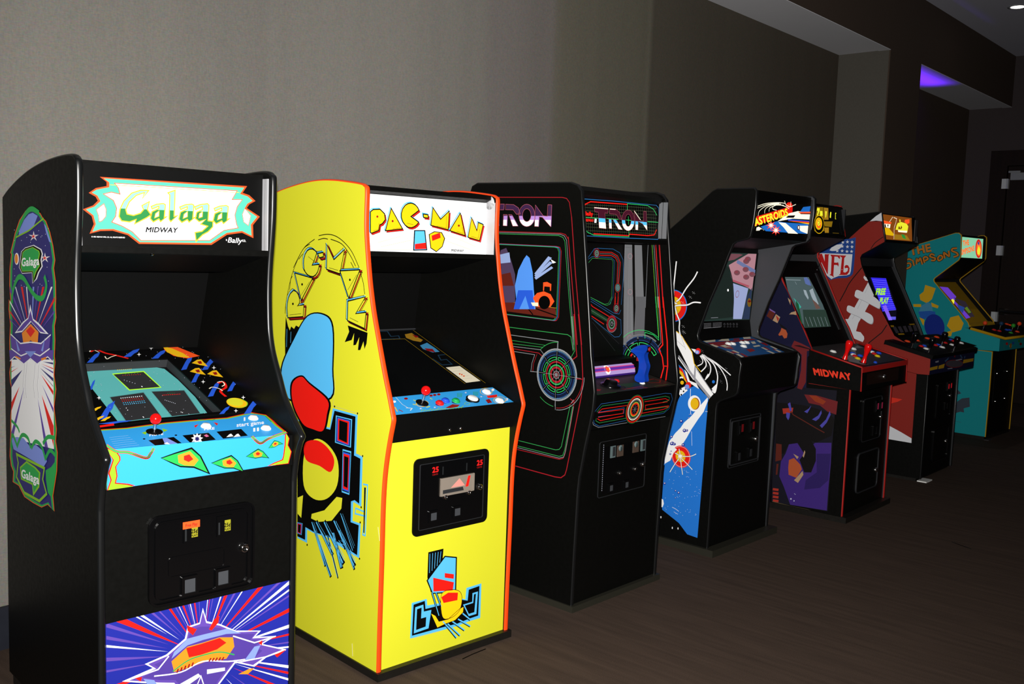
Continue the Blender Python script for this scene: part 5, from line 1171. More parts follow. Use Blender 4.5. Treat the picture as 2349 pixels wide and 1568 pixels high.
["E","green2",2,1.4,0,[1271,10037,380,0,0,380]],
["E","dred",2,8,0,[1271,10037,310,0,0,310]],
["E","gry2",2,2,0,[1271,10037,160,0,0,160]],
["E","dred",2,2,0,[1271,10037,110,0,0,110]],
["E","gry2",3,2,0,[1271,10037,60,0,0,60]],
["S","gry2",4,1.3,0,[1271,10037,1350,0]],
["S","gry2",4,1.3,0,[1271,10037,0,1350]],
["S","gry2",4,1.3,0,[1271,10037,-1350,0]],
["S","gry2",4,1.3,0,[1271,10037,0,-1350]],
["S","gry2",4,1,0,[1271,10037,707,707]],
["S","gry2",4,1,0,[1271,10037,-707,707]],
["S","gry2",4,1,0,[1271,10037,-707,-707]],
["S","gry2",4,1,0,[1271,10037,707,-707]],
["S","dred",2,3,0,[181,9996,-328,15]]],
'T.marq':[
["S","blue3*",1,2.4,0,[600,1540,2093,34,3256,9,179,-110,68,-1340,-152,-109,-2839,-19,-2462,-4]],
["S","gridg*",1,0.8,0,[680,1301,2550,83,2735,46]],
["S","gridg*",1,0.8,0,[677,1191,2551,52,2734,39]],
["S","gridg*",1,0.8,0,[675,1056,2550,46,2735,33]],
["S","gridg*",1,0.8,0,[672,921,2550,40,2735,26]],
["S","gridg*",1,0.8,0,[669,786,2551,33,2735,20]],
["S","gridg*",1,0.8,0,[666,651,2551,27,2736,14]],
["S","gridg*",1,0.8,0,[664,516,2551,21,2735,7]],
["S","gridg*",1,0.8,0,[661,381,2551,15,2736,0]],
["S","gridg*",1,0.8,0,[657,221,2552,34,2737,21]],
["S","gridg*",1,0.6,0,[796,1372,34,-1285]],
["S","gridg*",1,0.6,0,[937,1376,35,-1287]],
["S","gridg*",1,0.6,0,[1079,1379,35,-1288]],
["S","gridg*",1,0.6,0,[1221,1383,35,-1290]],
["S","gridg*",1,0.6,0,[1364,1386,36,-1291]],
["S","gridg*",1,0.6,0,[1508,1390,36,-1293]],
["S","gridg*",1,0.6,0,[1652,1393,37,-1294]],
["S","gridg*",1,0.6,0,[1797,1397,37,-1295]],
["S","gridg*",1,0.6,0,[1943,1401,38,-1297]],
["S","gridg*",1,0.6,0,[2090,1404,38,-1298]],
["S","gridg*",1,0.6,0,[2237,1408,39,-1300]],
["S","gridg*",1,0.6,0,[2386,1412,39,-1302]],
["S","gridg*",1,0.6,0,[2535,1415,39,-1303]],
["S","gridg*",1,0.6,0,[2684,1419,40,-1305]],
["S","gridg*",1,0.6,0,[2835,1423,40,-1306]],
["S","gridg*",1,0.6,0,[2986,1427,41,-1308]],
["S","gridg*",1,0.6,0,[3138,1430,42,-1309]],
["S","gridg*",1,0.6,0,[3291,1434,42,-1311]],
["S","gridg*",1,0.6,0,[3445,1438,42,-1312]],
["S","gridg*",1,0.6,0,[3600,1442,42,-1314]],
["S","gridg*",1,0.6,0,[3755,1446,43,-1316]],
["S","gridg*",1,0.6,0,[3911,1450,44,-1318]],
["S","gridg*",1,0.6,0,[4068,1454,44,-1319]],
["S","gridg*",1,0.6,0,[4226,1458,45,-1321]],
["S","gridg*",1,0.6,0,[4385,1462,45,-1323]],
["S","gridg*",1,0.6,0,[4544,1466,46,-1325]],
["S","gridg*",1,0.6,0,[4705,1470,46,-1326]],
["S","gridg*",1,0.6,0,[4866,1474,47,-1328]],
["S","gridg*",1,0.6,0,[5028,1478,47,-1329]],
["S","gridg*",1,0.6,0,[5191,1482,48,-1331]],
["S","gridg*",1,0.6,0,[5355,1486,48,-1333]],
["S","gridg*",1,0.6,0,[5520,1490,49,-1334]],
["S","gridg*",1,0.6,0,[5686,1494,49,-1336]],
["S","gridg*",1,0.6,0,[5852,1498,50,-1337]],
["S","red*",2,4.5,0,[675,1075,70,239,381,139,2602,38]],
["S","red*",2,4,0,[1303,110,2512,8,57,69,1373,-18,533,53,183,247]],
["S","green3*",2,2.2,0,[3723,1240,6,284,1539,3,469,-144,265,-260]],
["S","green3*",2,2.2,0,[700,323,197,-165,404,-102,2524,3,4,259]],
["S","green3*",2,2,0,[649,770,975,12]],
["S","green3*",2,2,0,[5256,797,831,11]],
["S","green3*",2,2,0,[2226,798,830,-3]],
["T","red*",2,0.05,"Bally",[721,864,556,3,3,163]],
["T","red*",2,0.06,"MIDWAY",[705,612,617,6,2,107]],
["P","white*",2,0,0,[1392,749,129,-1,-24,-169,-134,0]],
["P","maroon*",3,0,0,[1351,1232,973,3,-36,-211,-200,5,71,-672,-481,12,-59,668,-221,7]],
["P","sky*",4,0,0,[2113,789,46,-432,-481,12,-37,422]],
["P","cream*",5,0,0,[2131,620,28,-263,-481,12,-22,250]],
["S","rose",6,1.3,2,[1351,1232,973,3,-36,-211,-200,5,71,-672,-481,12,-59,668,-221,7]],
["P","maroon*",3,0,0,[2430,1235,428,4,269,-129,158,-304,-174,8,-214,192,-482,2]],
["S","rose",6,1.3,2,[2430,1235,428,4,269,-129,158,-304,-174,8,-214,192,-482,2]],
["P","maroon*",3,0,0,[2358,779,186,-5,19,-401,-181,6]],
["P","sky*",4,0,0,[2358,779,186,-5,19,-401,-181,6]],
["P","cream*",5,0,0,[2367,620,184,1,12,-248,-181,6]],
["S","rose",6,1.3,2,[2358,779,186,-5,19,-401,-181,6]],
["P","maroon*",3,0,0,[2651,776,231,-5,450,-413,-284,8]],
["P","sky*",4,0,0,[2651,776,231,-5,450,-413,-284,8]],
["P","cream*",5,0,0,[2801,622,243,0,288,-264,-284,8]],
["S","rose",6,1.3,2,[2651,776,231,-5,450,-413,-284,8]],
["P","maroon*",3,0,0,[4200,1249,465,-401,253,-76,25,483,203,-6,56,-851,-367,296,-320,80,-29,-384,-177,7,-21,406]],
["P","sky*",4,0,0,[4906,775,12,-3,0,3,260,-1,24,-376,-367,296,-320,80,-29,-384,-177,7,-20,381]],
["P","cream*",5,0,0,[5187,627,15,-229,-283,229,-415,-1,-18,-236,-177,7,-12,228]],
["S","rose",6,1.3,2,[4200,1249,465,-401,253,-76,25,483,203,-6,56,-851,-367,296,-320,80,-29,-384,-177,7,-21,406]],
["P","maroon*",3,0,0,[4232,811,-19,-120,-49,-113,-77,-99,-99,-77,-115,-50,-121,-20,-121,10,-111,42,-95,68,-72,91,-44,108,-14,116,18,118,48,112,76,98,97,77,113,52,121,22,121,-9,113,-40,96,-68,74,-91,45,-109]],
["P","sky*",4,0,0,[4227,778,-14,-87,-49,-113,-77,-99,-99,-77,-115,-50,-121,-20,-121,10,-111,42,-95,68,-72,91,-44,108,-14,116,3,16]],
["P","cream*",5,0,0,[4184,625,-20,-47,-77,-99,-99,-77,-115,-50,-121,-20,-121,10,-111,42,-95,68,-72,91,-33,80]],
["S","rose",6,1.3,2,[4232,811,-19,-120,-49,-113,-77,-99,-99,-77,-115,-50,-121,-20,-121,10,-111,42,-95,68,-72,91,-44,108,-14,116,18,118,48,112,76,98,97,77,113,52,121,22,121,-9,113,-40,96,-68,74,-91,45,-109]],
["E","blk",7,0,0,[3760,789,224,10,5,272]],
["E","rose",8,1.2,0,[3760,789,224,10,5,272]],
["S","cream*",7,3,0,[1360,1213,953,2]],
["S","cream*",7,3,0,[2446,1216,401,3]],
["S","green3*",8,2,0,[3605,798,390,-2]],
["S","green3*",8,2,0,[3774,962,16,-364]],
["S","cream*",7,3,0,[4228,1227,460,-378]]],
'T.bezel':[
["S","blue3",1,2,0,[3317,4533,546,506,277,32,1136,-6,527,-171,251,-314,52,-676,-166,-1461]],
["S","green2",1,2,0,[3345,4329,382,279,1437,-26,116,-103,-104,-1671,-229,-279,-285,-48,-1119,362]],
["S","blue3",1,1.8,0,[3372,4534,355,150,1437,-32,221,-137,-93,-1709,-287,-348]],
["S","red",1,3.4,0,[4281,4902,881,6,466,-159,226,-315,-129,-958]],
["S","gry2",1,1.6,0,[4281,4826,882,5,388,-130,199,-268,-89,-957]],
["S","red",1,3.4,0,[4282,4746,881,4,308,-99,171,-220,-49,-955]],
["E","dred",2,3.06,0,[4041,4838,212,0,0,212]],
["E","gry2",2,3.4,0,[4041,4838,136,0,0,136]],
["E","green2",2,1.4,0,[4041,4838,102,0,0,102]],
["E","gry2",3,3.4,0,[4041,4838,59,0,0,59]],
["E","teal2",2,0,0,[5639,3253,180,0,0,180]],
["E","red",3,2,0,[5639,3253,210,0,0,210]],
["E","gry2",3,2.4,0,[5639,3253,120,0,0,120]],
["E","gry2",3,3,0,[5639,3253,50,0,0,50]],
["S","red",1,3.4,0,[5465,3017,-54,-566]],
["S","red",1,3.4,0,[5699,3015,-54,-567]],
["S","red",1,3.4,0,[5479,2833,-11,-378]],
["S","red",1,3.4,0,[5701,2830,-25,-378]],
["E","dred",2,3.06,0,[5539,2277,212,0,0,212]],
["E","gry2",2,3.4,0,[5539,2277,136,0,0,136]],
["E","green2",2,1.4,0,[5539,2277,102,0,0,102]],
["E","gry2",3,3.4,0,[5539,2277,59,0,0,59]],
["S","green2",1,2,0,[3502,2854,958,-341,337,-88,306,78,101,333]],
["S","blue3",1,2,0,[3534,2772,1812,-713,417,-52,139,187]],
["S","blue3",1,2,0,[3535,2671,2371,-951,40,-671]],
["S","blue3",1,2,0,[3669,1873,1754,-951,349,7,139,121]],
["S","red",1,4,0,[3588,2527,144,-124,1272,-503]],
["S","red",1,4,0,[3636,1976,964,-418]],
["P","dgreen",1,0,0,[3601,2344,1336,-546,-67,-165,-1235,465]],
["S","gry2",2,1,0,[3602,2242,1267,-526]],
["E","dred",2,11,0,[5191,1560,340,0,0,340]],
["E","gry2",2,4,0,[5191,1560,230,0,0,230]],
["E","green2",2,2,0,[5191,1560,180,0,0,180]],
["E","gry2",2,3,0,[5191,1560,90,0,0,90]],
["S","gry2",3,1,0,[5191,1560,220,0]],
["S","gry2",3,1,0,[5191,1560,110,191]],
["S","gry2",3,1,0,[5191,1560,-110,191]],
["S","gry2",3,2,0,[4791,1560,7,-74,21,-72,34,-67,45,-59,56,-50,64,-38,70,-26,74,-13,74,2,73,15,69,29,63,40,54,52,43,61]],
["S","dgry",1,2,0,[3735,1687,1728,-1421]],
["S","dgry",1,2,0,[3734,1831,2040,-1242]]],
'T.inr':[
["P","alu",1,0,0,[2543,15694,-408,-6,-224,-2959,562,-36]],
["P","alu",1,0,0,[1991,15681,-418,-2,-296,-2908,495,-33]],
["P","alud",1,0,0,[2511,15581,-369,-9,-1,-18,368,2]],
["S","gry",2,1.6,0,[2543,15694,-35,-3004]],
["S","gry2",1,1.6,0,[1220,15697,-15,-2922]],
["S","lime",1,0.9,0,[1009,15701,-408,-2886]],
["S","green2",1,1.2,0,[975,15702,-403,-2886]],
["S","gry",1,2,0,[891,15704,-427,-2880]],
["S","dred",1,5,0,[791,15706,-410,-2877]],
["S","dred",1,6,0,[591,15710,-393,-2869]],
["S","red",2,2,0,[763,15585,-362,-2618]],
["S","red",2,2,0,[567,15590,-344,-2612]],
["S","gry2",2,1.0,0,[2257,14985,-49,-1348]],
["S","gry2",2,1.0,0,[2166,14988,-72,-1345]],
["E","gry2",2,1.5,0,[2214,15146,110,0,0,110]],
["E","rose",3,0.7,0,[2214,15146,140,0,0,140]],
["E","gry2",2,1.5,0,[2119,13464,110,0,0,110]],
["E","rose",3,0.7,0,[2119,13464,140,0,0,140]],
["P","alu",1,0,0,[2470,13223,-535,31,-157,-2227,705,-128]],
["P","alud",1,0,0,[1771,13263,-550,32,-25,-1754,166,-224,418,-78]],
["S","white",2,3,0,[2533,13220,19,-2499]],
["S","gry2",2,1.0,0,[2220,13238,-48,-1778]],
["S","gry2",2,1.0,0,[2080,13246,-167,-1765]],
["E","gry2",3,1.5,0,[2031,11280,110,0,0,110]],
["E","rose",3,0.8,0,[2031,11280,150,0,0,150]],
["S","alu",3,7,0,[2480,9437,110,241,61,257,11,264,-41,261,-89,249,-136,227,-177,196,-211,159,-238,116,-255,67,-264,18,-262,-34,-251,-84,-230,-130]],
["S","green3",3,2,0,[2679,9322,128,281,72,300,12,309,-47,305,-104,290,-159,265,-206,230,-247,185,-278,135,-298,79,-308,20,-306,-39,-293,-97,-269,-152]],
["S","dnavy",3,16,0,[2353,9559,22,43,20,43,18,44,16,45,15,46,13,46,11,47,9,47,7,47,5,48,3,47,2,48,-1,48,-2,48]],
["S","blue5",4,1.6,0,[2433,9517,23,45,21,47,20,48,17,48,16,49,14,50,12,50,9,51,8,50,6,52,3,51,2,51,-1,52,-2,51]],
["S","blue5",4,1.6,0,[2274,9601,20,40,18,40,17,41,15,41,14,43,11,42,10,43,9,44,6,44,5,44,3,44,2,44,-1,44,-2,45]],
["S","green3",3,3,0,[2185,9668,16,34,15,34,14,35,12,35,12,36,9,36,9,36,7,37,6,37,4,37,3,37,1,38,1,37,-2,38]],
["S","green3",3,3,0,[2042,9741,14,28,13,29,11,29,11,30,9,30,8,30,7,31,6,30,5,31,4,32,2,31,2,31,0,32,-1,31]],
["S","green3",3,3,0,[2042,9741,143,-73]],
["S","green3",3,3,0,[2133,10166,159,9]],
["S","dnavy",3,16,0,[2482,10289,-8,47,-9,47,-11,47,-14,46,-15,45,-16,45,-19,44,-20,44,-22,42,-24,42,-25,40,-27,40,-29,38,-30,38]],
["S","blue5",4,1.6,0,[2571,10302,-8,51,-10,50,-12,50,-15,49,-16,49,-18,48,-20,48,-22,46,-23,46,-26,45,-27,43,-29,43,-31,41,-32,40]],
["S","blue5",4,1.6,0,[2393,10277,-7,43,-9,44,-10,43,-13,42,-13,42,-16,42,-17,41,-19,40,-20,39,-22,39,-24,37,-25,37,-26,35,-28,35]],
["S","green3",3,3,0,[2281,10279,-6,36,-8,37,-9,36,-11,36,-12,36,-13,35,-15,34,-16,34,-17,33,-18,33,-20,32,-20,31,-22,30,-23,30]],
["S","green3",3,3,0,[2123,10254,-5,31,-7,30,-8,31,-8,30,-11,30,-11,29,-12,29,-13,28,-15,28,-15,28,-16,26,-18,27,-18,25,-19,25]],
["S","green3",3,3,0,[2123,10254,158,25]],
["S","green3",3,3,0,[1947,10651,124,101]],
["S","dnavy",3,16,0,[2157,10956,-34,34,-35,32,-37,31,-37,29,-39,28,-40,27,-41,24,-42,24,-43,21,-44,20,-44,18,-45,16,-46,14,-46,13]],
["S","blue5",4,1.6,0,[2222,11018,-37,37,-38,34,-39,34,-41,31,-41,30,-43,29,-44,26,-45,25,-46,23,-47,21,-48,20,-48,17,-50,15,-49,14]],
["S","blue5",4,1.6,0,[2092,10893,-31,32,-33,29,-34,29,-34,27,-36,26,-37,25,-38,22,-39,22,-40,20,-40,18,-41,16,-42,15,-42,14,-43,11]],
["S","green3",3,3,0,[2001,10829,-27,26,-28,25,-29,24,-29,23,-31,21,-31,21,-32,19,-33,18,-33,17,-34,16,-35,14,-35,13,-36,12,-35,10]],
["S","green3",3,3,0,[1888,10716,-23,22,-23,21,-25,20,-24,19,-26,18,-26,17,-27,17,-28,15,-28,14,-28,13,-29,12,-30,11,-30,10,-30,9]],
["S","green3",3,3,0,[1888,10716,113,113]],
["S","green3",3,3,0,[1511,10934,42,154]],
["S","dnavy",3,16,0,[1502,11304,-47,7,-48,6,-47,3,-48,2,-48,0,-48,-2,-48,-4,-47,-6,-47,-8,-47,-10,-47,-11,-46,-14,-45,-15,-45,-17]],
["S","blue5",4,1.6,0,[1518,11393,-51,8,-51,5,-52,4,-51,2,-51,0,-52,-3,-51,-4,-51,-6,-51,-9,-50,-10,-50,-13,-50,-14,-48,-16,-49,-19]],
["S","blue5",4,1.6,0,[1486,11215,-43,7,-44,5,-44,4,-45,1,-44,0,-44,-2,-44,-4,-44,-5,-44,-8,-43,-9,-43,-10,-43,-13,-42,-14,-41,-16]],
["S","green3",3,3,0,[1450,11110,-37,5,-37,4,-37,2,-38,1,-37,0,-38,-2,-37,-3,-37,-5,-37,-6,-36,-7,-37,-9,-36,-10,-35,-11,-36,-13]],
["S","green3",3,3,0,[1425,10952,-31,4,-31,3,-32,2,-31,1,-31,0,-32,-2,-31,-2,-31,-4,-31,-5,-31,-6,-31,-8,-30,-8,-30,-10,-29,-11]],
["S","green3",3,3,0,[1425,10952,25,158]],
["S","green3",3,3,0,[993,10906,-58,150]],
["S","dnavy",3,16,0,[768,11201,-43,-22,-42,-24,-40,-25,-40,-27,-39,-28,-37,-30,-36,-31,-35,-33,-34,-34,-32,-35,-31,-37,-29,-38,-28,-39,-26,-40]],
["S","blue5",4,1.6,0,[728,11282,-46,-24,-44,-25,-44,-27,-43,-29,-41,-30,-41,-32,-38,-34,-38,-35,-36,-37,-35,-38,-33,-39,-31,-41,-30,-42,-28,-43]],
["S","blue5",4,1.6,0,[807,11120,-39,-20,-39,-22,-37,-23,-37,-25,-36,-26,-35,-28,-33,-29,-32,-30,-31,-32,-30,-32,-29,-34,-27,-35,-25,-37,-25,-37]],
["S","green3",3,3,0,[840,11013,-33,-17,-33,-19,-31,-20,-31,-21,-30,-23,-29,-23,-28,-25,-28,-25,-26,-27,-25,-27,-25,-29,-23,-29,-22,-30,-21,-31]],
["S","green3",3,3,0,[912,10871,-27,-15,-27,-16,-27,-17,-26,-18,-25,-18,-25,-20,-23,-21,-23,-21,-22,-22,-22,-23,-20,-24,-20,-25,-18,-25,-18,-26]],
["S","green3",3,3,0,[912,10871,-72,142]],
["S","green3",3,3,0,[589,10580,-134,87]],
["S","red",3,8,0,[1815,9685,68,97,50,108,30,114,11,118,-11,118,-30,115,-50,107,-68,97,-84,84,-97,68,-108,50,-114,31,-118,10,-118,-10]],
["S","gry",3,4,0,[1677,9801,47,66,35,73,24,77,10,80,-2,81,-16,80,-28,76,-40,70,-51,63,-60,54,-69,43,-74,32,-79,20,-80,6]],
["S","gry2",4,1.3,0,[1594,10122,1100,0]],
["S","gry2",4,1.3,0,[1524,10315,842,707]],
["S","green3",3,2.4,0,[1134,11337,17,292,-484,-85,-312,-222,306,2005]],
["S","gry",3,1.6,0,[498,13336,-273,-2127,171,-202]],
["S","lime",3,1.4,0,[562,13333,-197,-1846]],
["S","red",3,6,0,[458,13338,-336,-2202,199,-226,-209,-353,-102,-486,142,-535]],
["S","red",3,6,0,[252,13350,-365,-2028,-92,-1145,67,-691]],
["S","red",3,4,0,[64,10156,-269,12]]],
'T.cpt':[
["P","tcp",1,0,0,[1878,1319,4170,218,-110,-1720,-5697,120]],
["E","dblk2",2,0,0,[2176,697,680,0,0,680]],
["E","gry3",3,2,0,[2176,697,680,0,0,680]],
["E","gry3",3,1.5,0,[2176,697,540,0,0,540]],
["P","dgreen",2,0,0,[2541,733,1452,-43,19,-284,-1101,-179]],
["S","red",2,2,2,[2229,148,1578,-236,-137,243,-1255,-59]],
["S","red",2,2,2,[4853,746,731,98,92,-313,-322,-202,-632,97]],
["P","dred",2,0,0,[946,506,165,-112,-247,-125,-180,25]],
["S","green2",2,1.6,0,[206,-115,1311,6]],
["S","gry3",2,1.5,0,[4248,-209,1179,-5]],
["S","green2",2,1.6,0,[4383,-40,1191,26]],
["E","dgry",2,2,0,[4221,559,500,0,0,500]]],
'T.cpf':[
["P","blk",1,0,0,[331,895,394,232,4627,43,513,-44,266,-299,-111,-499,-382,-174,-2140,17,-900,-65,-1739,-44,-461,169]],
["S","blue5",2,1.8,0,[380,813,350,294,2063,4]],
["S","green2",2,1.8,0,[507,781,307,229,1945,-16]],
["S","red",2,2.8,0,[630,768,216,107,1753,-14]],
["S","blue5",2,1.6,0,[573,755,1855,19,32,-252,-1809,31]],
["S","red",2,3,0,[609,732,1771,-22,14,-181,-1738,4]],
["S","red",2,3,0,[2459,402,-1613,-34,-237,112]],
["S","green2",2,1.8,0,[2683,278,-1874,-7,-281,120,14,115]],
["S","blue5",2,1.8,0,[2710,174,-1897,-48,-368,158,-68,162]],
["S","gry2",2,1.8,0,[2803,63,-2006,6,-399,162,-86,164]],
["S","blue5",2,1.8,0,[3643,1135,1782,29,483,-63,186,-270,-161,-452,-381,-174,-2003,22]],
["S","green2",2,1.8,0,[3779,1001,1686,21,345,-81,6,-148,-488,-39]],
["S","red",2,2.8,0,[3870,911,1628,-5,318,-113]],
["S","red",2,3,0,[5724,738,-1739,-2,50,-190,1855,-14]],
["S","green2",2,1.6,0,[5791,499,-1848,15]],
["S","red",2,3,0,[3809,384,1688,17,405,87]],
["S","green2",2,1.8,0,[3737,277,1864,8,301,203]],
["S","gry2",2,1.8,0,[3468,31,2274,6]],
["E","blk",3,0,0,[3213,628,620,0,0,620]],
["E","green2",4,1.6,0,[3213,628,640,0,0,640]],
["E","red",4,6,0,[3213,628,580,0,0,580]],
["E","cream",4,5,0,[3213,628,480,0,0,480]],
["E","gry2",4,3,0,[3213,628,420,0,0,420]],
["E","dblk2",4,0,0,[3213,628,380,0,0,380]],
["E","leaf",5,3,0,[3213,628,340,0,0,340]],
["E","orange",5,4,0,[3213,628,300,0,0,300]],
["E","red",5,5,0,[3213,628,250,0,0,250]],
["S","gry2",5,1,0,[3213,628,200,0]],
["S","gry2",5,1,0,[3213,628,141,141]],
["S","gry2",5,1,0,[3213,628,0,200]],
["S","gry2",5,1,0,[3213,628,-142,141]],
["S","gry2",5,1,0,[3213,628,-200,0]],
["S","gry2",5,1,0,[3213,628,-142,-142]],
["S","gry2",5,1,0,[3213,628,0,-200]],
["S","gry2",5,1,0,[3213,628,141,-142]]],
'T.front':[
["S","pale",2,1.6,0,[1810,6629,-24,-1790]]],
'A.side':[
["E","blue6",1,0,0,[2829,12652,840,0,0,840]],
["E","red",2,0,0,[2829,12652,790,0,0,790]],
["E","gold",3,0,0,[2829,12652,480,0,0,480]],
["S","dblk",4,10,1,[2766,14964,53,-788,30,-621,-60,-674,-187,-102]],
["S","white",5,7,1,[2766,14964,53,-788,30,-621,-60,-674,-187,-102]],
["S","dblk",4,10,1,[1462,14483,203,-368,424,-521,331,-522,222,-182]],
["S","white",5,7,1,[1462,14483,203,-368,424,-521,331,-522,222,-182]],
["S","dblk",4,10,1,[1173,12912,419,-3,381,-158,459,-46,263,-45]],
["S","white",5,7,1,[1173,12912,419,-3,381,-158,459,-46,263,-45]],
["S","dblk",4,10,1,[2729,12658,-160,-441,-173,-326,-10,-395,-86,-332]],
["S","white",5,7,1,[2729,12658,-160,-441,-173,-326,-10,-395,-86,-332]],
["E","blk",4,0,0,[2481,13759,-15,1,1,12]],
["E","blk",4,0,0,[2431,13689,-15,1,1,12]],
["E","blk",4,0,0,[2388,13741,-14,1,1,12]],
["E","blk",4,0,0,[2337,13671,-14,1,1,12]],
["E","white",4,0,0,[1889,13203,-14,1,1,12]],
["E","white",4,0,0,[1839,13133,-14,1,1,12]],
["E","white",4,0,0,[1797,13186,-14,1,1,12]],
["E","white",4,0,0,[1747,13116,-14,1,1,12]],
["E","white",4,0,0,[1708,13436,-14,1,1,12]],
["E","white",4,0,0,[1658,13366,-14,1,1,12]],
["E","white",4,0,0,[1616,13418,-14,1,1,12]],
["E","white",4,0,0,[1567,13349,-14,1,1,12]],
["E","white",4,0,0,[2224,11667,-14,1,1,12]],
["E","white",4,0,0,[2173,11598,-14,1,1,12]],
["E","white",4,0,0,[2130,11652,-14,1,1,12]],
["E","white",4,0,0,[2080,11582,-14,1,1,12]],
["E","white",4,0,0,[2140,11364,-14,1,1,12]],
["E","white",4,0,0,[2089,11295,-14,1,1,12]],
["E","white",4,0,0,[2046,11349,-14,1,1,12]],
["E","white",4,0,0,[1996,11280,-14,1,1,12]],
["E","blk",4,0,0,[2569,12443,-15,1,1,12]],
["E","blk",4,0,0,[2518,12373,-15,1,1,12]],
["E","blk",4,0,0,[2475,12427,-15,1,1,12]],
["E","blk",4,0,0,[2424,12357,-15,1,1,12]],
["E","white",4,0,0,[2331,12897,-14,1,1,12]],
["E","white",4,0,0,[2280,12827,-14,1,1,12]],
["E","white",4,0,0,[2237,12880,-14,1,1,12]],
["E","white",4,0,0,[2187,12811,-14,1,1,12]],
["P","blue6",1,0,0,[2113,8055,-411,378,-521,249,-445,-359,-328,-233,63,-237,-2,-458,93,-2784,2433,-434,-140,1458,-402,1671]],
["P","blue6",1,0,0,[2771,5594,-2265,621,13,-1389,131,-4050,621,48,542,481,1077,488,48,353,-37,1633]],
["P","white",2,0,0,[2951,2369,-92,-26,-55,-215,68,-195,68,-14]],
["P","white",2,0,0,[484,8149,-12,-205,205,-578,293,-411,390,-615,242,-459,347,-573,442,-453,495,-611,2,526,-235,755,-333,479,-310,330,-199,312,-409,386,-496,625]],
["E","white",3,0,0,[1256,7725,-379,51,25,413]],
["E","drk",4,0,0,[1202,7718,-264,35,19,312]],
["E","gold",5,0,0,[1229,7715,-243,32,18,294]],
["P","white",3,0,0,[2583,11341,-395,-222,-612,-752,-228,-691,-1184,-1327,242,-282,780,706,1289,1857]],
["S","gold",4,4,0,[2555,11344,-282,-163,-725,-835,-168,-581,-420,-368]],
["S","blk",4,1,0,[2488,10861,-470,-305]],
["S","blk",4,1,0,[2239,11068,-308,-620]],
["P","gry",4,0,0,[1348,9676,-84,-60,-14,-666,117,171]],
["S","blk",4,2,0,[1186,8773,-778,-683]],
["S","gry",4,4,0,[1231,9505,-1039,-1114]],
["P","gry",3,0,0,[2371,10081,-53,28,-1062,-1067,-946,-848,95,-149,896,853]],
["P","white",4,0,0,[2368,10034,-1038,-1093,53,-6,979,1007]],
["P","blue6",3,0,0,[2316,9620,-341,-243,-224,-578,83,37,417,604]],
["P","red",3,0,0,[2280,9484,-195,-72,-332,-567,22,-95,470,598]],
["P","gold",3,0,0,[2256,9347,-209,-117,-332,-566,173,165,347,357]],
["P","white",4,0,0,[1949,9403,-171,-143,-185,-396,-407,-91,-176,-278,493,217,191,47]],
["E","gold",3,0,0,[2054,8707,-108,13,6,102]],
["E","red",4,0,0,[1659,8624,-171,21,10,166]],
["E","lav",5,0,0,[1734,8532,-139,17,7,120]],
["E","red",4,0,0,[1182,10437,-157,15,9,155]],
["E","lav",5,0,0,[1231,10377,-126,12,6,100]],
["E","pale",6,0,0,[1241,10376,-53,5,3,46]],
["S","white",4,8,1,[2220,8931,-106,49,-110,-15]],
["S","white",4,3,0,[1515,8456,-18,-740,-79,-593]],
["P","white",3,0,0,[1613,10524,-295,-18,-87,-129,157,-38]],
["S","white",3,5,1,[1062,10210,-171,-211,41,-187,256,-142]],
["S","white",3,6,1,[1011,10238,-279,-268,-43,-269,271,-304]],
["S","white",3,6,1,[933,10246,-414,-345,-123,-305,84,-328,220,-254]],
["S","white",3,6,1,[854,10254,-595,-371,-246,-472,-37,-358,91,-600,185,67]],
["S","white",3,5,1,[856,10277,-858,-457,-439,-493,-151,-387,-5,-314]],
["S","white",3,5,1,[962,10289,-854,-345,-872,-535]],
["P","white",3,0,0,[538,9352,-84,-81,230,-255,-28,140]],
["P","white",3,0,0,[-17,8917,108,-490,193,181]],
["E","blue6",4,0,0,[192,8973,-82,10,5,81]],
["E","gry",3,0,0,[1068,9963,-12,1,1,10]],
["E","gry",3,0,0,[976,9922,-12,1,1,10]],
["E","gry",3,0,0,[1041,9865,-12,1,1,10]],
["E","gry",3,0,0,[949,9824,-12,1,1,10]],
["E","gry",3,0,0,[1023,9921,-12,1,1,10]],
["E","gry",3,0,0,[289,10043,-11,1,1,10]],
["E","gry",3,0,0,[199,10002,-11,1,1,10]],
["E","gry",3,0,0,[263,9946,-11,1,1,10]],
["E","gry",3,0,0,[173,9905,-11,1,1,10]],
["E","gry",3,0,0,[246,10002,-11,1,1,10]],
["E","gry",3,0,0,[-445,9759,-11,1,1,10]],
["E","gry",3,0,0,[-533,9719,-11,1,1,10]],
["E","gry",3,0,0,[-471,9663,-11,1,1,10]],
["E","gry",3,0,0,[-559,9623,-11,1,1,10]],
["E","gry",3,0,0,[-488,9719,-11,1,1,10]],
["E","gry",3,0,0,[-51,9536,-11,1,1,10]],
["E","gry",3,0,0,[-140,9496,-11,1,1,10]],
["E","gry",3,0,0,[-77,9439,-11,1,1,10]],
["E","gry",3,0,0,[-167,9400,-11,1,1,10]],
["E","gry",3,0,0,[-94,9496,-11,1,1,10]],
["E","gry",3,0,0,[637,9779,-11,1,1,10]],
["E","gry",3,0,0,[546,9739,-11,1,1,10]],
["E","gry",3,0,0,[610,9682,-11,1,1,10]],
["E","gry",3,0,0,[519,9641,-11,1,1,10]],
["E","gry",3,0,0,[593,9738,-11,1,1,10]],
["E","gry",3,0,0,[-180,9099,-11,1,1,10]],
["E","gry",3,0,0,[-270,9060,-11,1,1,10]],
["E","gry",3,0,0,[-207,9002,-11,1,1,10]],
["E","gry",3,0,0,[-296,8963,-11,1,1,10]],
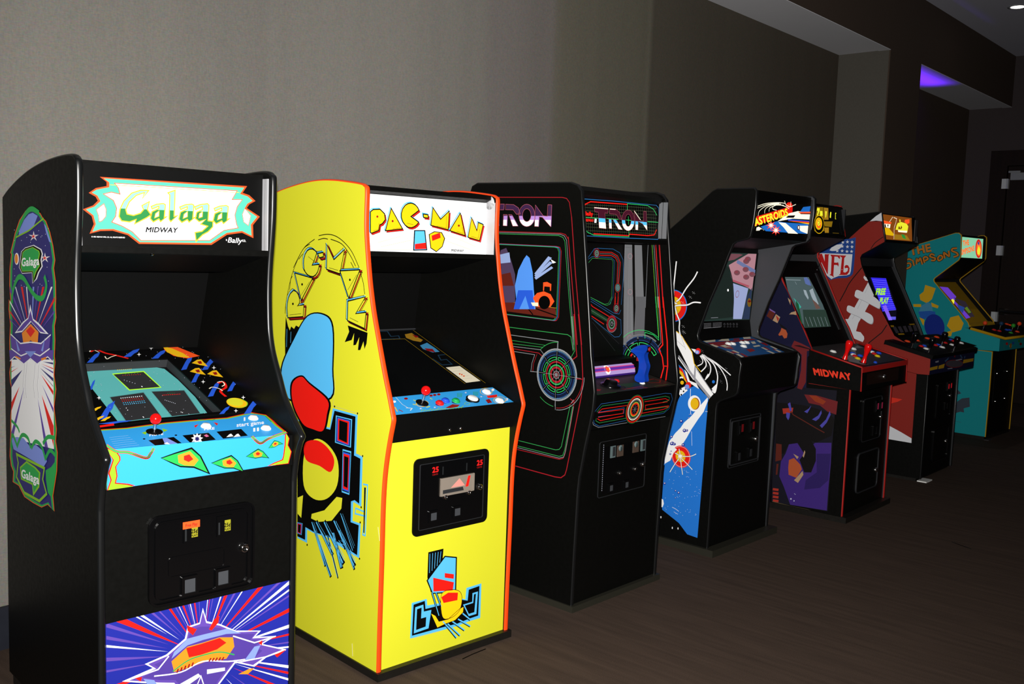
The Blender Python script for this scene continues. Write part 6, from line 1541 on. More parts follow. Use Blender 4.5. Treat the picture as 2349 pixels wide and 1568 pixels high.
["E","gry",3,0,0,[-224,9059,-11,1,1,10]],
["E","gry",3,0,0,[-467,9402,-11,1,1,10]],
["E","gry",3,0,0,[-556,9363,-11,1,1,10]],
["E","gry",3,0,0,[-493,9306,-11,1,1,10]],
["E","gry",3,0,0,[-582,9267,-11,1,1,10]],
["E","gry",3,0,0,[-510,9362,-11,1,1,10]],
["E","gry",3,0,0,[2225,11375,-12,1,1,10]],
["E","gry",3,0,0,[2130,11332,-12,1,1,10]],
["E","gry",3,0,0,[2197,11276,-12,1,1,10]],
["E","gry",3,0,0,[2102,11233,-12,1,1,10]],
["E","gry",3,0,0,[2179,11333,-12,1,1,10]],
["E","gry",3,0,0,[997,10518,-12,1,1,10]],
["E","gry",3,0,0,[905,10477,-11,1,1,10]],
["E","gry",3,0,0,[970,10421,-12,1,1,10]],
["E","gry",3,0,0,[878,10379,-11,1,1,10]],
["E","gry",3,0,0,[952,10477,-11,1,1,10]],
["E","gry",3,0,0,[2202,11447,-12,1,1,10]],
["E","gry",3,0,0,[2107,11403,-12,1,1,10]],
["E","gry",3,0,0,[2174,11347,-12,1,1,10]],
["E","gry",3,0,0,[2079,11304,-12,1,1,10]],
["E","gry",3,0,0,[2156,11404,-12,1,1,10]],
["P","white",2,0,0,[2160,8377,-291,152,-173,-188,413,-355,88,106]],
["E","blk",3,0,0,[1935,8265,-48,6,3,46]],
["E","blk",3,0,0,[2104,8360,-49,6,3,46]],
["E","blk",3,0,0,[2060,8072,-49,6,3,46]],
["E","blk",3,0,0,[1809,8420,-48,6,3,46]],
["E","navy2",3,0,0,[1977,6692,-97,14,5,84]],
["E","pale",4,0,0,[1983,6708,-54,8,3,42]],
["E","navy2",3,0,0,[1759,6232,-108,16,6,93]],
["E","pale",4,0,0,[1765,6250,-59,9,3,46]],
["E","navy2",3,0,0,[1614,6263,-75,11,4,65]],
["E","pale",4,0,0,[1620,6276,-41,6,2,32]],
["E","navy2",3,0,0,[2529,5782,-82,13,4,70]],
["E","pale",4,0,0,[2535,5795,-45,7,2,35]],
["E","navy2",3,0,0,[2453,5438,-110,18,6,94]],
["E","pale",4,0,0,[2460,5456,-60,10,3,47]],
["E","navy2",3,0,0,[2314,5428,-77,12,4,66]],
["E","pale",4,0,0,[2320,5440,-42,7,2,33]],
["E","navy2",3,0,0,[1795,5475,-97,16,5,84]],
["E","pale",4,0,0,[1801,5491,-53,9,3,42]],
["E","navy2",3,0,0,[1492,7112,-37,5,2,32]],
["E","pale",4,0,0,[1498,7118,-21,3,1,16]],
["E","navy2",3,0,0,[1541,6928,-43,6,2,37]],
["E","pale",4,0,0,[1546,6935,-24,3,1,18]],
["E","navy2",3,0,0,[1343,7133,-32,5,2,28]],
["E","pale",4,0,0,[1349,7138,-18,2,1,14]],
["S","white",3,1.6,0,[1327,6251,-71,-735]],
["S","white",3,1.6,0,[575,7403,-131,9]],
["E","red",4,0,0,[1880,4831,580,0,0,580]],
["E","gold",5,0,0,[1911,4847,300,0,0,300]],
["E","white",5,1.2,0,[1880,4831,530,0,0,530]],
["P","white",6,0,0,[1941,5002,-48,-77,-106,28,59,-85,-68,-64,107,-8,38,-92,49,77,106,-29,-59,86,68,64,-108,8]],
["S","dblk",6,6,1,[1795,4867,-479,83,-341,181]],
["S","white",7,4,1,[1795,4867,-479,83,-341,181]],
["S","dblk",6,6,1,[1866,4767,-373,-244,-343,-246]],
["S","white",7,4,1,[1866,4767,-373,-244,-343,-246]],
["S","dblk",6,6,1,[1905,4738,-94,-449,-89,-382]],
["S","white",7,4,1,[1905,4738,-94,-449,-89,-382]],
["S","dblk",6,6,1,[1991,4723,262,-379,260,-449]],
["S","white",7,4,1,[1991,4723,262,-379,260,-449]],
["S","dblk",6,6,1,[2002,4898,262,67]],
["S","white",7,4,1,[2002,4898,262,67]],
["S","dblk",6,6,1,[1937,4932,84,295]],
["S","white",7,4,1,[1937,4932,84,295]],
["P","white",5,0,0,[2341,4952,-195,210,213,98,396,-379,122,-604,-353,242]],
["E","navy2",6,0,0,[2499,5424,-103,17,5,88]],
["E","pale",7,0,0,[2500,5441,-57,9,3,44]],
["E","navy2",6,0,0,[2358,5416,-72,12,4,62]],
["E","pale",7,0,0,[2359,5428,-40,6,2,31]],
["E","navy2",6,0,0,[1795,5463,-91,15,5,79]],
["E","pale",7,0,0,[1795,5479,-50,8,2,39]],
["E","navy2",6,0,0,[2805,3234,-83,16,4,71]],
["E","pale",7,0,0,[2806,3248,-46,9,2,36]],
["E","navy2",6,0,0,[2104,2975,-61,12,3,53]],
["E","pale",7,0,0,[2105,2986,-34,7,2,26]],
["E","navy2",6,0,0,[1909,2911,-76,15,4,66]],
["E","pale",7,0,0,[1910,2924,-42,8,2,33]],
["E","navy2",6,0,0,[2087,2599,-46,9,2,40]],
["E","pale",7,0,0,[2088,2607,-25,5,1,20]],
["E","navy2",6,0,0,[2501,5022,-41,7,2,35]],
["E","pale",7,0,0,[2502,5030,-23,4,1,18]],
["E","navy2",6,0,0,[2544,4864,-62,11,3,53]],
["E","pale",7,0,0,[2545,4874,-34,6,2,27]],
["E","pale",3,0,0,[2250,2739,-15,3,1,13]],
["E","pale",3,0,0,[1950,2652,-15,3,1,13]],
["E","pale",3,0,0,[1470,4059,-15,3,1,13]],
["E","pale",3,0,0,[2709,1919,-16,3,1,13]],
["E","pale",3,0,0,[2247,3502,-15,3,1,13]],
["E","pale",3,0,0,[620,3243,-15,3,1,13]],
["E","pale",3,0,0,[958,3162,-15,3,1,13]],
["E","pale",3,0,0,[1429,3860,-15,3,1,13]],
["E","pale",3,0,0,[1334,2133,-15,3,1,13]],
["E","pale",3,0,0,[1595,2388,-15,3,1,13]],
["E","pale",3,0,0,[1372,4081,-15,3,1,13]],
["E","pale",3,0,0,[1109,2853,-15,3,1,13]],
["E","pale",3,0,0,[2184,4013,-15,3,1,13]],
["E","pale",3,0,0,[896,3183,-15,3,1,13]],
["E","pale",3,0,0,[1152,2145,-15,3,1,13]],
["E","pale",3,0,0,[1156,2041,-15,3,1,13]],
["E","pale",3,0,0,[1867,2186,-15,3,1,13]],
["E","pale",3,0,0,[1738,1882,-15,3,1,13]],
["E","pale",3,0,0,[922,4083,-15,3,1,13]],
["E","pale",3,0,0,[2524,3492,-16,3,1,13]],
["E","pale",3,0,0,[689,3312,-15,3,1,13]],
["E","pale",3,0,0,[1434,3494,-15,3,1,13]],
["E","pale",3,0,0,[1681,3240,-15,3,1,13]],
["E","pale",3,0,0,[1995,2690,-15,3,1,13]],
["E","pale",3,0,0,[1439,2023,-15,3,1,13]],
["E","pale",3,0,0,[1224,2008,-15,3,1,13]],
["E","pale",3,0,0,[840,1939,-15,3,1,13]],
["E","pale",3,0,0,[1358,3844,-15,3,1,13]],
["E","pale",3,0,0,[835,2004,-15,3,1,13]],
["E","pale",3,0,0,[799,2969,-15,3,1,13]],
["E","pale",3,0,0,[1259,3746,-15,3,1,13]],
["E","pale",3,0,0,[954,2927,-15,3,1,13]],
["E","pale",3,0,0,[2215,3927,-15,3,1,13]],
["E","pale",3,0,0,[846,1941,-15,3,1,13]],
["E","pale",3,0,0,[2545,2045,-16,3,1,13]],
["E","pale",3,0,0,[1927,3767,-15,3,1,13]],
["E","pale",3,0,0,[2094,2217,-15,3,1,13]],
["E","pale",3,0,0,[943,4208,-15,3,1,13]],
["E","pale",3,0,0,[1497,4104,-15,3,1,13]],
["E","pale",3,0,0,[1232,3460,-15,3,1,13]],
["E","pale",3,0,0,[790,1975,-15,3,1,13]],
["E","pale",3,0,0,[1596,1758,-15,3,1,13]],
["E","pale",3,0,0,[2159,3905,-15,3,1,13]],
["E","pale",3,0,0,[1531,4131,-15,3,1,13]],
["E","pale",3,0,0,[2359,3053,-15,3,1,13]],
["E","pale",3,0,0,[1490,3836,-15,3,1,13]],
["E","pale",3,0,0,[2639,1858,-16,3,1,13]],
["E","pale",3,0,0,[2022,1764,-15,3,1,13]],
["E","pale",3,0,0,[844,3422,-15,3,1,13]],
["E","pale",3,0,0,[1764,2895,-15,3,1,13]],
["E","pale",3,0,0,[1354,2793,-15,3,1,13]],
["E","pale",3,0,0,[1534,2697,-15,3,1,13]],
["E","pale",3,0,0,[732,3132,-15,3,1,13]],
["E","pale",3,0,0,[1799,2398,-15,3,1,13]],
["E","pale",3,0,0,[2286,3331,-15,3,1,13]],
["E","pale",3,0,0,[651,3115,-15,3,1,13]],
["E","pale",3,0,0,[1646,4159,-15,3,1,13]],
["E","pale",3,0,0,[1854,2730,-15,3,1,13]],
["E","pale",3,0,0,[2725,2466,-16,3,1,13]],
["E","pale",3,0,0,[1457,4075,-15,3,1,13]],
["S","pale",3,3,1,[2274,2058,-211,-45,-213,-90]],
["S","pale",3,2,0,[2156,1836,-264,-78]],
["E","white",2,0,0,[2198,958,-31,7,4,62]],
["E","white",2,0,0,[1847,1006,-31,7,4,62]],
["E","white",2,0,0,[2946,1373,-32,7,4,63]]],
'A.marq':[
["P","blk*",1,0,0,[250,1458,5832,99,27,-1517,-5742,17]],
["P","blue6*",2,0,0,[5300,1419,814,93,-47,-379,-1095,-10]],
["P","blue6*",2,0,0,[1036,216,1563,334,1142,-16,2387,36,-71,-532,-4438,-20]],
["S","cream*",3,3,1,[428,1166,884,204,1254,119,754,-1]],
["S","cream*",3,3,1,[447,1081,1053,256,1163,135]],
["S","cream*",3,3,1,[675,724,100,266,735,304,1156,165]],
["S","cream*",3,3,1,[1287,886,40,222,541,206,990,125]],
["S","cream*",3,3,1,[1713,997,50,179,559,165]],
["S","cream*",3,3,1,[2470,1104,-426,43,187,188,923,54]],
["E","red*",3,0,0,[3739,1422,325,19,-37,152]],
["E","orng*",4,0,0,[3725,1399,172,10,-20,81]],
["S","cream*",5,3,1,[3176,1615,207,-191,353,-70]],
["S","cream*",5,3,1,[3867,1612,7,-227]],
["S","cream*",5,3,1,[4430,1508,-412,-115,-276,-61]],
["S","cream*",5,3,1,[2776,1389,581,-56,406,-91]],
["P","red*",4,0,0,[420,212,112,483,3162,634,148,-411,-1983,-357]],
["P","red*",3,0,0,[3599,1324,520,52,47,-272,-422,-182]],
["T","yel*",5,0.04,"ASTEROIDS",[488,223,3278,691,-236,358]],
["P","cream*",4,0,0,[2691,555,1127,462,940,164,1443,-88,-10,-284,-1923,-44]],
["P","blk*",5,0,0,[3491,773,258,127,769,52,-164,-137]],
["P","orng*",5,0,0,[4769,1136,1399,87,21,-83,-1206,-63]],
["P","maroon*",5,0,0,[4983,1077,1206,63,14,-56,-1109,-47]],
["P","blue2*",4,0,0,[3698,715,2511,24,-3,-71,-2391,-39]],
["P","gold*",4,0,0,[3820,606,2372,38,-37,-96,-1255,61]],
["P","red*",5,0,0,[3812,643,2388,49,-4,-62,-1694,-15]],
["P","red*",4,0,0,[1989,589,130,-150,275,91,-127,-150,333,-32,-312,-59,194,-136,-312,66,-59,-159,-129,151,-273,-89,126,148,-326,32,305,59,-189,133,306,-63]],
["P","cream*",5,0,0,[2010,501,76,-117,193,77,-117,-107,253,-13,-242,-35,164,-95,-225,59,-21,-122,-76,118,-192,-76,115,106,-249,13,238,34,-161,95,222,-58]],
["P","red*",4,0,0,[2548,369,132,-152,280,90,-129,-150,339,-34,-317,-59,197,-137,-318,67,-59,-160,-132,153,-277,-89,127,149,-330,33,309,58,-193,136,312,-65]],
["P","cream*",5,0,0,[2569,280,78,-119,196,77,-118,-108,257,-14,-246,-34,167,-97,-229,61,-22,-123,-78,119,-195,-76,118,107,-254,14,243,34,-165,96,227,-60]],
["P","cream*",4,0,0,[2795,514,761,-11,1492,-493,-1080,-16,-548,276]],
["P","cream*",3,0,0,[651,156,209,52,570,-153,-789,-52]],
["E","blk*",4,0,0,[1168,23,195,8,-18,79]],
["P","cream*",4,0,0,[4847,421,1254,54,5,-426,-793,112]],
["E","maroon*",5,0,0,[5018,336,159,7,-32,129]],
["E","cream*",6,0,0,[5018,336,79,3,-21,83]]],
'A.glass':[  # pink and lilac shapes paint a glowing reflection over the tube
["P","crt*",1,0,0,[3028,3753,2948,6,147,-3700,-4864,58,841,1493]],
["P","crt2*",2,0,0,[2852,3086,366,-141,554,-817,340,-950,106,-927,-2861,-97,756,1399]],
["P","pinkg*",2,0,0,[3184,3090,1904,650,891,7,16,-1014,19,-1032,-458,154,-1849,450]],
["P","pinkd*",3,0,0,[2805,3287,870,102,847,280,-355,39,-1015,-10]],
["E","pinkd*",4,0,0,[4127,2689,321,2,-34,141]],
["E","rose",5,0,0,[4050,2724,183,1,-17,71]],
["E","pinkd*",4,0,0,[5009,2875,329,3,-35,143]],
["E","rose",5,0,0,[4930,2910,187,2,-18,71]],
["E","pinkd*",4,0,0,[5170,2457,331,1,-35,144]],
["E","rose",5,0,0,[5091,2493,188,1,-18,72]],
["E","pinkd*",4,0,0,[5103,3443,329,6,-35,142]],
["E","rose",5,0,0,[5024,3477,187,3,-18,71]],
["E","pinkd*",4,0,0,[5786,2611,336,2,-36,145]],
["E","rose",5,0,0,[5705,2647,191,1,-18,72]],
["E","pinkd*",4,0,0,[4957,3321,328,5,-35,142]],
["E","rose",5,0,0,[4878,3356,187,3,-17,71]],
["P","bluel*",3,0,0,[4014,3394,2071,-539,1,-242,-2143,604]],
["P","rose*",3,0,0,[3700,2334,1946,-358,-97,-90,-1798,330]],
["P","lilg*",2,0,0,[3806,2128,1758,-303,-103,-544,-188,-1161,-938,26,-217,1151]],
["E","rose",3,3,0,[4443,1520,180,0,0,180]],
["P","dbluel*",2,0,0,[5968,1884,146,-1788,-782,22,218,1283]],
["E","ochre",3,0,0,[5857,1032,217,-3,-61,245]],
["E","drk",4,0,0,[5862,1106,169,-2,-15,61]],
["S","dblk",4,5,1,[3205,3003,525,-698,376,-1008,140,-1017]],
["E","white*",5,0,0,[3412,1741,79,0,-17,71]],
["S","pale",4,2,0,[2024,274,707,-1]]],
'A.instr':[
["P","blk",1,0,0,[1317,942,4833,0,-105,-498,-5043,63]],
["S","gry",2,1.6,0,[1387,865,727,1]],
["S","gry",2,1.6,0,[2266,867,912,1]],
["S","gry",2,1.6,0,[1374,797,726,0]],
["S","gry",2,1.6,0,[2252,798,912,0]],
["S","gry",2,1.6,0,[1361,729,726,-1]],
["S","gry",2,1.6,0,[2239,728,911,0]],
["S","gry",2,1.6,0,[1347,661,726,-2]],
["S","gry",2,1.6,0,[2225,659,911,-1]],
["S","gry",2,1.6,0,[1319,621,1701,11]],
["E","gry",2,1,0,[3438,771,78,-2,11,53]],
["S","gry",2,1,0,[3321,634,179,0]],
["E","gry",2,1,0,[3774,761,79,-3,11,53]],
["S","gry",2,1,0,[3656,623,181,-1]],
["E","gry",2,1,0,[4056,752,79,-3,11,53]],
["S","gry",2,1,0,[3937,613,183,0]],
["E","gry",2,1,0,[4398,741,80,-3,11,53]],
["S","gry",2,1,0,[4278,602,184,-1]],
["E","gry",2,1,0,[4743,730,81,-3,11,54]],
["S","gry",2,1,0,[4621,590,186,0]]],
'A.cpt':[
["P","cblue",1,0,0,[840,2481,5278,97,-1031,-2664,-4516,-123]],
["P","cream",2,0,0,[1003,2503,1262,50,-445,-280,-902,-20]],
["P","cream",2,0,0,[2880,2543,701,-20,-455,-334,-949,140]],
["P","cred",2,0,0,[872,2168,4787,58,41,-204,-4878,-105]],
["P","cream",2,0,0,[753,1927,340,24,-89,-411,-398,-87]],
["P","cred",2,0,0,[961,1895,1286,33,-174,-437,-507,-525,-363,210,-69,282]],
["P","cream",3,0,0,[1228,1625,932,84,-551,-175,237,-236,-588,20,-13,-224]],
["P","cred",2,0,0,[3958,2469,644,-10,-330,-197,-562,1]],
["P","cred",2,0,0,[581,687,598,46,30,-301,-503,14]],
["P","cream",2,0,0,[429,860,309,-23,-126,-447,-227,-33]],
["P","cream",2,0,0,[1126,860,246,-11,-67,-360,-259,-102]],
["P","cream",2,0,0,[654,310,259,-2,-212,-440,-260,-25]],
["P","cred",2,0,0,[1114,375,206,-36,-188,-477,-297,-19]],
["P","cred",2,0,0,[2519,808,673,42,-224,-345,-769,-125]],
["P","cream",2,0,0,[4679,1798,458,12,-401,-342,-413,-16]],
["P","cream",2,0,0,[3851,1178,785,66,-175,-210,-736,-39]],
["P","cream",2,0,0,[5518,1917,236,-34,-226,-326,-262,-9]],
["P","cred",2,0,0,[5266,1548,389,-59,-287,-440,-297,-1]],
["P","cream",2,0,0,[4139,850,230,-6,-130,-399,-250,-5]],
["P","cred",2,0,0,[4433,881,189,-30,-197,-437,-186,31]],
["P","cream",2,0,0,[5222,913,193,-31,-167,-448,-257,-5]],
["P","cream",2,0,0,[3779,322,263,-14,-95,-427,-287,-26]],
["P","cred",2,0,0,[4726,473,227,-38,-167,-469,-295,-27]],
["P","cream",2,0,0,[4763,357,189,-31,-129,-367,-294,-26]],
["P","cream",2,0,0,[5136,2548,746,-21,-380,-278,-736,23]]],
'M.side':[
["P","mnavy",1,0,0,[4668,14034,-481,-744,-593,-1212,-480,-849,-670,-1244,24,-262,753,-719,961,227,1600,132,451,1415,-433,1685,-566,853]],
["P","mbrown",2,0,0,[5313,12145,-385,-158,193,-423,358,201]],
["P","mpurp",3,0,0,[5320,12247,-410,-197,27,-63,363,159]],
["P","mtan",2,0,0,[4872,11930,-286,-164,150,-378,330,140]],
["P","mred",3,0,0,[4868,11869,-222,-188,74,-210,102,238]],
["P","mora",2,0,0,[4457,11116,-290,-111,-122,-214,28,-246,169,-55,143,192,192,-57,58,77,-126,214]],
["P","mblk",2,0,0,[4627,11397,-496,-288,-50,-97,400,151]],
["P","mtan",2,0,0,[3894,12098,-292,100,-59,-237,215,25,256,-17]],
["P","mtan",2,0,0,[4166,12969,-182,-151,-18,-281,146,273]],
["P","mred2",2,0,0,[3585,10416,-482,-137,-480,-180,-196,-159,320,-75,-54,-1873,227,-477,288,56,-164,1100,15,941,692,429]],
["P","mnav2",1,0,0,[3762,10220,-680,-252,-381,-99,-60,-2320,1591,-467,454,219,-67,2752]],
["P","mdark",1,0,0,[4626,7589,-3873,135,62,-2555,18,-4688,2458,-97,1129,-7]],
["P","mred2",2,0,0,[2742,7245,-730,44,-1350,-200,41,-790,529,113,500,305,684,51]],
["P","mora2",3,0,0,[2447,7235,-486,14,-594,-251,178,-209,490,123]],
["P","mblk2",3,0,0,[4558,6537,-1163,56,-696,-3,-788,-84,-827,-167,-306,-329,122,-993,923,-566,496,111,525,-272,689,-206,263,-621,558,-93]],
["P","mpurp2",2,0,0,[3342,4642,-294,-289,-431,-503,-196,32,-550,562,-999,158,-40,-1301,47,-1416,4,-1368,2308,-112,472,999,347,616,-43,930,-271,530]],
["P","mpurp3",3,0,0,[1731,3806,-856,142,36,-1599,491,-563,961,-279,-60,585,-647,593]],
["P","mblk2",4,0,0,[3265,4606,-979,198,-488,-726,-47,-700,243,-754,438,-78,344,704,-270,427]],
["P","mred",3,0,0,[4077,6215,-698,142,31,-290,595,-178]],
["P","mbrown",3,0,0,[4343,4004,-358,8,-62,-957,400,-166]],
["P","mbrown",3,0,0,[4237,2758,-127,22,33,-687,102,-18]],
["S","mbrown",5,6,0,[3597,6614,-31,-473,-215,-209,-1469,-595,-544,-200]],
["P","mtusk",5,0,0,[2674,6215,-280,227,-133,206,82,-247,130,-253]],
["P","mtusk",5,0,0,[2157,5815,-369,287,-170,350,-36,-182,145,-347,183,-167]],
["P","mtusk",5,0,0,[1652,5512,-356,425,-202,540,-63,-224,205,-494,263,-365]],
["P","mtusk",5,0,0,[3744,6547,-144,115,-131,-460,94,-109]],
["P","mtusk",5,0,0,[3810,6012,-253,-13,31,-292,66,-153,137,173]],
["P","mora",5,0,0,[3445,3136,-315,174,-422,-335,-117,-266,310,-584,510,100,53,426]],
["P","mtan",6,0,0,[2901,2125,-365,498,-65,-227,311,-561,259,121]],
["P","mtan",6,0,0,[3196,3563,-359,-132,90,-159]],
["P","mtan",6,0,0,[2496,3893,-57,-109,76,-346,80,82]],
["P","mred",5,0,0,[4370,1220,-370,22,11,-148,371,-23]],
["P","mred",5,0,0,[4356,988,-371,23,11,-149,371,-23]],
["P","mred",5,0,0,[4341,756,-371,24,11,-149,371,-24]],
["P","mred",5,0,0,[4326,523,-371,25,11,-149,371,-25]],
["E","pale",5,0,0,[3165,773,-50,10,3,48]],
["E","pale",5,0,0,[2958,693,-35,7,3,38]],
["S","pale",5,2,0,[2978,1148,-94,-54]],
["S","wood",6,3,0,[4368,378,-1181,-45,-1099,7,-786,-52]]],
'M.boxs':[
["T","mlogo",1,0.05,"MIDWAY",[2091,8534,-2279,-67,128,394]]],
'M.marq':[
["P","blk*",1,0,0,[2467,1777,4256,87,-165,-1793,-4974,-74]],
["P","amberd*",2,0,0,[2766,1691,910,34,-124,-445,-129,-1058,-1029,-178,-447,121,410,914]],
["E","blk*",3,0,0,[2744,578,730,32,155,563]],
["E","yolk*",4,4,0,[2748,595,730,32,155,564]],
["E","yolk*",4,0,0,[2705,646,512,23,107,387]],
["E","orng*",5,0,0,[2717,629,330,15,73,264]],
["E","yel*",6,0,0,[2732,681,231,10,53,193]],
["S","ochre*",7,4,1,[2606,814,305,-72,-240,-133,177,-96]],
["P","yel*",4,0,0,[2747,1620,371,21,-39,-142,-335,-331,-164,-8,242,290,-165,-9]],
["P","yel*",4,0,0,[3111,1466,370,3,-42,-300,-416,-21]],
["P","yel*",4,0,0,[3902,1492,250,-5,-238,-400,-102,-5]],
["P","yel*",4,0,0,[4655,1479,168,-9,-194,-383,-161,27]],
["P","yel*",4,0,0,[5423,1466,173,-1,-57,-46,-70,-4,-111,-329,121,-30,-202,-9]],
["P","amberd*",3,0,0,[3549,823,1321,61,-274,-367,-1010,-8]],
["P","ochre*",2,0,0,[3756,1712,670,3,-170,-753,-719,-34]],
["P","ochre*",3,0,0,[3482,435,676,28,-96,-339,-590,-22]],
["S","amberd*",3,2,0,[4658,135,951,11]],
["S","gry3",3,2,0,[5892,823,152,-752]]],
'M.bezel':[
["P","scrn*",1,0,0,[1008,4718,3384,1,382,-1920,-147,-1538,-3809,60,-81,1293,-112,1161]],
["P","scrng*",2,0,0,[1574,2505,3263,-81,-210,-1163,-3809,60]],
["P","scrb*",3,0,0,[3619,4679,463,25,209,-211,-36,-376,-451,48,-309,95]],
["P","scrw*",3,0,0,[2842,3847,344,-49,-58,-506,-216,-135,-158,369]],
["P","scrw*",3,0,0,[3671,3794,616,135,-52,-280,-56,-838,-489,10,-94,556]],
["P","scrn2*",4,0,0,[3530,3193,437,-285,259,-376,-724,-29]],
["P","scrt*",3,0,0,[976,3323,374,-320,193,-318,-390,-125,-100,314]],
["P","scrgr*",3,0,0,[1189,3140,139,-271,-586,-1316,-105,92,250,1144]],
["S","scrw*",4,3,0,[1521,2014,-75,-621]],
["S","scrw*",4,3,0,[2077,1997,-78,-625]],
["S","scrw*",4,3,0,[2640,1979,-80,-629]],
["S","scrw*",4,3,0,[3211,1962,-82,-634]],
["S","scrw*",4,3,0,[3693,1947,-84,-637]],
["S","scrw*",4,3,0,[4279,1929,-87,-642]],
["S","scrw*",4,3,0,[993,4537,2035,-35]],
["S","scrw*",4,3,0,[2131,4401,59,-206]]],
'M.cpt':[
["P","mgrey",1,0,0,[-664,4096,7695,-725,-947,-479,1072,-2747,-6527,18,-648,2563]],
["P","mlgt",2,0,0,[660,1701,1099,-31,1843,426,-142,261,2840,625,-142,-474,-1201,77,-1874,-867,-1006,-731,-717,-752,-683,135,-532,762]]],
'M.cpf':[
["P","mpanel",1,0,0,[609,971,5150,27,-87,-776,-5059,70]]],
'N.side':[
["P","foot",1,0,0,[3979,18219,897,-5,676,-581,619,-588,310,-329,1795,-1622,607,-1355,-1560,-2573,-813,-1923,-1091,-1216,-2533,1858,40,571,1708,3350,572,1199,138,575,-113,261,-1576,929]],
["P","white2",2,0,0,[4022,18837,-94,-618,437,48,446,-53,-423,383]],
["S","fdark",2,5,1,[3775,17116,544,-422,290,-453]],
["S","fdark",2,7,1,[5165,14878,784,-1069,350,-735,354,-741]],
["P","white2",4,0,0,[4637,13838,-484,-906,706,-1527,642,-1208,696,391,-298,548,-637,1345]],
["S","wgry",5,1.6,0,[4561,13681,892,-2253,291,-608]],
["P","wgry",5,0,1,[5371,13201,-638,-224,-663,-220,-410,-359,3,-416,360,105,737,340,674,252,79,190]],
["P","white2",6,0,1,[5414,13251,-639,-225,-663,-220,-410,-360,3,-416,360,105,737,341,675,252,79,191]],
["P","wgry",5,0,1,[5920,12030,-610,-188,-1003,-321,-248,-305,40,-357,292,10,612,344,884,329,146,187]],
["P","white2",6,0,1,[5964,12080,-611,-189,-1004,-322,-248,-304,40,-358,293,11,612,344,884,330,147,186]],
["P","white2",5,0,0,[4962,14306,-171,-121,-148,-251,197,24,156,186]],
["P","shb",7,0,0,[5762,17056,274,-86,329,-46,207,-24,549,31,1091,-266,405,-421,-105,-1241,-452,-605,-320,-276,-184,-190,-90,-66,-167,69,-375,99,-670,50,-322,157,-116,126,-48,205,-25,1133]],
["P","white2",8,0,0,[8590,15838,-2666,-16,33,-1217,66,-246,244,-92,584,-66,412,-182,122,-79,382,264,344,316,358,485]],
["P","shr",9,0,0,[8475,15750,-234,56,-255,-578,34,494,3,49,-386,3,80,-85,-30,-1399,58,38,497,850,-19,-289,202,117]],
["P","shr",9,0,0,[7593,15754,-745,-40,-18,-265,87,39,114,119,233,5,-9,-442,-212,-1,-81,43,-61,-153,17,-185,92,120,242,4,6,-732,-56,-203,113,98,254,92,-116,67,21,1253]],
["P","shr",9,0,0,[6870,15722,-504,-14,77,-84,69,-104,1,-1018,-149,-35,-158,128,-28,205,126,15,115,-45,38,141,-96,118,-168,-19,-131,-206,14,-285,152,-210,207,-29,421,-5,-120,95,-46,1186,109,58]],
["P","white2",8,0,0,[6368,16847,-41,-90,-99,-2,73,-62,-33,-93,87,52,80,-55,-21,94,83,59,-100,6]],
["P","white2",8,0,0,[6019,16838,-41,-90,-99,-3,73,-61,-33,-93,87,52,79,-55,-21,94,82,58,-99,6]],
["P","white2",8,0,0,[6344,16495,-41,-90,-100,-2,74,-62,-33,-93,87,52,80,-56,-21,95,83,58,-100,7]],
["P","white2",8,0,0,[6004,16495,-41,-90,-99,-2,73,-62,-33,-93,86,52,79,-56,-20,94,82,59,-99,6]],
["P","white2",8,0,0,[6735,16515,-42,-90,-100,-2,74,-62,-33,-93,87,51,80,-55,-20,94,83,59,-100,6]],
["P","white2",8,0,0,[6354,16150,-41,-90,-100,-1,74,-63,-33,-92,87,51,79,-56,-20,94,82,59,-99,7]],
["P","white2",8,0,0,[6014,16159,-41,-90,-99,-2,73,-62,-33,-92,86,51,79,-56,-20,94,82,59,-99,6]],
["P","white2",8,0,0,[6720,16182,-41,-90,-101,-2,75,-63,-33,-93,87,52,80,-56,-20,95,82,58,-100,7]],
["P","white2",8,0,0,[7090,16165,-42,-91,-101,-1,75,-63,-33,-94,87,52,81,-56,-20,95,83,59,-101,7]],
["P","white2",8,0,0,[6713,16813,-41,-91,-101,-2,74,-62,-33,-93,88,52,80,-56,-21,95,83,59,-100,6]],
["P","white2",8,0,0,[7093,16520,-42,-91,-101,-2,75,-62,-33,-94,87,52,81,-56,-20,95,83,59,-101,7]],
["P","white2",9,0,0,[7678,16060,-135,209,-368,213,-459,70,30,-183,196,-209,287,-129,254,-15]],
["E","white2",10,0,0,[6631,14681,-25,1,2,24]],
["P","foot",1,0,0,[4709,12743,-674,-82,-1547,-2524,-184,-103,-1146,-610,-395,-1909,-8,-4517,2337,492,1251,433,2331,1872,-24,4366]],
["S","fdark",2,7,0,[3072,10867,318,-565,850,-797,278,-390]],
["P","white2",5,0,0,[5274,10241,-344,-52,-266,-295,-31,-180,95,-222,252,70,444,145,898,294,-117,1058,-1116,81]],
["P","rednf",3,0,0,[2651,5737,-477,-30,-560,-30,308,-208,344,-135,229,-121]],
["P","white2",3,0,0,[3118,3852,-794,-219,-789,-305,-757,-334,-12,-327,1551,27,782,31]]],
'N.boxs':[
["P","foot",1,0,0,[2572,9741,-3181,-715,73,-1264,767,-15,2439,389]]],
'N.marq':[
["P","nbase*",1,0,0,[168,1737,5806,3,91,-1767,-5558,-8]],
["P","orng*",2,0,0,[213,1304,1620,-66,-112,-126,-1300,-37]],
["P","cream*",3,0,0,[261,1068,1350,19,-115,-286,-1186,31]],
["P","blk*",4,0,0,[421,1035,214,10,103,-235,-268,29]],
["P","blk*",4,0,0,[957,1039,271,-9,-167,-207]],
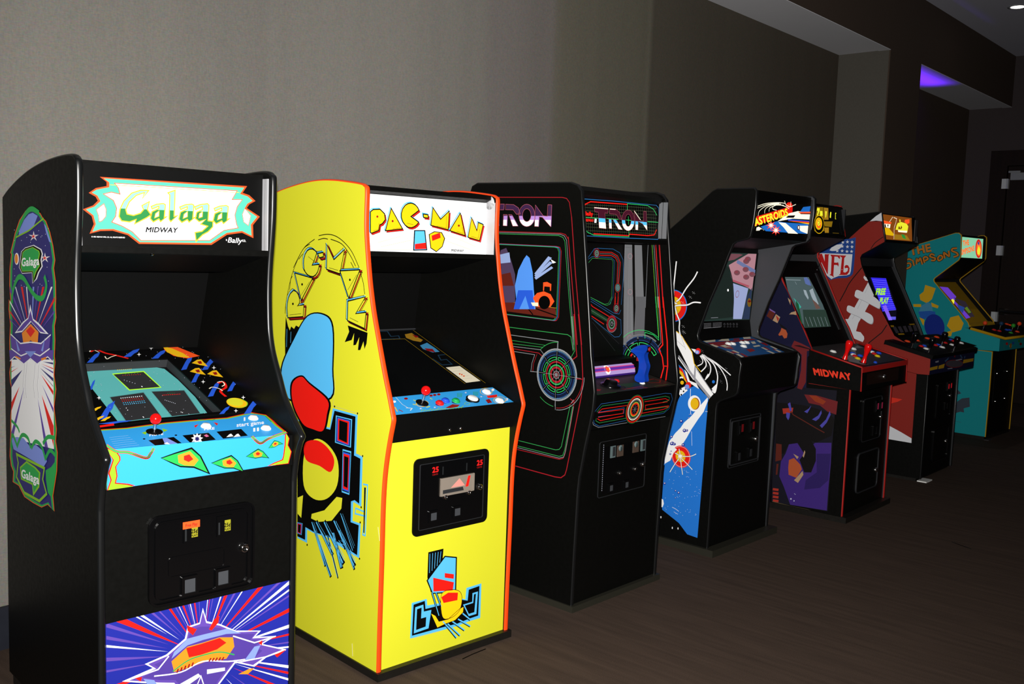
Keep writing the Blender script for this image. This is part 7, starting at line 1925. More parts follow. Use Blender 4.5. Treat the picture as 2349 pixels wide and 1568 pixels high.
["P","yolk*",2,0,0,[309,793,969,-1,652,-256,329,-150,-113,-126,-1418,31,-318,188]],
["S","cream*",4,4,0,[1395,1238,665,394]],
["S","cream*",4,4,0,[2226,1600,613,-52,-231,-377,-284,-296,-71,-854]],
["P","yel*",2,0,0,[2830,1059,228,173,684,112,1158,-72,349,-194,-243,-469,-1277,-6,-680,138,-449,-18]],
["P","brn*",3,0,0,[3055,1068,110,-200,173,171,281,-193,119,251,227,-155,-232,-133,-569,-2]],
["P","orng*",3,0,0,[4554,1547,942,86,-5,-293,-592,-110,-464,146]],
["P","yel*",2,0,0,[3403,1534,228,-30,-3,-165,-228,-10]],
["P","ochre*",2,0,0,[2371,390,2514,6,703,-353,-3224,-19]],
["P","grn*",3,0,0,[3726,438,692,-17,344,-320,-696,60]],
["P","cream*",3,0,0,[3049,700,1959,34,-120,-150,-1728,-2]],
["S","gry3",3,4,0,[5912,1611,214,-1594]]],
'N.bezel':[
["P","nscr*",1,0,0,[1251,4924,3253,-80,-132,-1328,-413,-1234,-1082,-834,-1642,41,-224,1358]],
["P","nblue*",2,0,0,[1564,4896,2940,-52,-312,-812,-308,-802,-14,-946,-2866,-107,341,1161]],
["S","nlin*",3,2,0,[1653,4730,2708,-108]],
["S","nlin*",3,2,0,[1623,4551,2694,-101]],
["S","nlin*",3,2,0,[1594,4371,2678,-92]],
["S","nlin*",3,2,0,[1564,4192,2663,-84]],
["S","nlin*",3,2,0,[1535,4013,2648,-75]],
["S","nlin*",3,2,0,[1506,3835,2633,-67]],
["S","nlin*",3,2,0,[1476,3657,2618,-59]],
["S","nlin*",3,2,0,[1447,3479,2603,-51]],
["S","nlin*",3,2,0,[1418,3301,2588,-42]],
["S","nlin*",3,2,0,[1389,3124,2573,-34]],
["S","nlin*",3,2,0,[1360,2947,2558,-25]],
["S","nlin*",3,2,0,[1331,2770,2543,-17]],
["S","nlin*",3,2,0,[1302,2594,2528,-8]],
["S","nlin*",3,2,0,[1273,2418,2514,0]],
["S","nlin*",3,2,0,[1244,2242,2499,9]],
["P","nlav*",3,0,0,[1471,2625,758,56,-44,-1210,-697,9]],
["T","lime*",5,0.05,"FREE",[1051,3519,1880,-1,726,507]],
["T","lime*",5,0.05,"PLAY",[1059,2811,1699,3,695,471]],
["S","nlin*",3,3,0,[1756,1733,1382,-42]],
["S","nlin*",3,3,0,[1725,1670,1346,-42]],
["S","nlin*",3,3,0,[1693,1608,1310,-42]],
["S","nlin*",3,3,0,[1662,1545,1274,-41]],
["P","blk2",1,0,0,[1364,1185,5302,-110,554,-774,-5721,-9]],
["P","ngrey",2,0,0,[1692,935,619,16,182,-486,-641,-32]],
["P","ngrey",2,0,0,[2691,928,632,16,113,-480,-653,-32]],
["P","ngrey",2,0,0,[3711,921,645,16,43,-474,-666,-32]],
["P","ngrey",2,0,0,[4753,914,660,16,-32,-468,-680,-32]],
["P","ngrey",2,0,0,[5818,906,674,17,-109,-462,-694,-32]],
["P","ngold",3,0,0,[1406,1084,621,-23,-26,-118,-594,3]],
["P","ngold",3,0,0,[5116,1048,1187,-2,-8,-104,-950,23]],
["P","ngold",3,0,0,[2120,402,1191,-33,91,-105,-1192,35]],
["P","ngold",3,0,0,[6815,819,212,-8,-126,-496,-219,51]]],
'N.cpt':[
["P","blk2",1,0,0,[-1811,3081,8670,298,2323,-189,368,-2932,-11234,-361]],
["P","nteal",2,0,0,[1557,2342,-102,-329,1441,-341,-762,-225,-831,475,-2573,-699,-195,142]],
["P","ntan",2,0,0,[2892,2372,-171,-208,-751,-116,-248,96]],
["P","ngrey",2,0,0,[4217,2650,1402,-83,-602,-395,-1143,171]],
["P","ngrey",2,0,0,[-483,3280,458,-9,-543,-207,-384,1]]],
'N.cpf':[
["P","nnavy",1,0,0,[-1726,1196,9927,-67,-69,-1160,-9749,79]],
["P","ngold",2,0,0,[-1649,539,1579,32,-42,-224,-1531,-15]],
["P","ngold",2,0,0,[143,557,1259,59,-132,-294,-1169,10]],
["P","ngold",2,0,0,[5625,639,2431,-35,-53,-226,-2472,-12]],
["P","nlgt",2,0,0,[-680,907,719,25,-18,-121,-625,5]],
["E","drk",3,4,0,[3595,473,2001,-130,-82,278]],
["E","ngrey",2,0,0,[3595,473,1941,-126,-76,260]],
["P","nlgt",4,0,0,[3686,741,1378,7,261,-90,-1391,13]],
["P","nlgt",4,0,0,[2054,233,998,-14,245,-71,-1116,23]],
["P","nsky",3,0,0,[1340,833,812,200,-69,-139,-602,-177]],
["P","nsky",3,0,0,[4630,1032,224,24,556,-292,-358,22]],
["P","nsky",3,0,0,[5773,928,193,-48,-63,-183,-193,49]],
["P","drk",3,0,0,[3388,1177,219,23,-39,-252,-229,14]]],
'S.side':[
["T","sora",2,0.04,"THE",[7764,16072,-1902,431,189,687]],
["T","blk",1,0.07,"THE",[7763,16057,-1902,431,189,687]],
["S","blk",1,24,1,[7577,15617,315,106,370,-243,-92,-190,-421,53,-76,-305,386,-207,241,107]],
["S","sora",2,15,1,[7577,15617,315,106,370,-243,-92,-190,-421,53,-76,-305,386,-207,241,107]],
["S","blk",1,24,1,[7502,15643,-161,-517]],
["S","sora",2,15,1,[7502,15643,-161,-517]],
["S","blk",1,24,1,[7130,15271,12,474,-181,-185,-132,271,-231,-564]],
["S","sora",2,15,1,[7130,15271,12,474,-181,-185,-132,271,-231,-564]],
["S","blk",1,24,1,[6421,15425,108,453,-257,84,-127,-186,288,-176]],
["S","sora",2,15,1,[6421,15425,108,453,-257,84,-127,-186,288,-176]],
["S","blk",1,24,1,[5574,16133,268,106,136,-193,-232,-107,-251,-68,45,-190,298,-10]],
["S","sora",2,15,1,[5574,16133,268,106,136,-193,-232,-107,-251,-68,45,-190,298,-10]],
["S","blk",1,24,1,[5127,16108,131,-230,-126,-207,-279,219,90,223,184,-5]],
["S","sora",2,15,1,[5127,16108,131,-230,-126,-207,-279,219,90,223,184,-5]],
["S","blk",1,24,1,[4633,15897,109,484,-460,-287,73,484]],
["S","sora",2,15,1,[4633,15897,109,484,-460,-287,73,484]],
["S","blk",1,24,1,[3648,16818,358,-46,58,-187,-410,-176,-125,-220,349,-158]],
["S","sora",2,15,1,[3648,16818,358,-46,58,-187,-410,-176,-125,-220,349,-158]],
["P","syel",1,0,0,[6197,13415,-955,-257,262,-1001,420,-407,625,268,110,454,-356,326]],
["P","ssky",1,0,0,[6434,11488,-577,381,-387,-167,-125,-677,1272,-164]],
["P","sblue",1,0,0,[6660,10935,-1011,145,-526,-40,-77,-527,1299,-248]],
["P","syel",1,0,0,[7168,11595,-722,46,-20,-268,686,-21]],
["P","syel",1,0,0,[5556,11849,-690,-260,57,-232,530,118]],
["P","syel",1,0,0,[6507,10407,-470,-196,36,-540]],
["E","snavy",2,0,0,[5096,9671,-853,248,304,1098]],
["P","syel",2,0,0,[3764,10612,-707,239,-482,-675,169,-612,702,-283,553,559]],
["P","syel",2,0,0,[4455,9045,-992,461,103,-574,436,-38]],
["P","syel",1,0,0,[6508,10414,-389,-126,36,-540]],
["P","sgry",1,0,0,[2669,4227,-350,-334,278,-149,85,178]],
["P","sgry",1,0,0,[2621,3097,-407,357,-633,158,-97,-814,520,-223,-64,-369,327,30,491,-222]],
["S","sgry",1,2,0,[2671,1341,-548,-55]]],
'S.marq':[
["P","smint*",1,0,0,[49,1996,5688,-20,6,-1823,-5701,6]],
["T","sorl*",2,0.05,"THE",[635,1214,1535,133,-161,456]],
["T","sorl*",2,0.05,"SIMPSONS",[213,348,3429,507,-206,485]],
["E","sred*",2,0,0,[4648,1056,834,21,-157,856]],
["E","sorl*",3,0,0,[4696,1035,614,16,-124,673]],
["P","yel*",4,0,0,[4292,855,350,470,509,-372,-134,-466,-561,65]],
["P","spur*",4,0,0,[4355,1701,449,-63,-60,-271,-456,102]]],
'S.bezel':[
["P","spurp*",1,0,0,[1511,4444,1869,-106,210,-1103,-1239,-477,374,-988,171,-979,-1242,-105,194,1299,-137,881]],
["P","sdk*",2,0,0,[2808,3146,2048,-529,-776,-1766,-1102,-14,206,1315]],
["P","sgrn*",3,0,0,[3296,1854,953,176,-151,-688,-781,-76]],
["P","sdb*",3,0,0,[2299,2366,1164,-417,-1554,-644,-186,489]],
["P","yel*",3,0,0,[1711,2866,647,138,-7,-246,-851,-376]]],
'S.cpf':[
["E","sred",1,0,0,[587,569,332,-15,-31,126]],
["E","cream",1,0,0,[1616,326,338,-16,-32,128]],
["E","sblue",1,0,0,[2253,554,342,-15,-32,128]],
["E","grn",1,0,0,[3872,663,351,-15,-34,130]],
["E","drk",1,0,0,[4380,379,354,-16,-34,130]],
["P","ochre",1,0,0,[1301,537,593,13,-11,-434,-417,0]],
["S","ochre",1,3,0,[-138,679,28,-584]],
["S","drk",1,3,0,[1662,993,121,-241]]],
}
PTS={"G_joy":[0.2106,0.1296],"G_b1":[0.3721,0.1294],"G_b2":[0.543,0.1531],"G_b3":[0.5422,0.0668],"G_hole_a":[0.1672,0.435],"G_hole_b":[0.4516,0.4615],"G_hole_c":[0.4682,0.0617],"G_hole_d":[0.1551,0.0402],"G_cd_tl":[0.1436,0.7013],"G_cd_tr":[0.4702,0.7017],"G_cd_bl":[0.1629,0.4392],"G_cd_br":[0.4706,0.4351],"G_cd_e1":[0.2688,0.6391],"G_cd_e2":[0.3726,0.6398],"G_cd_r1":[0.264,0.4777],"G_cd_r2":[0.3685,0.48],"G_cd_lock":[0.4371,0.5592],"G_cd_h1":[0.1964,0.5441],"G_cd_h2":[0.3808,0.5793],"P_joy":[0.207,0.0566],"P_r":[0.2771,0.0416],"P_b":[0.3136,0.0534],"P_g":[0.3569,0.0446],"P_w1":[0.4402,0.0457],"P_w2":[0.5414,0.084],"P_w3":[0.5523,0.0147],"P_s1":[0.3006,0.0194],"P_s2":[0.3515,0.0191],"P_cd_tl":[0.1462,0.7426],"P_cd_tr":[0.5065,0.7458],"P_cd_bl":[0.1429,0.4602],"P_cd_br":[0.505,0.459],"P_cd_itl":[0.1742,0.7257],"P_cd_itr":[0.4797,0.715],"P_cd_ibl":[0.1676,0.4814],"P_cd_ibr":[0.4791,0.4777],"P_cd_c1":[0.2393,0.6913],"P_cd_c2":[0.4535,0.69],"P_cd_s1":[0.2914,0.6925],"P_cd_s2":[0.4058,0.6915],"P_cd_binA":[0.2655,0.6587],"P_cd_binB":[0.4279,0.6558],"P_cd_binC":[0.265,0.6073],"P_cd_lock":[0.4572,0.6009],"P_cd_k1":[0.29,0.5875],"P_cd_k2":[0.4026,0.5882],"P_cd_r1":[0.2376,0.5228],"P_cd_r2":[0.3505,0.5216],"T_joy":[0.4189,0.0596],"T_spin":[0.2153,0.0703],"T_b1":[0.31,0.1107],"T_b2":[0.2623,0.1122],"T_cd_tl":[0.1543,0.6881],"T_cd_tr":[0.4954,0.6826],"T_cd_bl":[0.1442,0.4403],"T_cd_c1":[0.2487,0.6345],"T_cd_c2":[0.4731,0.6364],"T_cd_s1":[0.3013,0.6327],"T_cd_s2":[0.4175,0.6356],"T_cd_lock":[0.4758,0.5484],"T_cd_k1":[0.3006,0.5326],"T_cd_k2":[0.4152,0.5348],"T_cd_r2":[0.3588,0.4708],"T_cd_r1":[0.2443,0.4736],"A_b1":[0.2318,0.1762],"A_b2":[0.2658,0.1709],"A_b3":[0.3717,0.1735],"A_b4":[0.4119,0.1722],"A_b5":[0.2976,0.1224],"A_cd_tl":[0.1791,0.6424],"A_cd_tr":[0.4818,0.6519],"A_cd_c1":[0.2749,0.5965],"A_cd_c2":[0.3917,0.598],"A_cd_lock":[0.441,0.5193],"A_cd_r1":[0.2686,0.4442],"A_cd_r2":[0.3895,0.45],"A_cd_bl":[0.1685,0.4049],"A_cd_br":[0.4799,0.398],"M_w1":[0.1475,0.2524],"M_w2":[0.4542,0.2533],"M_b1":[0.2978,0.1912],"M_b2":[0.2619,0.1709],"M_b3":[0.2362,0.1502],"M_b4":[0.1929,0.115],"M_b5":[0.3046,0.1458],"M_j1":[0.0364,0.131],"M_j2":[0.1283,0.0525],"M_c1":[0.5812,0.1856],"M_c2":[0.5547,0.1697],"M_c3":[0.5223,0.143],"M_c4":[0.4809,0.1055],"M_c5":[0.6005,0.1435],"M_s":[0.2521,0.0283],"M_lock0":[0.318,0.06],"M_cd_tl":[0.2203,0.6886],"M_cd_lock":[0.5205,0.5398],"M_cd_c1":[0.4468,0.6126],"M_cd_c2":[0.5122,0.612],"M_cd_ctl":[0.2007,0.3477],"M_cd_ctr":[0.4969,0.3468],"M_cd_clock":[0.5036,0.2049],"M_cd_cbl":[0.2017,0.0994],"M_cd_r":[0.4376,0.4621],"N_o1":[0.0816,0.257],"N_o2":[0.2645,0.2527],"N_o3":[0.5142,0.2612],"N_o4":[0.7288,0.2634],"N_r1":[0.0594,0.1491],"N_u1":[0.1229,0.1479],"N_w1":[0.0204,0.0998],"N_r2":[0.3091,0.1317],"N_u2":[0.3685,0.1315],"N_w2":[0.3154,0.0846],"N_r3":[0.5716,0.1467],"N_w3":[0.581,0.0976],"N_u4":[0.8458,0.1843],"N_r4":[0.7914,0.1554],"N_w4":[0.8336,0.1061],"N_j1":[-0.1288,0.15],"N_j2":[-0.1015,0.0419],"N_j3":[0.366,0.1086],"N_j4":[0.325,0.0067],"N_cd_c1":[0.4643,0.6214],"N_cd_c2":[0.5209,0.623],"N_cd_lock":[0.5331,0.5471],"N_cd_r":[0.4512,0.477],"N_cd_tl":[0.2435,0.6608],"N_cd_ctl":[0.2273,0.3351],"N_cd_ctr":[0.4906,0.3484],"N_cd_clock":[0.5141,0.2077],"S_jr":[-0.0214,0.2248],"S_jb":[0.2643,0.1787],"S_jg":[0.3647,0.1062],"S_jo":[0.6292,0.1368],"S_r1":[0.1153,0.1758],"S_r2":[0.14,0.1396],"S_r3":[0.7836,0.2824],"S_r4":[0.7778,0.25],"S_u1":[0.3641,0.1468],"S_u2":[0.4021,0.1356],"S_g1":[0.2451,0.0738],"S_o1":[0.4496,0.0825],"S_b1":[0.1778,0.5537],"S_b2":[0.4509,0.5546],"S_b3":[0.19,0.3007],"S_b4":[0.4387,0.3074],"S_b5":[0.8196,0.6174]}
# ------------------------------------------------ mesh helpers
class MB:
    def __init__(s): s.v=[]; s.f=[]; s.m=[]; s.sm=[]; s.ms=[]
    def mi(s,n):
        if n not in s.ms: s.ms.append(n)
        return s.ms.index(n)
    def add(s,vs,fs,m,smooth=False):
        o=len(s.v); s.v+=[tuple(p) for p in vs]; i=s.mi(m)
        for f in fs: s.f.append([o+k for k in f]); s.m.append(i); s.sm.append(smooth)
    def flat(s,pts,m):
        """fill a planar outline"""
        if len(pts)<3: return
        pts=[Vector(p) for p in pts]
        if len(pts)<=4 and len(pts)==3: s.add(pts,[(0,1,2)],m); return
        s.add(pts,[tuple(t) for t in tessellate_polygon([pts])],m)
    def prism(s,pts,d,m):
        """outline pts extruded by vector d, closed"""
        pts=[Vector(p) for p in pts]; n=len(pts); d=Vector(d); q=[p+d for p in pts]
        t=tessellate_polygon([pts])
        s.add(pts+q,[tuple(x) for x in t]+[tuple(n+k for k in reversed(x)) for x in t]+[(i,(i+1)%n,n+(i+1)%n,n+i) for i in range(n)],m)
    def extr(s,prof,u0,u1,m): s.prism([(u0,a,b) for a,b in prof],(u1-u0,0,0),m)
    def box(s,a,b,m): s.prism([(a[0],a[1],a[2]),(b[0],a[1],a[2]),(b[0],b[1],a[2]),(a[0],b[1],a[2])],(0,0,b[2]-a[2]),m)
    def lathe(s,o,ax,prof,m,n=20,smooth=True):
        """prof: (radius, height) pairs along axis ax from o; m a name or one per segment"""
        ax=Vector(ax).normalized(); t=Vector((1,0,0)) if abs(ax.x)<.9 else Vector((0,1,0)); e1=ax.cross(t).normalized(); e2=ax.cross(e1); o=Vector(o)
        for k in range(len(prof)-1):
            vs=[]
            for r,h in prof[k:k+2]:
                vs+=[o+ax*h+(e1*math.cos(2*math.pi*i/n)+e2*math.sin(2*math.pi*i/n))*max(r,1e-5) for i in range(n)]
            s.add(vs,[(i,(i+1)%n,n+(i+1)%n,n+i) for i in range(n)],m if isinstance(m,str) else m[k],smooth)
    def tube(s,pts,r,m,n=8):
        pts=[Vector(p) for p in pts]; vs=[]
        for i,p in enumerate(pts):
            d=(pts[min(i+1,len(pts)-1)]-pts[max(i-1,0)]).normalized(); t=Vector((0,0,1)) if abs(d.z)<.9 else Vector((1,0,0)); a=d.cross(t).normalized(); b=d.cross(a)
            vs+=[p+(a*math.cos(2*math.pi*k/n)+b*math.sin(2*math.pi*k/n))*r for k in range(n)]
        s.add(vs,[(i*n+k,i*n+(k+1)%n,(i+1)*n+(k+1)%n,(i+1)*n+k) for i in range(len(pts)-1) for k in range(n)]+[tuple(range(n)),tuple(range(len(vs)-n,len(vs)))],m,True)
    def build(s,name,parent=None,kind=None):
        me=bpy.data.meshes.new(name); me.from_pydata(s.v,[],s.f)
        for n in s.ms: me.materials.append(n if not isinstance(n,str) else mat(n))
        me.polygons.foreach_set('material_index',s.m); me.polygons.foreach_set('use_smooth',s.sm)
        if any(s.sm):
            # weld ring seams of the rounded pieces
            import bmesh
            bm=bmesh.new(); bm.from_mesh(me); bmesh.ops.remove_doubles(bm,verts=bm.verts,dist=2e-5); bm.to_mesh(me); bm.free()
        me.validate(); me.update()
        o=bpy.data.objects.new(name,me); COL.objects.link(o)
        if parent: o.parent=parent
        if kind: o['kind']=kind
        return o
def smooth_pts(p,closed):
    n=len(p)
    if n<3: return p
    out=[]
    rng=range(n) if closed else range(n-1)
    for i in rng:
        if closed: a,b,c,d=p[i-1],p[i],p[(i+1)%n],p[(i+2)%n]
        else: a,b,c,d=p[max(i-1,0)],p[i],p[i+1],p[min(i+2,n-1)]
        for k in range(5):
            t=k/5
            out.append(tuple(.5*(2*b[j]+(c[j]-a[j])*t+(2*a[j]-5*b[j]+4*c[j]-d[j])*t*t+(3*b[j]-a[j]-3*c[j]+d[j])*t**3) for j in(0,1)))
    if not closed: out.append(p[-1])
    return out
def dec(f):
    o=[(f[0],f[1])]
    for i in range(2,len(f),2): o.append((o[-1][0]+f[i],o[-1][1]+f[i+1]))
    return [(a*1e-4,b*1e-4) for a,b in o]
def ribbon(p,w,closed):
    p=[Vector((a,b)) for a,b in p]; q=[p[0]]
    for x in p[1:]:
        if (x-q[-1]).length>1e-5: q.append(x)
    p=q; n=len(p)
    if n<2: return [],[]
    L=[];Rr=[]
    for i in range(n):
        a=p[i-1] if (i or closed) else p[i]; c=p[(i+1)%n] if (i<n-1 or closed) else p[i]
        d1=(p[i]-a); d2=(c-p[i])
        d1=d1.normalized() if d1.length>1e-9 else d2.normalized(); d2=d2.normalized() if d2.length>1e-9 else d1
        t=(d1+d2); t=t.normalized() if t.length>1e-4 else d1
        nrm=Vector((-t.y,t.x)); k=1/max(.5,nrm.dot(Vector((-d1.y,d1.x))))
        L.append(p[i]+nrm*w*.5*k); Rr.append(p[i]-nrm*w*.5*k)
    v=[]
    for a,b in zip(L,Rr): v+=[a,b]
    m=n if closed else n-1
    return v,[(2*i,2*((i+1)%n),2*((i+1)%n)+1,2*i+1) for i in range(m)]
_txt={}
def glyphs(s,bold):
    """flat outlines of a word in Blender's own font, scaled to a unit box; bold = overprinted copies (x,y,lift)"""
    if (s,bold) in _txt: return _txt[s,bold]
    cu=bpy.data.curves.new('lettering','FONT'); cu.body=s; cu.resolution_u=3
    if bold: cu.space_character=1+bold*1.6
    o=bpy.data.objects.new('lettering',cu); COL.objects.link(o)
    dg=bpy.context.evaluated_depsgraph_get(); me=o.evaluated_get(dg).to_mesh()
    v0=[(v.co.x,v.co.y) for v in me.vertices]; f0=[tuple(p.vertices) for p in me.polygons]
    o.evaluated_get(dg).to_mesh_clear(); bpy.data.objects.remove(o); bpy.data.curves.remove(cu)
    vs=[]; fs=[]
    if v0:
        x0=min(v[0] for v in v0)-bold; x1=max(v[0] for v in v0)+bold; y1=max(v[1] for v in v0)+bold
        for k,(dx,dy) in enumerate(((0,0),(-1,0),(1,0),(0,1),(0,-1),(.7,.7),(-.7,-.7),(.7,-.7),(-.7,.7)) if bold else ((0,0),)):
            n=len(vs); vs+=[((v[0]+dx*bold-x0)/(x1-x0),(v[1]+dy*bold)/y1,k*1.2e-5) for v in v0]; fs+=[tuple(n+i for i in f) for f in f0]
    _txt[s,bold]=(vs,fs); return vs,fs
def art(mb,key,O,U,V,N,base=.0004):
    """printed artwork: thin flat inks laid on one face of a panel"""
    O,U,V,N=map(Vector,(O,U,V,N))
    rank=0; last=None
    for kind,m,l,w,c,f in sorted(ART.get(key,[]),key=lambda r:r[2]):
        if kind in 'PT' or (l,m)!=last: rank+=3 if kind=='T' else 1
        last=(l,m); h=N*(base+5e-5*rank); at=lambda a,b:O+U*a+V*b+h
        if kind=='P':
            p=dec(f); p=smooth_pts(p,True) if c else p
            mb.flat([at(*x) for x in p],m)
        elif kind=='S':
            p=dec(f); cl=bool(c&2)
            if c&1: p=smooth_pts(p,cl)
            v,fs=ribbon(p,w*1e-3,cl)
            if fs: mb.add([at(*x) for x in v],fs,m)
        elif kind=='E':
            x,y,ax,ay,bx,by=[k*1e-4 for k in f]; n=16 if max(abs(ax),abs(by))<.012 else 40
            pt=lambda t:(x+ax*math.cos(t)+bx*math.sin(t),y+ay*math.cos(t)+by*math.sin(t))
            ring=[pt(2*math.pi*i/n) for i in range(n)]
            if w:
                v,fs=ribbon(ring,w*1e-3,True); mb.add([at(*q) for q in v],fs,m)
            else: mb.add([at(*q) for q in ring],[tuple(range(n))],m)
        else:
            x,y,ax,ay,bx,by=[k*1e-4 for k in f]; vs,fs=glyphs(c,w)
            mb.add([at(x+ax*p+bx*q,y+ay*p+by*q)+N*g for p,q,g in vs],fs,m)
def tag(o,label,cat,group=None):
    o['label']=label; o['category']=cat
    if group: o['group']=group
def rrect(u0,u1,s0,s1,r,n=5):
    o=[]
    for cx,cy,a in((u1-r,s1-r,0),(u0+r,s1-r,90),(u0+r,s0+r,180),(u1-r,s0+r,270)):
        o+=[(cx+r*math.cos(R(a+90*i/n)),cy+r*math.sin(R(a+90*i/n))) for i in range(n+1)]
    return o
# ------------------------------------------------ room shell
D,DF,ZS,ZC,XC,X2,X3=3.65,3.201,3.309,3.862,8.247,8.978,11.857
XL=-3.0
def wall(name,boxes,m,extra=None):
    mb=MB()
    for a,b in boxes: mb.box(a,b,m)
    return mb.build(name,None,'structure')
wall('floor',[((XL,-4,-.1),(X3+.2,D+.15,0))],M_FLOOR)
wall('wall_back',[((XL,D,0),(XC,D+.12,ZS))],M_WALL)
wall('wall_niche',[((X2,D,0),(X3,D+.12,ZS))],M_DIM_BROWN)
wall('wall_pier',[((XC,DF+.012,0),(X2,D+.12,ZS))],M_PIER)
wall('wall_pier_dimmed_face',[((XC,DF,0),(X2,DF+.012,ZS))],M_DIM_BROWN)  # thin sheet over the pier front, its dimmer light painted in as brown
wall('wall_bulkhead',[((XL,DF,ZS),(X3,DF+.1,ZC))],M_DIM_BROWN)
wall('ceiling_soffit',[((XL,DF+.1,ZS),(XC,D+.12,ZS+.06))],M_SOF)
wall('ceiling_niche',[((X2,DF+.1,ZS),(X3,D+.12,ZS+.06))],M_SOF)
# the bulkhead's underside is painted like the soffit
wall('trim_1',[((XL,DF,ZS-.004),(XC,DF+.1,ZS))],M_SOF)
wall('trim_2',[((X2,DF,ZS-.004),(X3,DF+.1,ZS))],M_SOF)
wall('ceiling',[((XL,-4,ZC),(X3+.2,DF+.1,ZC+.08))],M_CEIL)
DY0,DY1,DZ=1.2,3.37,2.83
wall('wall_end',[((X3,DY1,0),(X3+.14,D+.12,ZC)),((X3,-4,0),(X3+.14,DY0,ZC)),((X3,DY0,DZ),(X3+.14,DY1,ZC))],wallpaper('dimmed_taupe_endwall','3a3334',False))  # end wall paper darkened to stand in for light falloff
wall('baseboard_back',[((XL,D-.014,0),(XC,D,.16))],M_BASE)
wall('baseboard_pier',[((XC-.014,DF-.014,0),(XC,D-.014,.16)),((XC-.014,DF-.014,0),(X2,DF,.16))],M_BASE)
wall('baseboard_niche',[((X2,D-.014,0),(X3,D,.16))],M_BASE)
def door():
    mb=MB()
    mb.box((X3-.03,DY1-.18,0),(X3+.1,DY1,DZ),M_DOOR); mb.box((X3-.03,DY0,DZ-.17),(X3+.1,DY1-.18,DZ),M_DOOR); mb.box((X3-.03,DY0,0),(X3+.1,DY0+.18,DZ-.17),M_DOOR)
    fr=mb.build('door_1',None,'structure')
    mb=MB(); ymid=(DY0+DY1)/2; mb.box((X3+.02,ymid+.003,.008),(X3+.07,DY1-.183,DZ-.175),M_DOOR); a=mb.build('door_leaf',fr)
    mb=MB(); mb.box((X3+.02,DY0+.183,.008),(X3+.07,ymid-.003,DZ-.175),M_DOOR); mb.build('door_leaf',fr)
    for z in(2.46,1.715,.967):
        mb=MB(); mb.box((X3-.034,DY1-.2,z-.055),(X3+.022,DY1-.135,z+.055),'hinge'); mb.tube([(X3-.036,DY1-.19,z-.055),(X3-.036,DY1-.19,z+.055)],.007,'hinge'); mb.build('hinge',fr)
    mb=MB(); mb.box((X3-.03,DY1-.36,2.50),(X3+.02,DY1-.22,2.58),'alu2'); mb.box((X3-.045,DY1-.32,2.58),(X3-.02,DY1-.20,2.60),'alu2'); mb.build('door_closer',fr)
    mb=MB(); mb.tube([(X3-.05,DY1-.23,1.03),(X3-.05,ymid+.1,1.03)],.022,'chromem',12)
    for y in(DY1-.25,ymid+.13): mb.box((X3-.06,y-.03,.995),(X3+.021,y+.03,1.065),'chromem')
    mb.build('push_bar',fr)
C['alu2']='8f9298'; C['hinge']='d4d8dc'
door()
def downlight():
    r=bpy.data.objects.new('downlight',None); COL.objects.link(r); r.location=(9.634,2.62,ZC)
    tag(r,'round recessed downlight glowing white in the ceiling, top right','ceiling light')
    mb=MB(); mb.lathe((0,0,0),(0,0,-1),[(.068,-.0),(.085,.0),(.085,.006),(.066,.008),(.06,.001)],'alu2',32); mb.build('trim_ring',r)
    mb=MB(); mb.lathe((0,0,-.002),(0,0,-1),[(0,.0),(.058,.0),(.058,.002),(0,.003)],'lampw*',32); mb.build('lamp',r)
C['lampw']='fff6ec'; EM['lampw*']=6.0
downlight()
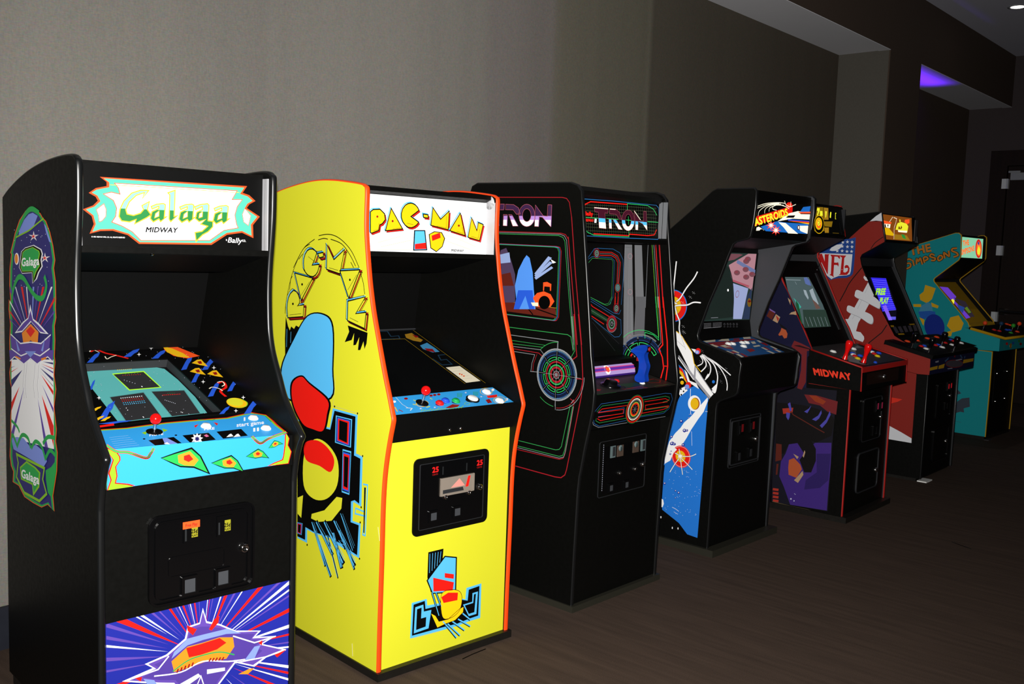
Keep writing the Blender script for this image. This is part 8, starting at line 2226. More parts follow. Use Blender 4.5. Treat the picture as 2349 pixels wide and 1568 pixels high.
# ------------------------------------------------ cabinet helpers
TH=.019
def refine(p):
    """ease the gentle bends of a traced outline, keep its true corners"""
    n=len(p); cor=[]
    for i in range(n):
        a,c=Vector(p[i])-Vector(p[i-1]),Vector(p[(i+1)%n])-Vector(p[i])
        if a.angle(c)>R(27) and min(a.length,c.length)>.05 or max(a.length,c.length)>.35: cor.append(i)
    out=[]
    for k,i in enumerate(cor):
        j=cor[(k+1)%len(cor)]; seg=[p[(i+q)%n] for q in range(((j-i)%n or n)+1)]
        out+=smooth_pts(seg,False)[:-1] if len(seg)>2 else seg[:-1]
    r=out.index(p[0]); return out[r:]+out[:r]
class Cab:
    def __init__(s,k,name,label,body,trim):
        d=CAB[k]; s.k=k; s.w=d['w']; s.prof=refine(d['side']) if k in 'GP' else d['side']; s.pl=d['pl']; s.body=body; s.trim=trim; s.inner='bodyblk'
        s.root=bpy.data.objects.new(name,None); COL.objects.link(s.root); x,y,t=d['pos']
        s.root.location=(x,y,0); s.root.rotation_euler=(0,0,R(t)); s.root.empty_display_size=.2
        tag(s.root,label,'arcade cabinet')
    def plane(s,n):
        (v0,z0),(v1,z1)=s.pl[n]; d=Vector((0,v1-v0,z1-z0)); L=d.length; d/=L
        return Vector((0,v0,z0)),Vector((1,0,0)),d,Vector((1,0,0)).cross(d),L
    def at(s,n,a,b,h=0): O,U,V,N,L=s.plane(n); return O+U*a+V*b+N*h
    def solid(s,name,prof,u0,u1,m,parent=None):
        mb=MB(); mb.extr(prof,u0,u1,m); return mb.build(name,parent or s.root)
    def board(s,name,n,m,t=.015,u0=None,u1=None,s0=0,s1=None,parent=None,key=True,hole=None):
        """board whose face lies on plane n, with its printed artwork"""
        O,U,V,N,L=s.plane(n); u0=TH if u0 is None else u0; u1=s.w-TH if u1 is None else u1; s1=L if s1 is None else s1
        mb=MB()
        if hole:
            q=[(u0,s0),(u1,s0),(u1,s1),(u0,s1)]
            for i in range(4):
                a,b,c,d=q[i],q[(i+1)%4],hole[(i+1)%4],hole[i]
                mb.prism([O+U*x+V*y for x,y in(a,b,c,d)],-N*t,m)
        else: mb.prism([O+U*x+V*y for x,y in((u0,s0),(u1,s0),(u1,s1),(u0,s1))],-N*t,m)
        if key: art(mb,s.k+'.'+n,O,U,V,N)
        return mb.build(name,parent or s.root)
    def sides(s,skip=2,arts=True,inner=False):
        for i,u0 in enumerate((0,s.w-TH)):
            mb=MB(); a_,b_=(s.body,s.inner) if i==0 else (s.inner,s.body); mb.extr(s.prof,u0,u0+TH/2,a_); mb.extr(s.prof,u0+TH/2,u0+TH,b_)
            if i==0 and arts: art(mb,s.k+'.side',(0,0,0),(0,1,0),(0,0,1),(-1,0,0))
            if i==1 and inner: art(mb,s.k+'.inr',(u0,0,0),(0,1,0),(0,0,1),(-1,0,0))
            mb.build('side_panel',s.root)
            # T-moulding pressed into the edge
            p=[Vector(q) for q in s.prof[1:]]; mb=MB(); vs=[]; n=len(p)
            sec=((-.0004,-.0012),(-.0004,.0012),(.003,.0038),(TH/2,.0052),(TH-.003,.0038),(TH+.0004,.0012),(TH+.0004,-.0012))
            for j in range(n):
                a=p[max(j-1,0)]; c=p[min(j+1,n-1)]
                d1=(p[j]-a) if j else c-p[j]; d2=(c-p[j]) if j<n-1 else d1
                d1=d1.normalized(); d2=d2.normalized(); t=(d1+d2).normalized(); nn=Vector((t.y,-t.x)); k=min(1.6,1/max(.4,nn.dot(Vector((d1.y,-d1.x)))))
                for du,h in sec: vs.append((u0+du,p[j].x+nn.x*h*k,p[j].y+nn.y*h*k))
            m=len(sec); mb.add(vs,[(j*m+i_,j*m+i_+1,(j+1)*m+i_+1,(j+1)*m+i_) for j in range(n-1) for i_ in range(m-1)],s.trim,True)
            mb.build('edge_trim',s.root)
    def base(s,h,v0,v1,m='kick',over=.0):
        mb=MB(); mb.box((-over,v0-over,0),(s.w+over,v1,h),m); return mb.build('plinth',s.root)
    def button(s,n,a,b,m,r=.014,ring=None,name='button',h=.008,parent=None):
        O,U,V,N,L=s.plane(n); mb=MB(); o=O+U*a+V*b
        mb.lathe(o,N,[(r*1.3,0),(r*1.3,.003),(r*1.1,.005),(r,.004),(r,h),(r*.8,h+.002),(0,h+.0025)],[ring or m]*3+[m]*3,18)
        return mb.build(name,parent or s.root)
    def stick(s,n,a,b,ball,r=.0175,h=.055,kind='ball',shaft='chrome',lean=0.):
        O,U,V,N,L=s.plane(n); o=O+U*a+V*b; N=(N+V*lean).normalized()
        j=bpy.data.objects.new('joystick',None); COL.objects.link(j); j.parent=s.root
        mb=MB(); mb.lathe(o,N,[(.024,0),(.024,.002),(.014,.003),(0,.003)],'blk',20); mb.build('dust_washer',j)
        if kind=='ball':
            mb=MB(); mb.lathe(o,N,[(.005,.001),(.005,h-r*.8)],shaft,10); mb.build('shaft',j)
            mb=MB(); mb.lathe(o+N*h,N,[(r*math.sin(math.pi*i/12),-r*math.cos(math.pi*i/12)) for i in range(13)],ball,20); mb.build('ball_top',j)
        else:
            mb=MB(); mb.lathe(o,N,[(.006,.001),(.006,h*.45)],shaft,10); mb.build('shaft',j)
            mb=MB(); mb.lathe(o,N,kind,ball,18); mb.build('bat_top',j)
        return j
    def plate(s,n,poly,h0,h1,m,name=None,parent=None,mb=None):
        O,U,V,N,L=s.plane(n); own=mb is None; mb=mb or MB()
        mb.prism([O+U*a+V*b+N*h0 for a,b in poly],N*(h1-h0),m)
        return mb.build(name,parent or s.root) if own else mb
    def lock(s,n,a,b,parent,r=.011,name='lock',h0=.004):
        O,U,V,N,L=s.plane(n); O=O+N*h0; mb=MB(); mb.lathe(O+U*a+V*b,N,[(r*1.25,0),(r*1.25,.004),(r,.007),(r,.012),(r*.55,.014),(r*.5,.011),(0,.011)],'chromem',18)
        mb.box(*[tuple(O+U*(a+x)+V*(b+y)+N*z) for x,y,z in((-.001,-.004,.0112),(.001,.004,.0125))],m='blk'); return mb.build(name,parent)
P_=lambda n:PTS[n]
def grow(poly,d):
    c=(sum(p[0] for p in poly)/len(poly),sum(p[1] for p in poly)/len(poly))
    return [(p[0]+(d if p[0]>c[0] else -d),p[1]+(d if p[1]>c[1] else -d)) for p in poly]
def rim(c,n,u0,u1,s0,s1,r,w,h0,h1,m,mb):
    """raised rounded frame"""
    O,U,V,N,L=c.plane(n); a=rrect(u0,u1,s0,s1,r); b=rrect(u0+w,u1-w,s0+w,s1-w,max(r-w,.002)); k=len(a)
    f=lambda q,h:[O+U*x+V*y+N*h for x,y in q]
    vs=f(a,h0)+f(a,h1)+f(b,h1)+f(b,h0)
    mb.add(vs,[(g*k+i,g*k+(i+1)%k,(g+1)*k+(i+1)%k,(g+1)*k+i) for g in range(3) for i in range(k)],m)
def coin_slot(c,n,a,b,parent,w=.042,h=.052,lit=None,hi=.010):
    mb=MB(); c.plate(n,[(a-w/2,b-h/2),(a+w/2,b-h/2),(a+w/2,b+h/2),(a-w/2,b+h/2)],.0,hi,'blackplastic',mb=mb)
    c.plate(n,[(a-w*.42,b-h*.4),(a-w*.32,b-h*.4),(a-w*.32,b+h*.2),(a-w*.42,b+h*.2)],hi,hi+.0006,'slot',mb=mb)
    if lit:
        c.plate(n,[(a-.001,b-h*.27),(a+w*.36,b-h*.27),(a+w*.36,b+h*.27),(a-.001,b+h*.27)],hi,hi+.001,lit,mb=mb)
    return mb.build('coin_slot',parent)
def coin_return(c,n,a,b,parent,w=.042,h=.05,m='returng',h0=.004):
    mb=MB(); rim(c,n,a-w/2,a+w/2,b-h/2,b+h/2,.004,.009,.0,.012,'blackplastic',mb)
    c.plate(n,[(a-w/2+.008,b-h/2+.008),(a+w/2-.008,b-h/2+.008),(a+w/2-.008,b+h/2-.008),(a-w/2+.008,b+h/2-.008)],h0,h0+.003,m,mb=mb)
    return mb.build('coin_return',parent)
def word(c,n,s,a,b,w,h,m,mb,hh=.0012,bold=.03):
    O,U,V,N,L=c.plane(n); vs,fs=glyphs(s,bold); mb.add([O+U*(a+x*w)+V*(b+y*h)+N*(hh+g) for x,y,g in vs],fs,m)
def crt(c,n,u0,u1,s0,s1,depth,bulge,m,name='screen',parent=None,quad=None):
    """slightly domed picture tube, sunk behind its opening"""
    O,U,V,N,L=c.plane(n); mb=MB(); K=10; vs=[]
    for j in range(K+1):
        for i in range(K+1):
            x,y=i/K,j/K
            if quad:
                q=quad; a=(1-y)*((1-x)*q[0][0]+x*q[1][0])+y*((1-x)*q[3][0]+x*q[2][0]); b=(1-y)*((1-x)*q[0][1]+x*q[1][1])+y*((1-x)*q[3][1]+x*q[2][1])
            else: a,b=u0+(u1-u0)*x,s0+(s1-s0)*y
            h=-depth+bulge*(1-(2*x-1)**2)*(1-(2*y-1)**2)**.5 if bulge else -depth
            vs.append(O+U*a+V*b+N*h)
    mb.add(vs,[(j*(K+1)+i,j*(K+1)+i+1,(j+1)*(K+1)+i+1,(j+1)*(K+1)+i) for j in range(K) for i in range(K)],m,True)
    return mb,(O,U,V,N)
C['ltl']='4a8a8a'; C['scrd']='2c2c2e'; EM['scrd*']=.5; EM['ltl*']=.8; EM['crtglass*']=.85; C['crtglass']='4f9a98'
# ------------------------------------------------ the black cabinet in front, on the left
def cab_saucer():
    c=Cab('G','arcade_cabinet','black arcade cabinet nearest the camera, far left, with white burst-shaped marquee','bodyblk','tmblk')
    w=c.w; c.sides()
    c.base(.03,.03,.80)
    c.solid('top_panel',[(.215,1.735),(.42,1.722),(.55,1.704),(.67,1.677),(.775,1.646),(.828,1.622),(.828,1.60),(.6,1.66),(.215,1.712)],TH,w-TH,'bodyblk')
    c.solid('back_panel',[(.822,.03),(.836,.03),(.836,1.61),(.822,1.61)],TH,w-TH,'bodyblk')
    mq=c.board('marquee','marq','blk',.006)
    for u in(TH,w-TH-.0035):   # aluminium channels holding the marquee
        mb=MB(); mb.box((u,.178,1.492),(u+.0035,.212,1.722),'alum'); mb.box((u,.194,1.492),(u+.0042,.1955,1.722),'dgry'); mb.build('marquee_channel',c.root)
    c.solid('marquee_rail',[(.176,1.476),(.213,1.476),(.213,1.494),(.176,1.494)],TH,w-TH,'bodyblk')
    sp=c.solid('speaker_panel',[(.200,1.474),(.46,1.415),(.46,1.43),(.2,1.488)],TH,w-TH,'blk2')
    mb=MB(); mb.lathe((.23,.20,1.474),(0,-.22,-1),[(.006,0),(.005,.004),(0,.005)],'chromem',12); mb.build('screw',sp)
    c.solid('monitor_hood',[(.46,1.43),(.585,1.446),(.685,1.134),(.70,1.134),(.60,1.46),(.46,1.445)],TH,w-TH,'blk2')
    hole=[P_('G_hole_d'),P_('G_hole_c'),P_('G_hole_b'),(P_('G_hole_a')[0],P_('G_hole_b')[1])]
    hole=[(hole[0][0]-.02,hole[0][1]),hole[1],hole[2],(hole[0][0]-.02,hole[2][1])]
    bz=c.board('monitor_bezel','bezel','blk',.006,hole=hole,s0=.047)
    mb=MB(); O,U,V,N,L=c.plane('bezel')
    cc=((hole[0][0]+hole[1][0])/2,(hole[0][1]+hole[2][1])/2)
    low=[(h[0]+(cc[0]-h[0])*.02,h[1]+(cc[1]-h[1])*.02) for h in hole]
    for i in range(4):
        j=(i+1)%4; mb.add([O+U*hole[i][0]+V*hole[i][1]-N*.004,O+U*hole[j][0]+V*hole[j][1]-N*.004,O+U*low[j][0]+V*low[j][1]-N*.033,O+U*low[i][0]+V*low[i][1]-N*.033],[(0,1,2,3)],'dgry')
    mb.build('screen_shroud',bz)
    mb=MB(); O,U,V,N,L=c.plane('scr'); mb.prism([O+U*a+V*b for a,b in hole],-N*.01,'glassblk'); art(mb,'G.scr',O,U,V,N); mb.build('screen',c.root)
    # control panel: sloping top and upright face, one folded sheet
    mb=MB(); mb.extr([(.012,.9215),(.2124,.9682),(.2124,.95),(.03,.9),(.03,.827),(.010,.827)],TH,w-TH,'blk2')
    for n in('cpt','cpf'):
        O,U,V,N,L=c.plane(n); art(mb,'G.'+n,O,U,V,N)
    mb.build('control_panel',c.root)
    c.stick('cpt',*P_('G_joy'),'redball',.0165,.042)
    for n in('G_b1','G_b2','G_b3'): c.button('cpt',*P_(n),'btnwhite',.0125)
    fp=c.board('front_panel','front','bodyblk',.016)
    u0,s1=P_('G_cd_tl'); u1,_=P_('G_cd_br'); s0=P_('G_cd_br')[1]; u0-=.002
    mb=MB(); c.plate('front',rrect(u0,u1,s0,s1,.03),0,.004,'blackplastic',mb=mb); rim(c,'front',u0,u1,s0,s1,.03,.006,.002,.012,'blackplastic',mb); rim(c,'front',u0+.018,u1-.018,s0+.012,s1-.018,.024,.005,.003,.010,'blackplastic',mb)
    a,b=P_('G_cd_h1'),P_('G_cd_h2'); rim(c,'front',a[0]+.004,b[0]-.005,.512,.573,.012,.003,.003,.0065,'blackplastic',mb)
    cd=mb.build('coin_door',c.root)
    for i,n in enumerate(('G_cd_e1','G_cd_e2')):
        e=coin_slot(c,'front',*P_(n),cd,.05,.062,'ambr'); mb=MB(); a,b=P_(n)
        word(c,'front','25¢',a-.003,b-.004,.02,.012,'blk',mb,.0116); word(c,'front','PLAY',a-.003,b-.014,.02,.006,'blk',mb,.0116)
        if i==0: c.plate('front',[(a-.028,b+.012),(a+.024,b+.012),(a+.024,b+.033),(a-.028,b+.033)],.0105,.0115,'org',mb=mb); word(c,'front','Free Play',a-.02,b+.018,.036,.009,'drk',mb,.012,.02)
        mb.build('price_label',e)
    for n in('G_cd_r1','G_cd_r2'): coin_return(c,'front',P_(n)[0],P_(n)[1],cd,.052,.06)
    c.lock('front',*P_('G_cd_lock'),cd,.0135)
C['alum']='a8a8ac'
cab_saucer()
# ------------------------------------------------ yellow cabinet
def cab_yellow():
    c=Cab('P','arcade_cabinet','bright yellow arcade cabinet with orange edging and white lettered marquee','yellow','tmorg')
    w=c.w; c.sides(); c.base(.0285,-.006,.80,over=.006)
    c.solid('top_panel',[(.16,1.732),(.24,1.735),(.328,1.743),(.42,1.746),(.516,1.741),(.63,1.726),(.81,1.685),(.81,1.67),(.42,1.73),(.2,1.706),(.186,1.706),(.16,1.715)],TH,w-TH,'bodyblk')
    c.solid('back_panel',[(.80,.03),(.815,.03),(.815,1.68),(.80,1.68)],TH,w-TH,'bodyblk')
    c.board('marquee','marq','marqw*',.006)
    for u in(TH,w-TH-.002):
        mb=MB(); mb.box((u,.136,1.503),(u+.002,.183,1.704),'foilm'); mb.lathe((u,.168,1.704),(1,0,0),[(0,0),(.026,0),(.026,.002),(0,.002)],'foilm',20); mb.build('marquee_channel',c.root)
    c.solid('marquee_rail',[(.14,1.485),(.186,1.485),(.186,1.503),(.14,1.503)],TH,w-TH,'bodyblk')
    c.solid('speaker_panel',[(.17,1.487),(.46,1.42),(.46,1.435),(.17,1.5)],TH,w-TH,'blk2')
    c.solid('monitor_hood',[(.46,1.435),(.585,1.45),(.628,1.17),(.645,1.17),(.605,1.465),(.46,1.45)],TH,w-TH,'blk2')
    bz=c.board('monitor_glass','bezel','glassblk',.006)
    mb=MB(); O,U,V,N,L=c.plane('bezel'); mb.box((TH,.62,1.166),(w-TH,.628,1.176),'dgry'); mb.build('glass_edge',bz)
    mb=MB(); mb.extr([(-.004,.942),(.095,.983),(.095,.965),(.02,.93),(.02,.844),(0,.844)],TH,w-TH,'blk2')
    for n in('cpt','cpf'):
        O,U,V,N,L=c.plane(n); art(mb,'P.'+n,O,U,V,N)
    cp=mb.build('control_panel',c.root)
    for n in('P_s1','P_s2'):
        O,U,V,N,L=c.plane('cpf'); mb=MB(); a,b=P_(n); mb.lathe(O+U*a+V*b,N,[(.006,0),(.0055,.003),(0,.0042)],'chromem',12); mb.build('bolt',cp)
    c.stick('cpt',*P_('P_joy'),'redball',.0175,.052)
    for n,m,r in(('P_r','btnred',.0125),('P_b','btnblue',.0125),('P_g','btngreen',.0125),('P_w1','btnwhite',.0205),('P_w2','btnwhite',.014),('P_w3','btnwhite',.014)): c.button('cpt',*P_(n),m,r,'blk' if n=='P_w1' else None)
    c.board('front_panel','front','yellow',.016)
    u0,s1=P_('P_cd_tl'); u1=P_('P_cd_br')[0]; s0=P_('P_cd_br')[1]
    mb=MB(); c.plate('front',rrect(u0,u1,s0,s1,.022),0,.005,'bodyblk',mb=mb)
    i0=P_('P_cd_itl')[0]-.003; i1=P_('P_cd_itr')[0]; rim(c,'front',i0,i1,.48,.722,.006,.002,.005,.008,'dgry',mb); c.plate('front',rrect(i0+.002,i1-.002,.482,.72,.004),.004,.0062,'blackplastic',mb=mb)
    cd=mb.build('coin_door',c.root)
    for n in('P_cd_c1','P_cd_c2'):
        a,b=P_(n); mb=MB(); c.plate('front',[(a-.021,b-.026),(a+.02,b-.026),(a+.02,b+.026),(a-.021,b+.026)],.005,.009,'blackplastic',mb=mb); word(c,'front','25',a-.014,b-.005,.03,.02,'btnred*',mb,.0096,.04); word(c,'front','CENTS',a-.013,b-.016,.026,.006,'drk',mb,.0096,.03); mb.build('price_plate',cd)
    for n in('P_cd_s1','P_cd_s2'): coin_slot(c,'front',P_(n)[0],P_(n)[1],cd,.044,.05)
    a0,a1=P_('P_cd_binA')[0],P_('P_cd_binB')[0]
    mb=MB(); c.plate('front',[(a0,.592),(a1,.592),(a1,.659),(a0,.659)],.005,.010,'chrome2',mb=mb); rim(c,'front',a0,a1,.592,.659,.003,.006,.008,.013,'chrome2',mb)
    c.plate('front',[(a0+.05,.618),(a1-.045,.618),(a0+.09,.648)],.0102,.0107,'pinkp',mb=mb); c.plate('front',[(a1-.042,.612),(a1-.028,.612),(a1-.018,.652),(a1-.03,.652)],.0102,.0107,'red',mb=mb); c.plate('front',[(a0+.012,.6),(a1-.05,.6),(a1-.055,.614),(a0+.012,.614)],.0102,.0106,'dgry',mb=mb); mb.build('coin_plate',cd)
    c.lock('front',*P_('P_cd_lock'),cd,.011)
    for n in('P_cd_k1','P_cd_k2'): c.lock('front',*P_(n),cd,.008,'reject_button')
    for n in('P_cd_r1','P_cd_r2'): coin_return(c,'front',P_(n)[0],P_(n)[1],cd,.046,.046,h0=.0064)
C['foilm']='b4b4b8'; ROUGH['foilm']=.25; C['chrome2']='80766c'; ROUGH['chrome2']=.2; C['pinkp']='d88a80'; EM['btnred*']=.8; EM['marqw*']=.75; C['btnred']='d01818'
cab_yellow()
# ------------------------------------------------ black cabinet with neon line art
def cab_neon():
    c=Cab('T','arcade_cabinet','tall black arcade cabinet covered in thin neon lines, blue trigger grip on its panel','bodyblk','tmblk')
    w=c.w; c.sides(inner=True); c.base(.027,-.008,.66,'kick2',.008)
    c.solid('top_panel',[(.075,1.79),(.10,1.803),(.64,1.812),(.67,1.80),(.67,1.785),(.1,1.785),(.09,1.765)],TH,w-TH,'bodyblk')
    c.solid('back_panel',[(.668,.03),(.683,.03),(.683,1.785),(.668,1.785)],TH,w-TH,'bodyblk')
    c.board('marquee','marq','blk',.006,s0=-.004)
    c.solid('marquee_hood',[(.04,1.78),(.075,1.80),(.075,1.752),(.055,1.765)],TH,w-TH,'bodyblk')
    mb=MB(); mb.box((w-TH-.004,.022,1.60),(w-TH,.068,1.765),'alu'); mb.box((w-TH-.0045,.045,1.60),(w-TH-.0035,.047,1.765),'dblk'); mb.build('marquee_channel',c.root)
    c.solid('marquee_rail',[(.012,1.574),(.065,1.574),(.065,1.592),(.014,1.592)],TH,w-TH,'bodyblk')
    c.solid('speaker_panel',[(.06,1.575),(.27,1.575),(.27,1.59),(.06,1.59)],TH,w-TH,'blk2')
    c.board('monitor_surround','bezel','blk2',.008)
    c.solid('lower_bezel',[(.15,1.04),(.24,1.045),(.24,1.03),(.17,.965),(.155,.965)],TH,w-TH,'blk2')
    # lit plastic tube with the coloured strip
    mb=MB(); O=Vector((TH,.135,1.0)); n=12; u1=.535
    cols=['vlt*','vio*','vlt*','dvi*','vio*','vlt*']
    mb2=MB()
    for i in range(6):
        a0,a1=R(80-i*26),R(80-(i+1)*26)
        pts=[(TH,.135-.03*math.cos(a)*1,.98+.043*math.sin(a)) for a in(a0,a1)]
        mb2.add([pts[0],(u1,)+pts[0][1:],(u1,)+pts[1][1:],pts[1]],[(0,1,2,3)],cols[i])
    for u,m,m2 in((.07,'cream*','mag*'),(.21,'cream*','vbl*'),(.33,'cream*','orng*')):
        for r,mm,e in((.020,m,.0012),(.013,m2,.0024)): 
            ring=[]
            for k in range(18):
                t=2*math.pi*k/18; a=R(40)+math.sin(t)*r/.034
                ring.append((u+math.cos(t)*r,.135-(.030+e)*math.cos(a),.98+(.043+e)*math.sin(a)))
            mb2.add(ring,[tuple(range(18))],mm)
    for a,m in((R(52),'mag*'),(R(28),'mag*'),(R(-62),'glim*'),(R(-70),'glim*')):
        mb2.tube([(TH,.135-.031*math.cos(a),.98+.044*math.sin(a)),(u1,.135-.031*math.cos(a),.98+.044*math.sin(a))],.0018,m,6)
    mb2.build('light_strip',c.root)
    mb=MB(); mb.extr([(-.066,.943),(.14,.979),(.14,.95),(-.03,.92),(-.03,.787),(-.045,.787)],TH*.2,w-TH*.2,'blk2')
    for n in('cpt','cpf'):
        O,U,V,N,L=c.plane(n); art(mb,'T.'+n,O,U,V,N)
    cp=mb.build('control_panel',c.root)
    # grip: outline swept to a rounded solid
    import bmesh
    pr=[(.06,1.106),(.037,1.126),(.003,1.139),(-.035,1.141),(-.041,1.12),(-.026,1.094),(-.035,1.063),(-.044,1.04),(-.034,.999),(-.038,.968),(-.007,.96),(.025,.967),(.026,.989),(.01,1.007),(.005,1.043),(.009,1.067),(.019,1.082),(.04,1.096)]
    pr=[(-.004+(a-.008)*.86,.962+(b-.966)*.93) for a,b in pr]
    j=bpy.data.objects.new('trigger_grip',None); COL.objects.link(j); j.parent=c.root
    mb=MB(); mb.extr(smooth_pts(pr,True),.404,.432,'bluegrip'); g=mb.build('grip',j)
    bv=g.modifiers.new('round','BEVEL'); bv.width=.0115; bv.segments=4; bv.limit_method='ANGLE'; bv.angle_limit=R(60)
    for p in g.data.polygons: p.use_smooth=True
    mb=MB(); mb.box((.408,-.05,1.095),(.428,-.038,1.12),'dblk'); mb.lathe((.418,-.05,1.108),(0,-1,0),[(.010,0),(.009,.004),(0,.005)],'drk',14); mb.build('thumb_button',j)
    mb=MB(); mb.lathe((.418,-.02,.948),(0,.16,1),[(.014,0),(.012,.006),(.009,.022),(.009,.03)],'btnwhite',14); mb.build('shaft',j)
    mb=MB(); mb.box((.412,.0,1.05),(.424,.014,1.066),'drk'); mb.build('trigger',j)
    O,U,V,N,L=c.plane('cpt'); mb=MB(); a,b=P_('T_spin'); mb.lathe(O+U*a+V*b,N,[(.045,0),(.045,.006),(.032,.008),(.028,.022),(.024,.025),(0,.025)],'blackplastic',28); mb.build('spinner',c.root)
    for n in('T_b1','T_b2'): c.button('cpt',*P_(n),'btnred',.011)
    c.board('front_panel','front','bodyblk',.016)
    u0,s1=P_('T_cd_tl'); s0=P_('T_cd_bl')[1]; u1=.50
    mb=MB(); c.plate('front',rrect(u0,u1,s0,s1,.012),0,.004,'bodyblk',mb=mb); rim(c,'front',u0,u1,s0,s1,.012,.0025,.003,.006,'dgry',mb); c.plate('front',rrect(u0+.028,u1-.012,s0+.015,s1-.026,.004),.004,.006,'blackplastic',mb=mb)
    for k in range(22):
        y=s0+.03+k*.0095; c.plate('front',[(u0+.0265,y),(u0+.028,y),(u0+.028,y+.005),(u0+.0265,y+.005)],.0062,.0068,'pale',mb=mb)
    cd=mb.build('coin_door',c.root)
    for n in('T_cd_c1','T_cd_c2'):
        mb=MB(); a,b=P_(n); c.plate('front',[(a-.017,b-.026),(a+.017,b-.026),(a+.017,b+.026),(a-.017,b+.026)],.005,.009,'greyp',mb=mb); c.plate('front',[(a-.004,b-.02),(a+.014,b-.02),(a+.014,b+.022),(a-.004,b+.022)],.009,.0094,'dgry',mb=mb); mb.build('price_plate',cd)
    for n in('T_cd_s1','T_cd_s2'):
        mb=MB(); a,b=P_(n); c.plate('front',[(a-.022,b-.025),(a+.022,b-.025),(a+.022,b+.025),(a-.022,b+.025)],.005,.009,'bronze',mb=mb)
        O,U,V,N,L=c.plane('front'); mb.lathe(O+U*a+V*(b+.012)+N*.009,N,[(.014,0),(.012,.003),(0,.003)],'greyp',14); c.plate('front',[(a-.002,b-.002),(a+.002,b-.002),(a+.002,b+.018),(a-.002,b+.018)],.012,.0125,'blk',mb=mb); mb.build('coin_slot',cd)
    c.lock('front',*P_('T_cd_lock'),cd,.0105)
    for n in('T_cd_k1','T_cd_k2'): c.lock('front',*P_(n),cd,.008,'reject_button')
    for n in('T_cd_r1','T_cd_r2'): coin_return(c,'front',P_(n)[0],P_(n)[1],cd,.042,.044,h0=.0062)
C['vlt']='a890c8'; EM['vlt*']=.75
C.update({'vio':'5a2a9a','mag':'e0407a','dvi':'34186e','glim':'2fd08a','vbl':'8a5aff','greyp':'5a6a6c','bronze':'4a3c34','kick2':'26251e'}); EM.update({'vio*':.7,'mag*':1.,'dvi*':.6,'glim*':.8,'vbl*':1.2})
cab_neon()
# ------------------------------------------------ black and blue space cabinet
def cab_space():
    c=Cab('A','arcade_cabinet','black arcade cabinet with blue starfield side, white planets and lit yellow-lettered marquee','bodyblk','tmblk')
    c.inner='lcdgrey'; w=c.w; c.sides(); c.base(.036,-.02,.70,'kick2',.02)
    c.solid('top_panel',[(-.14,1.858),(.06,1.858),(.17,1.778),(.66,1.405),(.655,1.385),(.05,1.84),(-.14,1.84)],TH,w-TH,'bodyblk')
    c.solid('back_panel',[(.66,.03),(.675,.03),(.675,1.38),(.66,1.38)],TH,w-TH,'bodyblk')
    c.board('marquee','marq','blk',.006,s0=-.012,s1=.185)
    mb=MB(); mb.box((w-TH-.006,-.15,1.64),(w-TH,-.135,1.845),'dgry'); mb.build('marquee_channel',c.root)
    c.solid('speaker_panel',[(-.132,1.65),(-.126,1.625),(-.06,1.61),(.15,1.575),(.155,1.59),(-.12,1.645)],TH,w-TH,'blk2')
    c.solid('monitor_hood',[(.155,1.59),(.155,1.556),(.165,1.556),(.175,1.59)],TH,w-TH,'blk2')
    c.board('monitor_glass','glass','blk2',.008)
    c.board('instruction_card','instr','blk',.006)
    mb=MB(); mb.extr([(-.115,1.03),(-.09,1.034),(.165,1.09),(.165,1.06),(-.09,.99),(-.09,.845),(-.108,.845),(-.12,1.01)],TH*.3,w-TH*.3,'bodyblk')
    O,U,V,N,L=c.plane('cpt'); art(mb,'A.cpt',O,U,V,N); mb.build('control_panel',c.root)
    c.solid('panel_underside',[(-.108,.845),(-.09,.85),(.02,.795),(.0,.79)],TH,w-TH,'bodyblk')
    for n in('A_b1','A_b2','A_b3','A_b4','A_b5'): c.button('cpt',*P_(n),'btnwhite',.0145)
    c.board('front_panel','front','bodyblk',.016)
    u0,s1=P_('A_cd_tl'); u1=P_('A_cd_tr')[0]; s0=P_('A_cd_bl')[1]
    mb=MB(); c.plate('front',rrect(u0-.012,u1+.004,s0-.012,s1+.014,.01),0,.003,'bodyblk',mb=mb); rim(c,'front',u0-.012,u1+.004,s0-.012,s1+.014,.01,.003,.002,.006,'dgry',mb); rim(c,'front',u0,u1,s0,s1,.012,.005,.003,.010,'dgry',mb)
    cd=mb.build('coin_door',c.root)
    for n in('A_cd_c1','A_cd_c2'): coin_slot(c,'front',P_(n)[0],P_(n)[1],cd,.05,.075,'dred2*',.012)
    for n in('A_cd_r1','A_cd_r2'): coin_return(c,'front',P_(n)[0],P_(n)[1],cd,.048,.06,'dgry')
    c.lock('front',*P_('A_cd_lock'),cd,.0125)
C['dred2']='6a0c10'; EM['dred2*']=.35
cab_space()
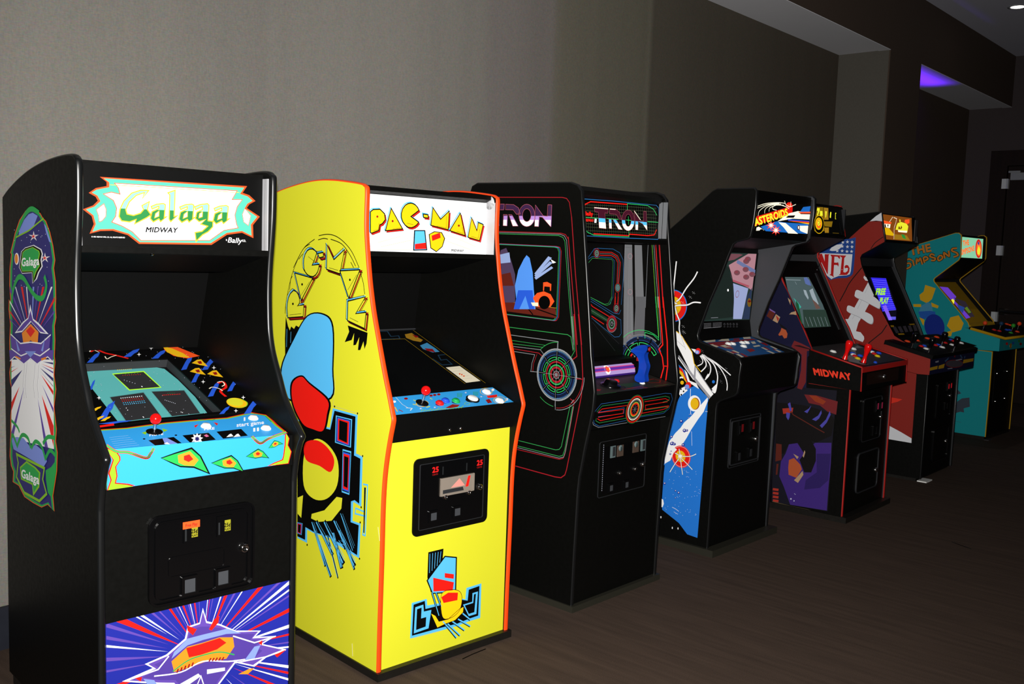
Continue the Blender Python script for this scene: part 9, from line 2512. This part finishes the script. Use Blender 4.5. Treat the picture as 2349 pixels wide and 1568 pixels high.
# ------------------------------------------------ the two cabinets with boxy control panels
def boxpanel(c,front_m,side_m,prof,key=True,trim=None):
    """wide control panel box standing proud of the cabinet sides"""
    d=BOX[c.k]; mb=MB(); mb.extr(prof,-d,c.w+(d if c.k!='S' else .27),side_m)
    if c.k+'.boxs' in ART: art(mb,c.k+'.boxs',(-d,0,0),(0,1,0),(0,0,1),(-1,0,0))
    for n in('cpt','cpf'):
        O,U,V,N,L=c.plane(n); art(mb,c.k+'.'+n,O,U,V,N,.0006)
    return mb.build('control_panel',c.root)
def cab_red():
    c=Cab('M','arcade_cabinet','black arcade cabinet with thin red edging and big red letters on its panel box','bodyblk','redtm')
    c.inner='dgry'; w=c.w; c.sides(); c.base(.034,-.02,.88,'kick',.015)
    c.solid('top_panel',[(.42,1.876),(.84,1.818),(.85,1.8),(.42,1.855)],TH,w-TH,'bodyblk')
    c.solid('back_panel',[(.84,.03),(.855,.03),(.855,1.8),(.84,1.8)],TH,w-TH,'bodyblk')
    c.board('marquee','marq','blk',.008,s0=-.01,s1=.19)
    mb=MB(); mb.box((w-TH-.02,.362,1.69),(w-TH,.372,1.70),'dgry'); mb.box((w-TH-.012,.366,1.69),(w-TH,.392,1.86),'dgry'); mb.build('marquee_channel',c.root)
    c.solid('speaker_panel',[(.366,1.69),(.366,1.672),(.56,1.565),(.57,1.58)],TH,w-TH,'blk2')
    c.board('monitor_bezel','bezel','blk2',.01)
    O,U,V,N,L=c.plane('bezel'); mb=MB()
    mb.prism([O+U*(w-.12)+V*.10+N*.0,O+U*(w-.095)+V*.10,O+U*(w-.095)+V*.5,O+U*(w-.12)+V*.5],N*.006,'dgry'); mb.tube([O+U*(w-.09)+V*.52+N*.012,O+U*(w-.025)+V*.56+N*.02],.003,'alu2',6); mb.build('bezel_strip',c.root)
    cp=boxpanel(c,'bodyblk','bodyblk',[(-.07,.925),(.25,1.0),(.25,.80),(-.072,.787)])
    d=BOX['M']
    for u in(-d,w+d):
        mb=MB(); mb.tube([(u,-.074,.787),(u,-.074,.926),(u,.24,1.0)],.0055,'redtm',8); mb.build('panel_trim',cp)
    mb=MB(); mb.box((-d,-.078,.895),(w+d,-.068,.925),'redtm'); mb.build('panel_trim',cp)
    for n,m,r in(('M_w1','btnwhite',.016),('M_w2','btnwhite',.017),('M_b1','btnblue',.014),('M_b2','btnwhite',.014),('M_b3','btnred',.014),('M_b4','btnyel',.014),('M_b5','btnblue',.014),('M_c1','btnblue',.014),('M_c2','btnwhite',.014),('M_c3','btnred',.014),('M_c4','btnyel',.014),('M_c5','btnblue',.014),('M_s','btnblue',.009)): c.button('cpt',*P_(n),m,r)
    bat=[(.017,0),(.013,.02),(.010,.04),(.013,.06),(.018,.078),(.0215,.095),(.021,.107),(.015,.116),(0,.119)]
    c.stick('cpt',*P_('M_j1'),'redball',h=.1,kind=bat); c.stick('cpt',*P_('M_j2'),'redball',h=.1,kind=bat)
    c.lock('cpf',*P_('M_lock0'),cp,.013)
    c.board('front_panel','front','bodyblk',.016)
    u0,s1=P_('M_cd_tl'); u1=.52
    mb=MB(); c.plate('front',rrect(u0,u1+.02,.40,s1,.03),0,.004,'bodyblk',mb=mb); rim(c,'front',u0,u1+.02,.40,s1,.03,.005,.002,.010,'blackplastic',mb); rim(c,'front',u0+.012,u1+.012,.41,s1-.014,.024,.004,.003,.008,'dgry',mb); cd=mb.build('coin_door',c.root)
    for n in('M_cd_c1','M_cd_c2'): coin_slot(c,'front',P_(n)[0],P_(n)[1],cd,.042,.07,'dred3*',.012)
    coin_return(c,'front',*P_('M_cd_r'),cd,.07,.065,'blk2'); c.lock('front',*P_('M_cd_lock'),cd,.0115)
    mb=MB(); a=P_('M_cd_ctl'); b=P_('M_cd_cbl'); rim(c,'front',a[0],.535,b[1],a[1],.03,.006,0,.010,'dgry',mb); c.plate('front',rrect(a[0]+.006,.529,b[1]+.006,a[1]-.006,.024),0,.004,'bodyblk',mb=mb); cb=mb.build('cash_door',c.root); c.lock('front',*P_('M_cd_clock'),cb,.0125)
C['dred3']='8a1c3c'; EM['dred3*']=.45
cab_red()
def cab_ball():
    c=Cab('N','arcade_cabinet','arcade cabinet printed as a brown leather ball with white laces and shield','bodyblk','tmblk')
    c.inner='dgry'; w=c.w; c.sides(); c.base(.021,.03,.84)
    c.solid('top_panel',[(.43,1.877),(.67,1.849),(.85,1.825),(.85,1.81),(.43,1.86)],TH,w-TH,'bodyblk')
    c.solid('back_panel',[(.84,.03),(.855,.03),(.855,1.82),(.84,1.82)],TH,w-TH,'bodyblk')
    c.board('marquee','marq','blk',.008,s0=-.01,s1=.18)
    c.solid('speaker_panel',[(.366,1.69),(.366,1.675),(.55,1.56),(.56,1.575)],TH,w-TH,'blk2')
    mb=MB(); mb.box((w-TH-.05,.372,1.70),(w-TH,.379,1.86),'gry3'); mb.build('marquee_channel',c.root)
    c.solid('upper_card',[(.555,1.57),(.575,1.55),(.55,1.50),(.535,1.50)],TH,w-TH,'dgry')
    c.board('monitor_bezel','bezel','blk2',.01)
    d=BOX['N']
    cp=boxpanel(c,'blk','bodyblk',[(-.062,.9),(.255,.98),(.255,.80),(-.062,.775)])
    mb=MB(); O,U,V,N,L=c.plane('cpt'); mb.prism([O+U*(-d-.02)-V*.012,O+U*(w+d+.02)-V*.012,O+U*(w+d+.02)+V*L,O+U*(-d-.02)+V*L],-N*.028,'blk2'); art(mb,'N.cpt',O,U,V,N,.0006); mb.build('panel_top',cp)
    for n,m in(('o1','btnora'),('o2','btnora'),('o3','btnora'),('o4','btnora'),('r1','btnred'),('u1','btnblue'),('w1','btnwhite'),('r2','btnred'),('u2','btnblue'),('w2','btnwhite'),('r3','btnred'),('w3','btnwhite'),('u4','btnblue'),('r4','btnred'),('w4','btnwhite')):
        a,b=P_('N_'+n); c.button('cpt',min(a,w+d-.01),b,m,.0165 if m in('btnora','btnwhite') else .014)
    blk=[(.010,.035),(.012,.05),(.018,.07),(.022,.085),(.021,.1),(.013,.108),(0,.11)]
    for n in('j1','j2','j3','j4'): c.stick('cpt',*P_('N_'+n),'blackplastic',h=.1,kind=blk)
    c.board('front_panel','front','bodyblk',.016)
    u0,s1=P_('N_cd_tl')
    mb=MB(); c.plate('front',rrect(u0,.56,.39,s1,.02),0,.004,'bodyblk',mb=mb); rim(c,'front',u0,.56,.39,s1,.02,.004,.002,.007,'blackplastic',mb); cd=mb.build('coin_door',c.root)
    for n in('N_cd_c1','N_cd_c2'): coin_slot(c,'front',P_(n)[0],P_(n)[1],cd,.04,.065,'dred4*',.012)
    coin_return(c,'front',*P_('N_cd_r'),cd,.065,.06,'blk2'); c.lock('front',*P_('N_cd_lock'),cd,.0115)
    mb=MB(); a=P_('N_cd_ctl'); rim(c,'front',a[0],.56,.08,a[1],.03,.006,0,.010,'blackplastic',mb); c.plate('front',rrect(a[0]+.006,.554,.086,a[1]-.006,.024),0,.004,'bodyblk',mb=mb); cb=mb.build('cash_door',c.root); c.lock('front',*P_('N_cd_clock'),cb,.0125)
    mb=MB(); mb.box((.0,-.045,0),(.12,.02,.008),'btnwhite'); mb.build('floor_shim',c.root)
C['dred4']='c01420'; EM['dred4*']=.5
cab_ball()
def cab_teal():
    c=Cab('S','arcade_cabinet','teal arcade cabinet with yellow edging and orange hand-drawn lettering, last in the row','teal','yeltm')
    w=c.w; c.sides(); c.base(.031,.01,.78)
    c.solid('top_panel',[(.39,1.806),(.722,1.696),(.79,1.675),(.79,1.66),(.39,1.79)],TH,w-TH,'bodyblk')
    c.solid('back_panel',[(.78,.03),(.795,.03),(.795,1.675),(.78,1.675)],TH,w-TH,'bodyblk')
    c.board('marquee','marq','blk',.008,s0=-.01,s1=.215)
    c.solid('speaker_panel',[(.334,1.60),(.337,1.58),(.56,1.40),(.575,1.41)],TH,w-TH,'blk2')
    c.board('monitor_bezel','bezel','yelin',.01)
    c.solid('lower_bezel',[(.19,.985),(.25,1.0),(.24,1.02),(.215,1.01)],TH,w-TH,'yelin')
    d=BOX['S']
    cp=boxpanel(c,'teal','teal',[(-.096,.915),(.16,.98),(.2,.985),(.2,.80),(-.096,.807)])
    O,U,V,N,L=c.plane('cpt'); mb=MB(); mb.prism([O+U*(-d-.006)-V*.0,O+U*(w+.275)-V*.0,O+U*(w+.275)+V*L,O+U*(-d-.006)+V*L],-N*.022,'blk2'); mb.build('panel_top',cp)
    mb=MB(); z=-N*.011
    mb.tube([O+U*(-d-.008)+V*(L-.015)+z,O+U*(-d-.008)-V*.002+z,O+U*(w+.277)-V*.002+z],.012,'yeltm',10); mb.build('panel_trim',cp)
    for n,b in(('jr','btnora'),('jb','btnblue2'),('jg','btngrn2'),('jo','btnora')): c.stick('cpt',*P_('S_'+n),b,.0185,.055)
    for n,m in(('r1','btnred'),('r2','btnred'),('r3','btnora'),('r4','btnora'),('u1','btnblue'),('u2','btnblue'),('g1','btngrn2'),('o1','btnora')):
        c.button('cpt',*P_('S_'+n),m,.0155)
    c.board('front_panel','front','bodyblk',.016)
    mb=MB(); c.plate('front',rrect(.13,.5,.28,.60,.01),0,.004,'bodyblk',mb=mb); cd=mb.build('coin_door',c.root)
    for n in('S_b1','S_b2','S_b3','S_b4'): c.lock('front',*P_(n),cd,.0085,'bolt')
    mb=MB(); mb.box((.0,-.03,0),(.10,.02,.006),'gry3'); mb.build('floor_shim',c.root)
C['btnblue2']='123a5c'; C['btngrn2']='2f9a2c'
cab_teal()

# two stray threads on the carpet
def thread(pts,label):
    mb=MB(); mb.tube([(x,y,.0016) for x,y in pts],.0016,'dblk',6); o=mb.build('thread'); tag(o,label,'thread')
thread([(2.501,2.415),(2.56,2.419),(2.63,2.418)],'short dark thread lying on the carpet at the foot of the yellow cabinet')
thread([(5.551,1.626),(5.524,1.567),(5.496,1.508)],'short dark thread lying alone on the open carpet, lower right')
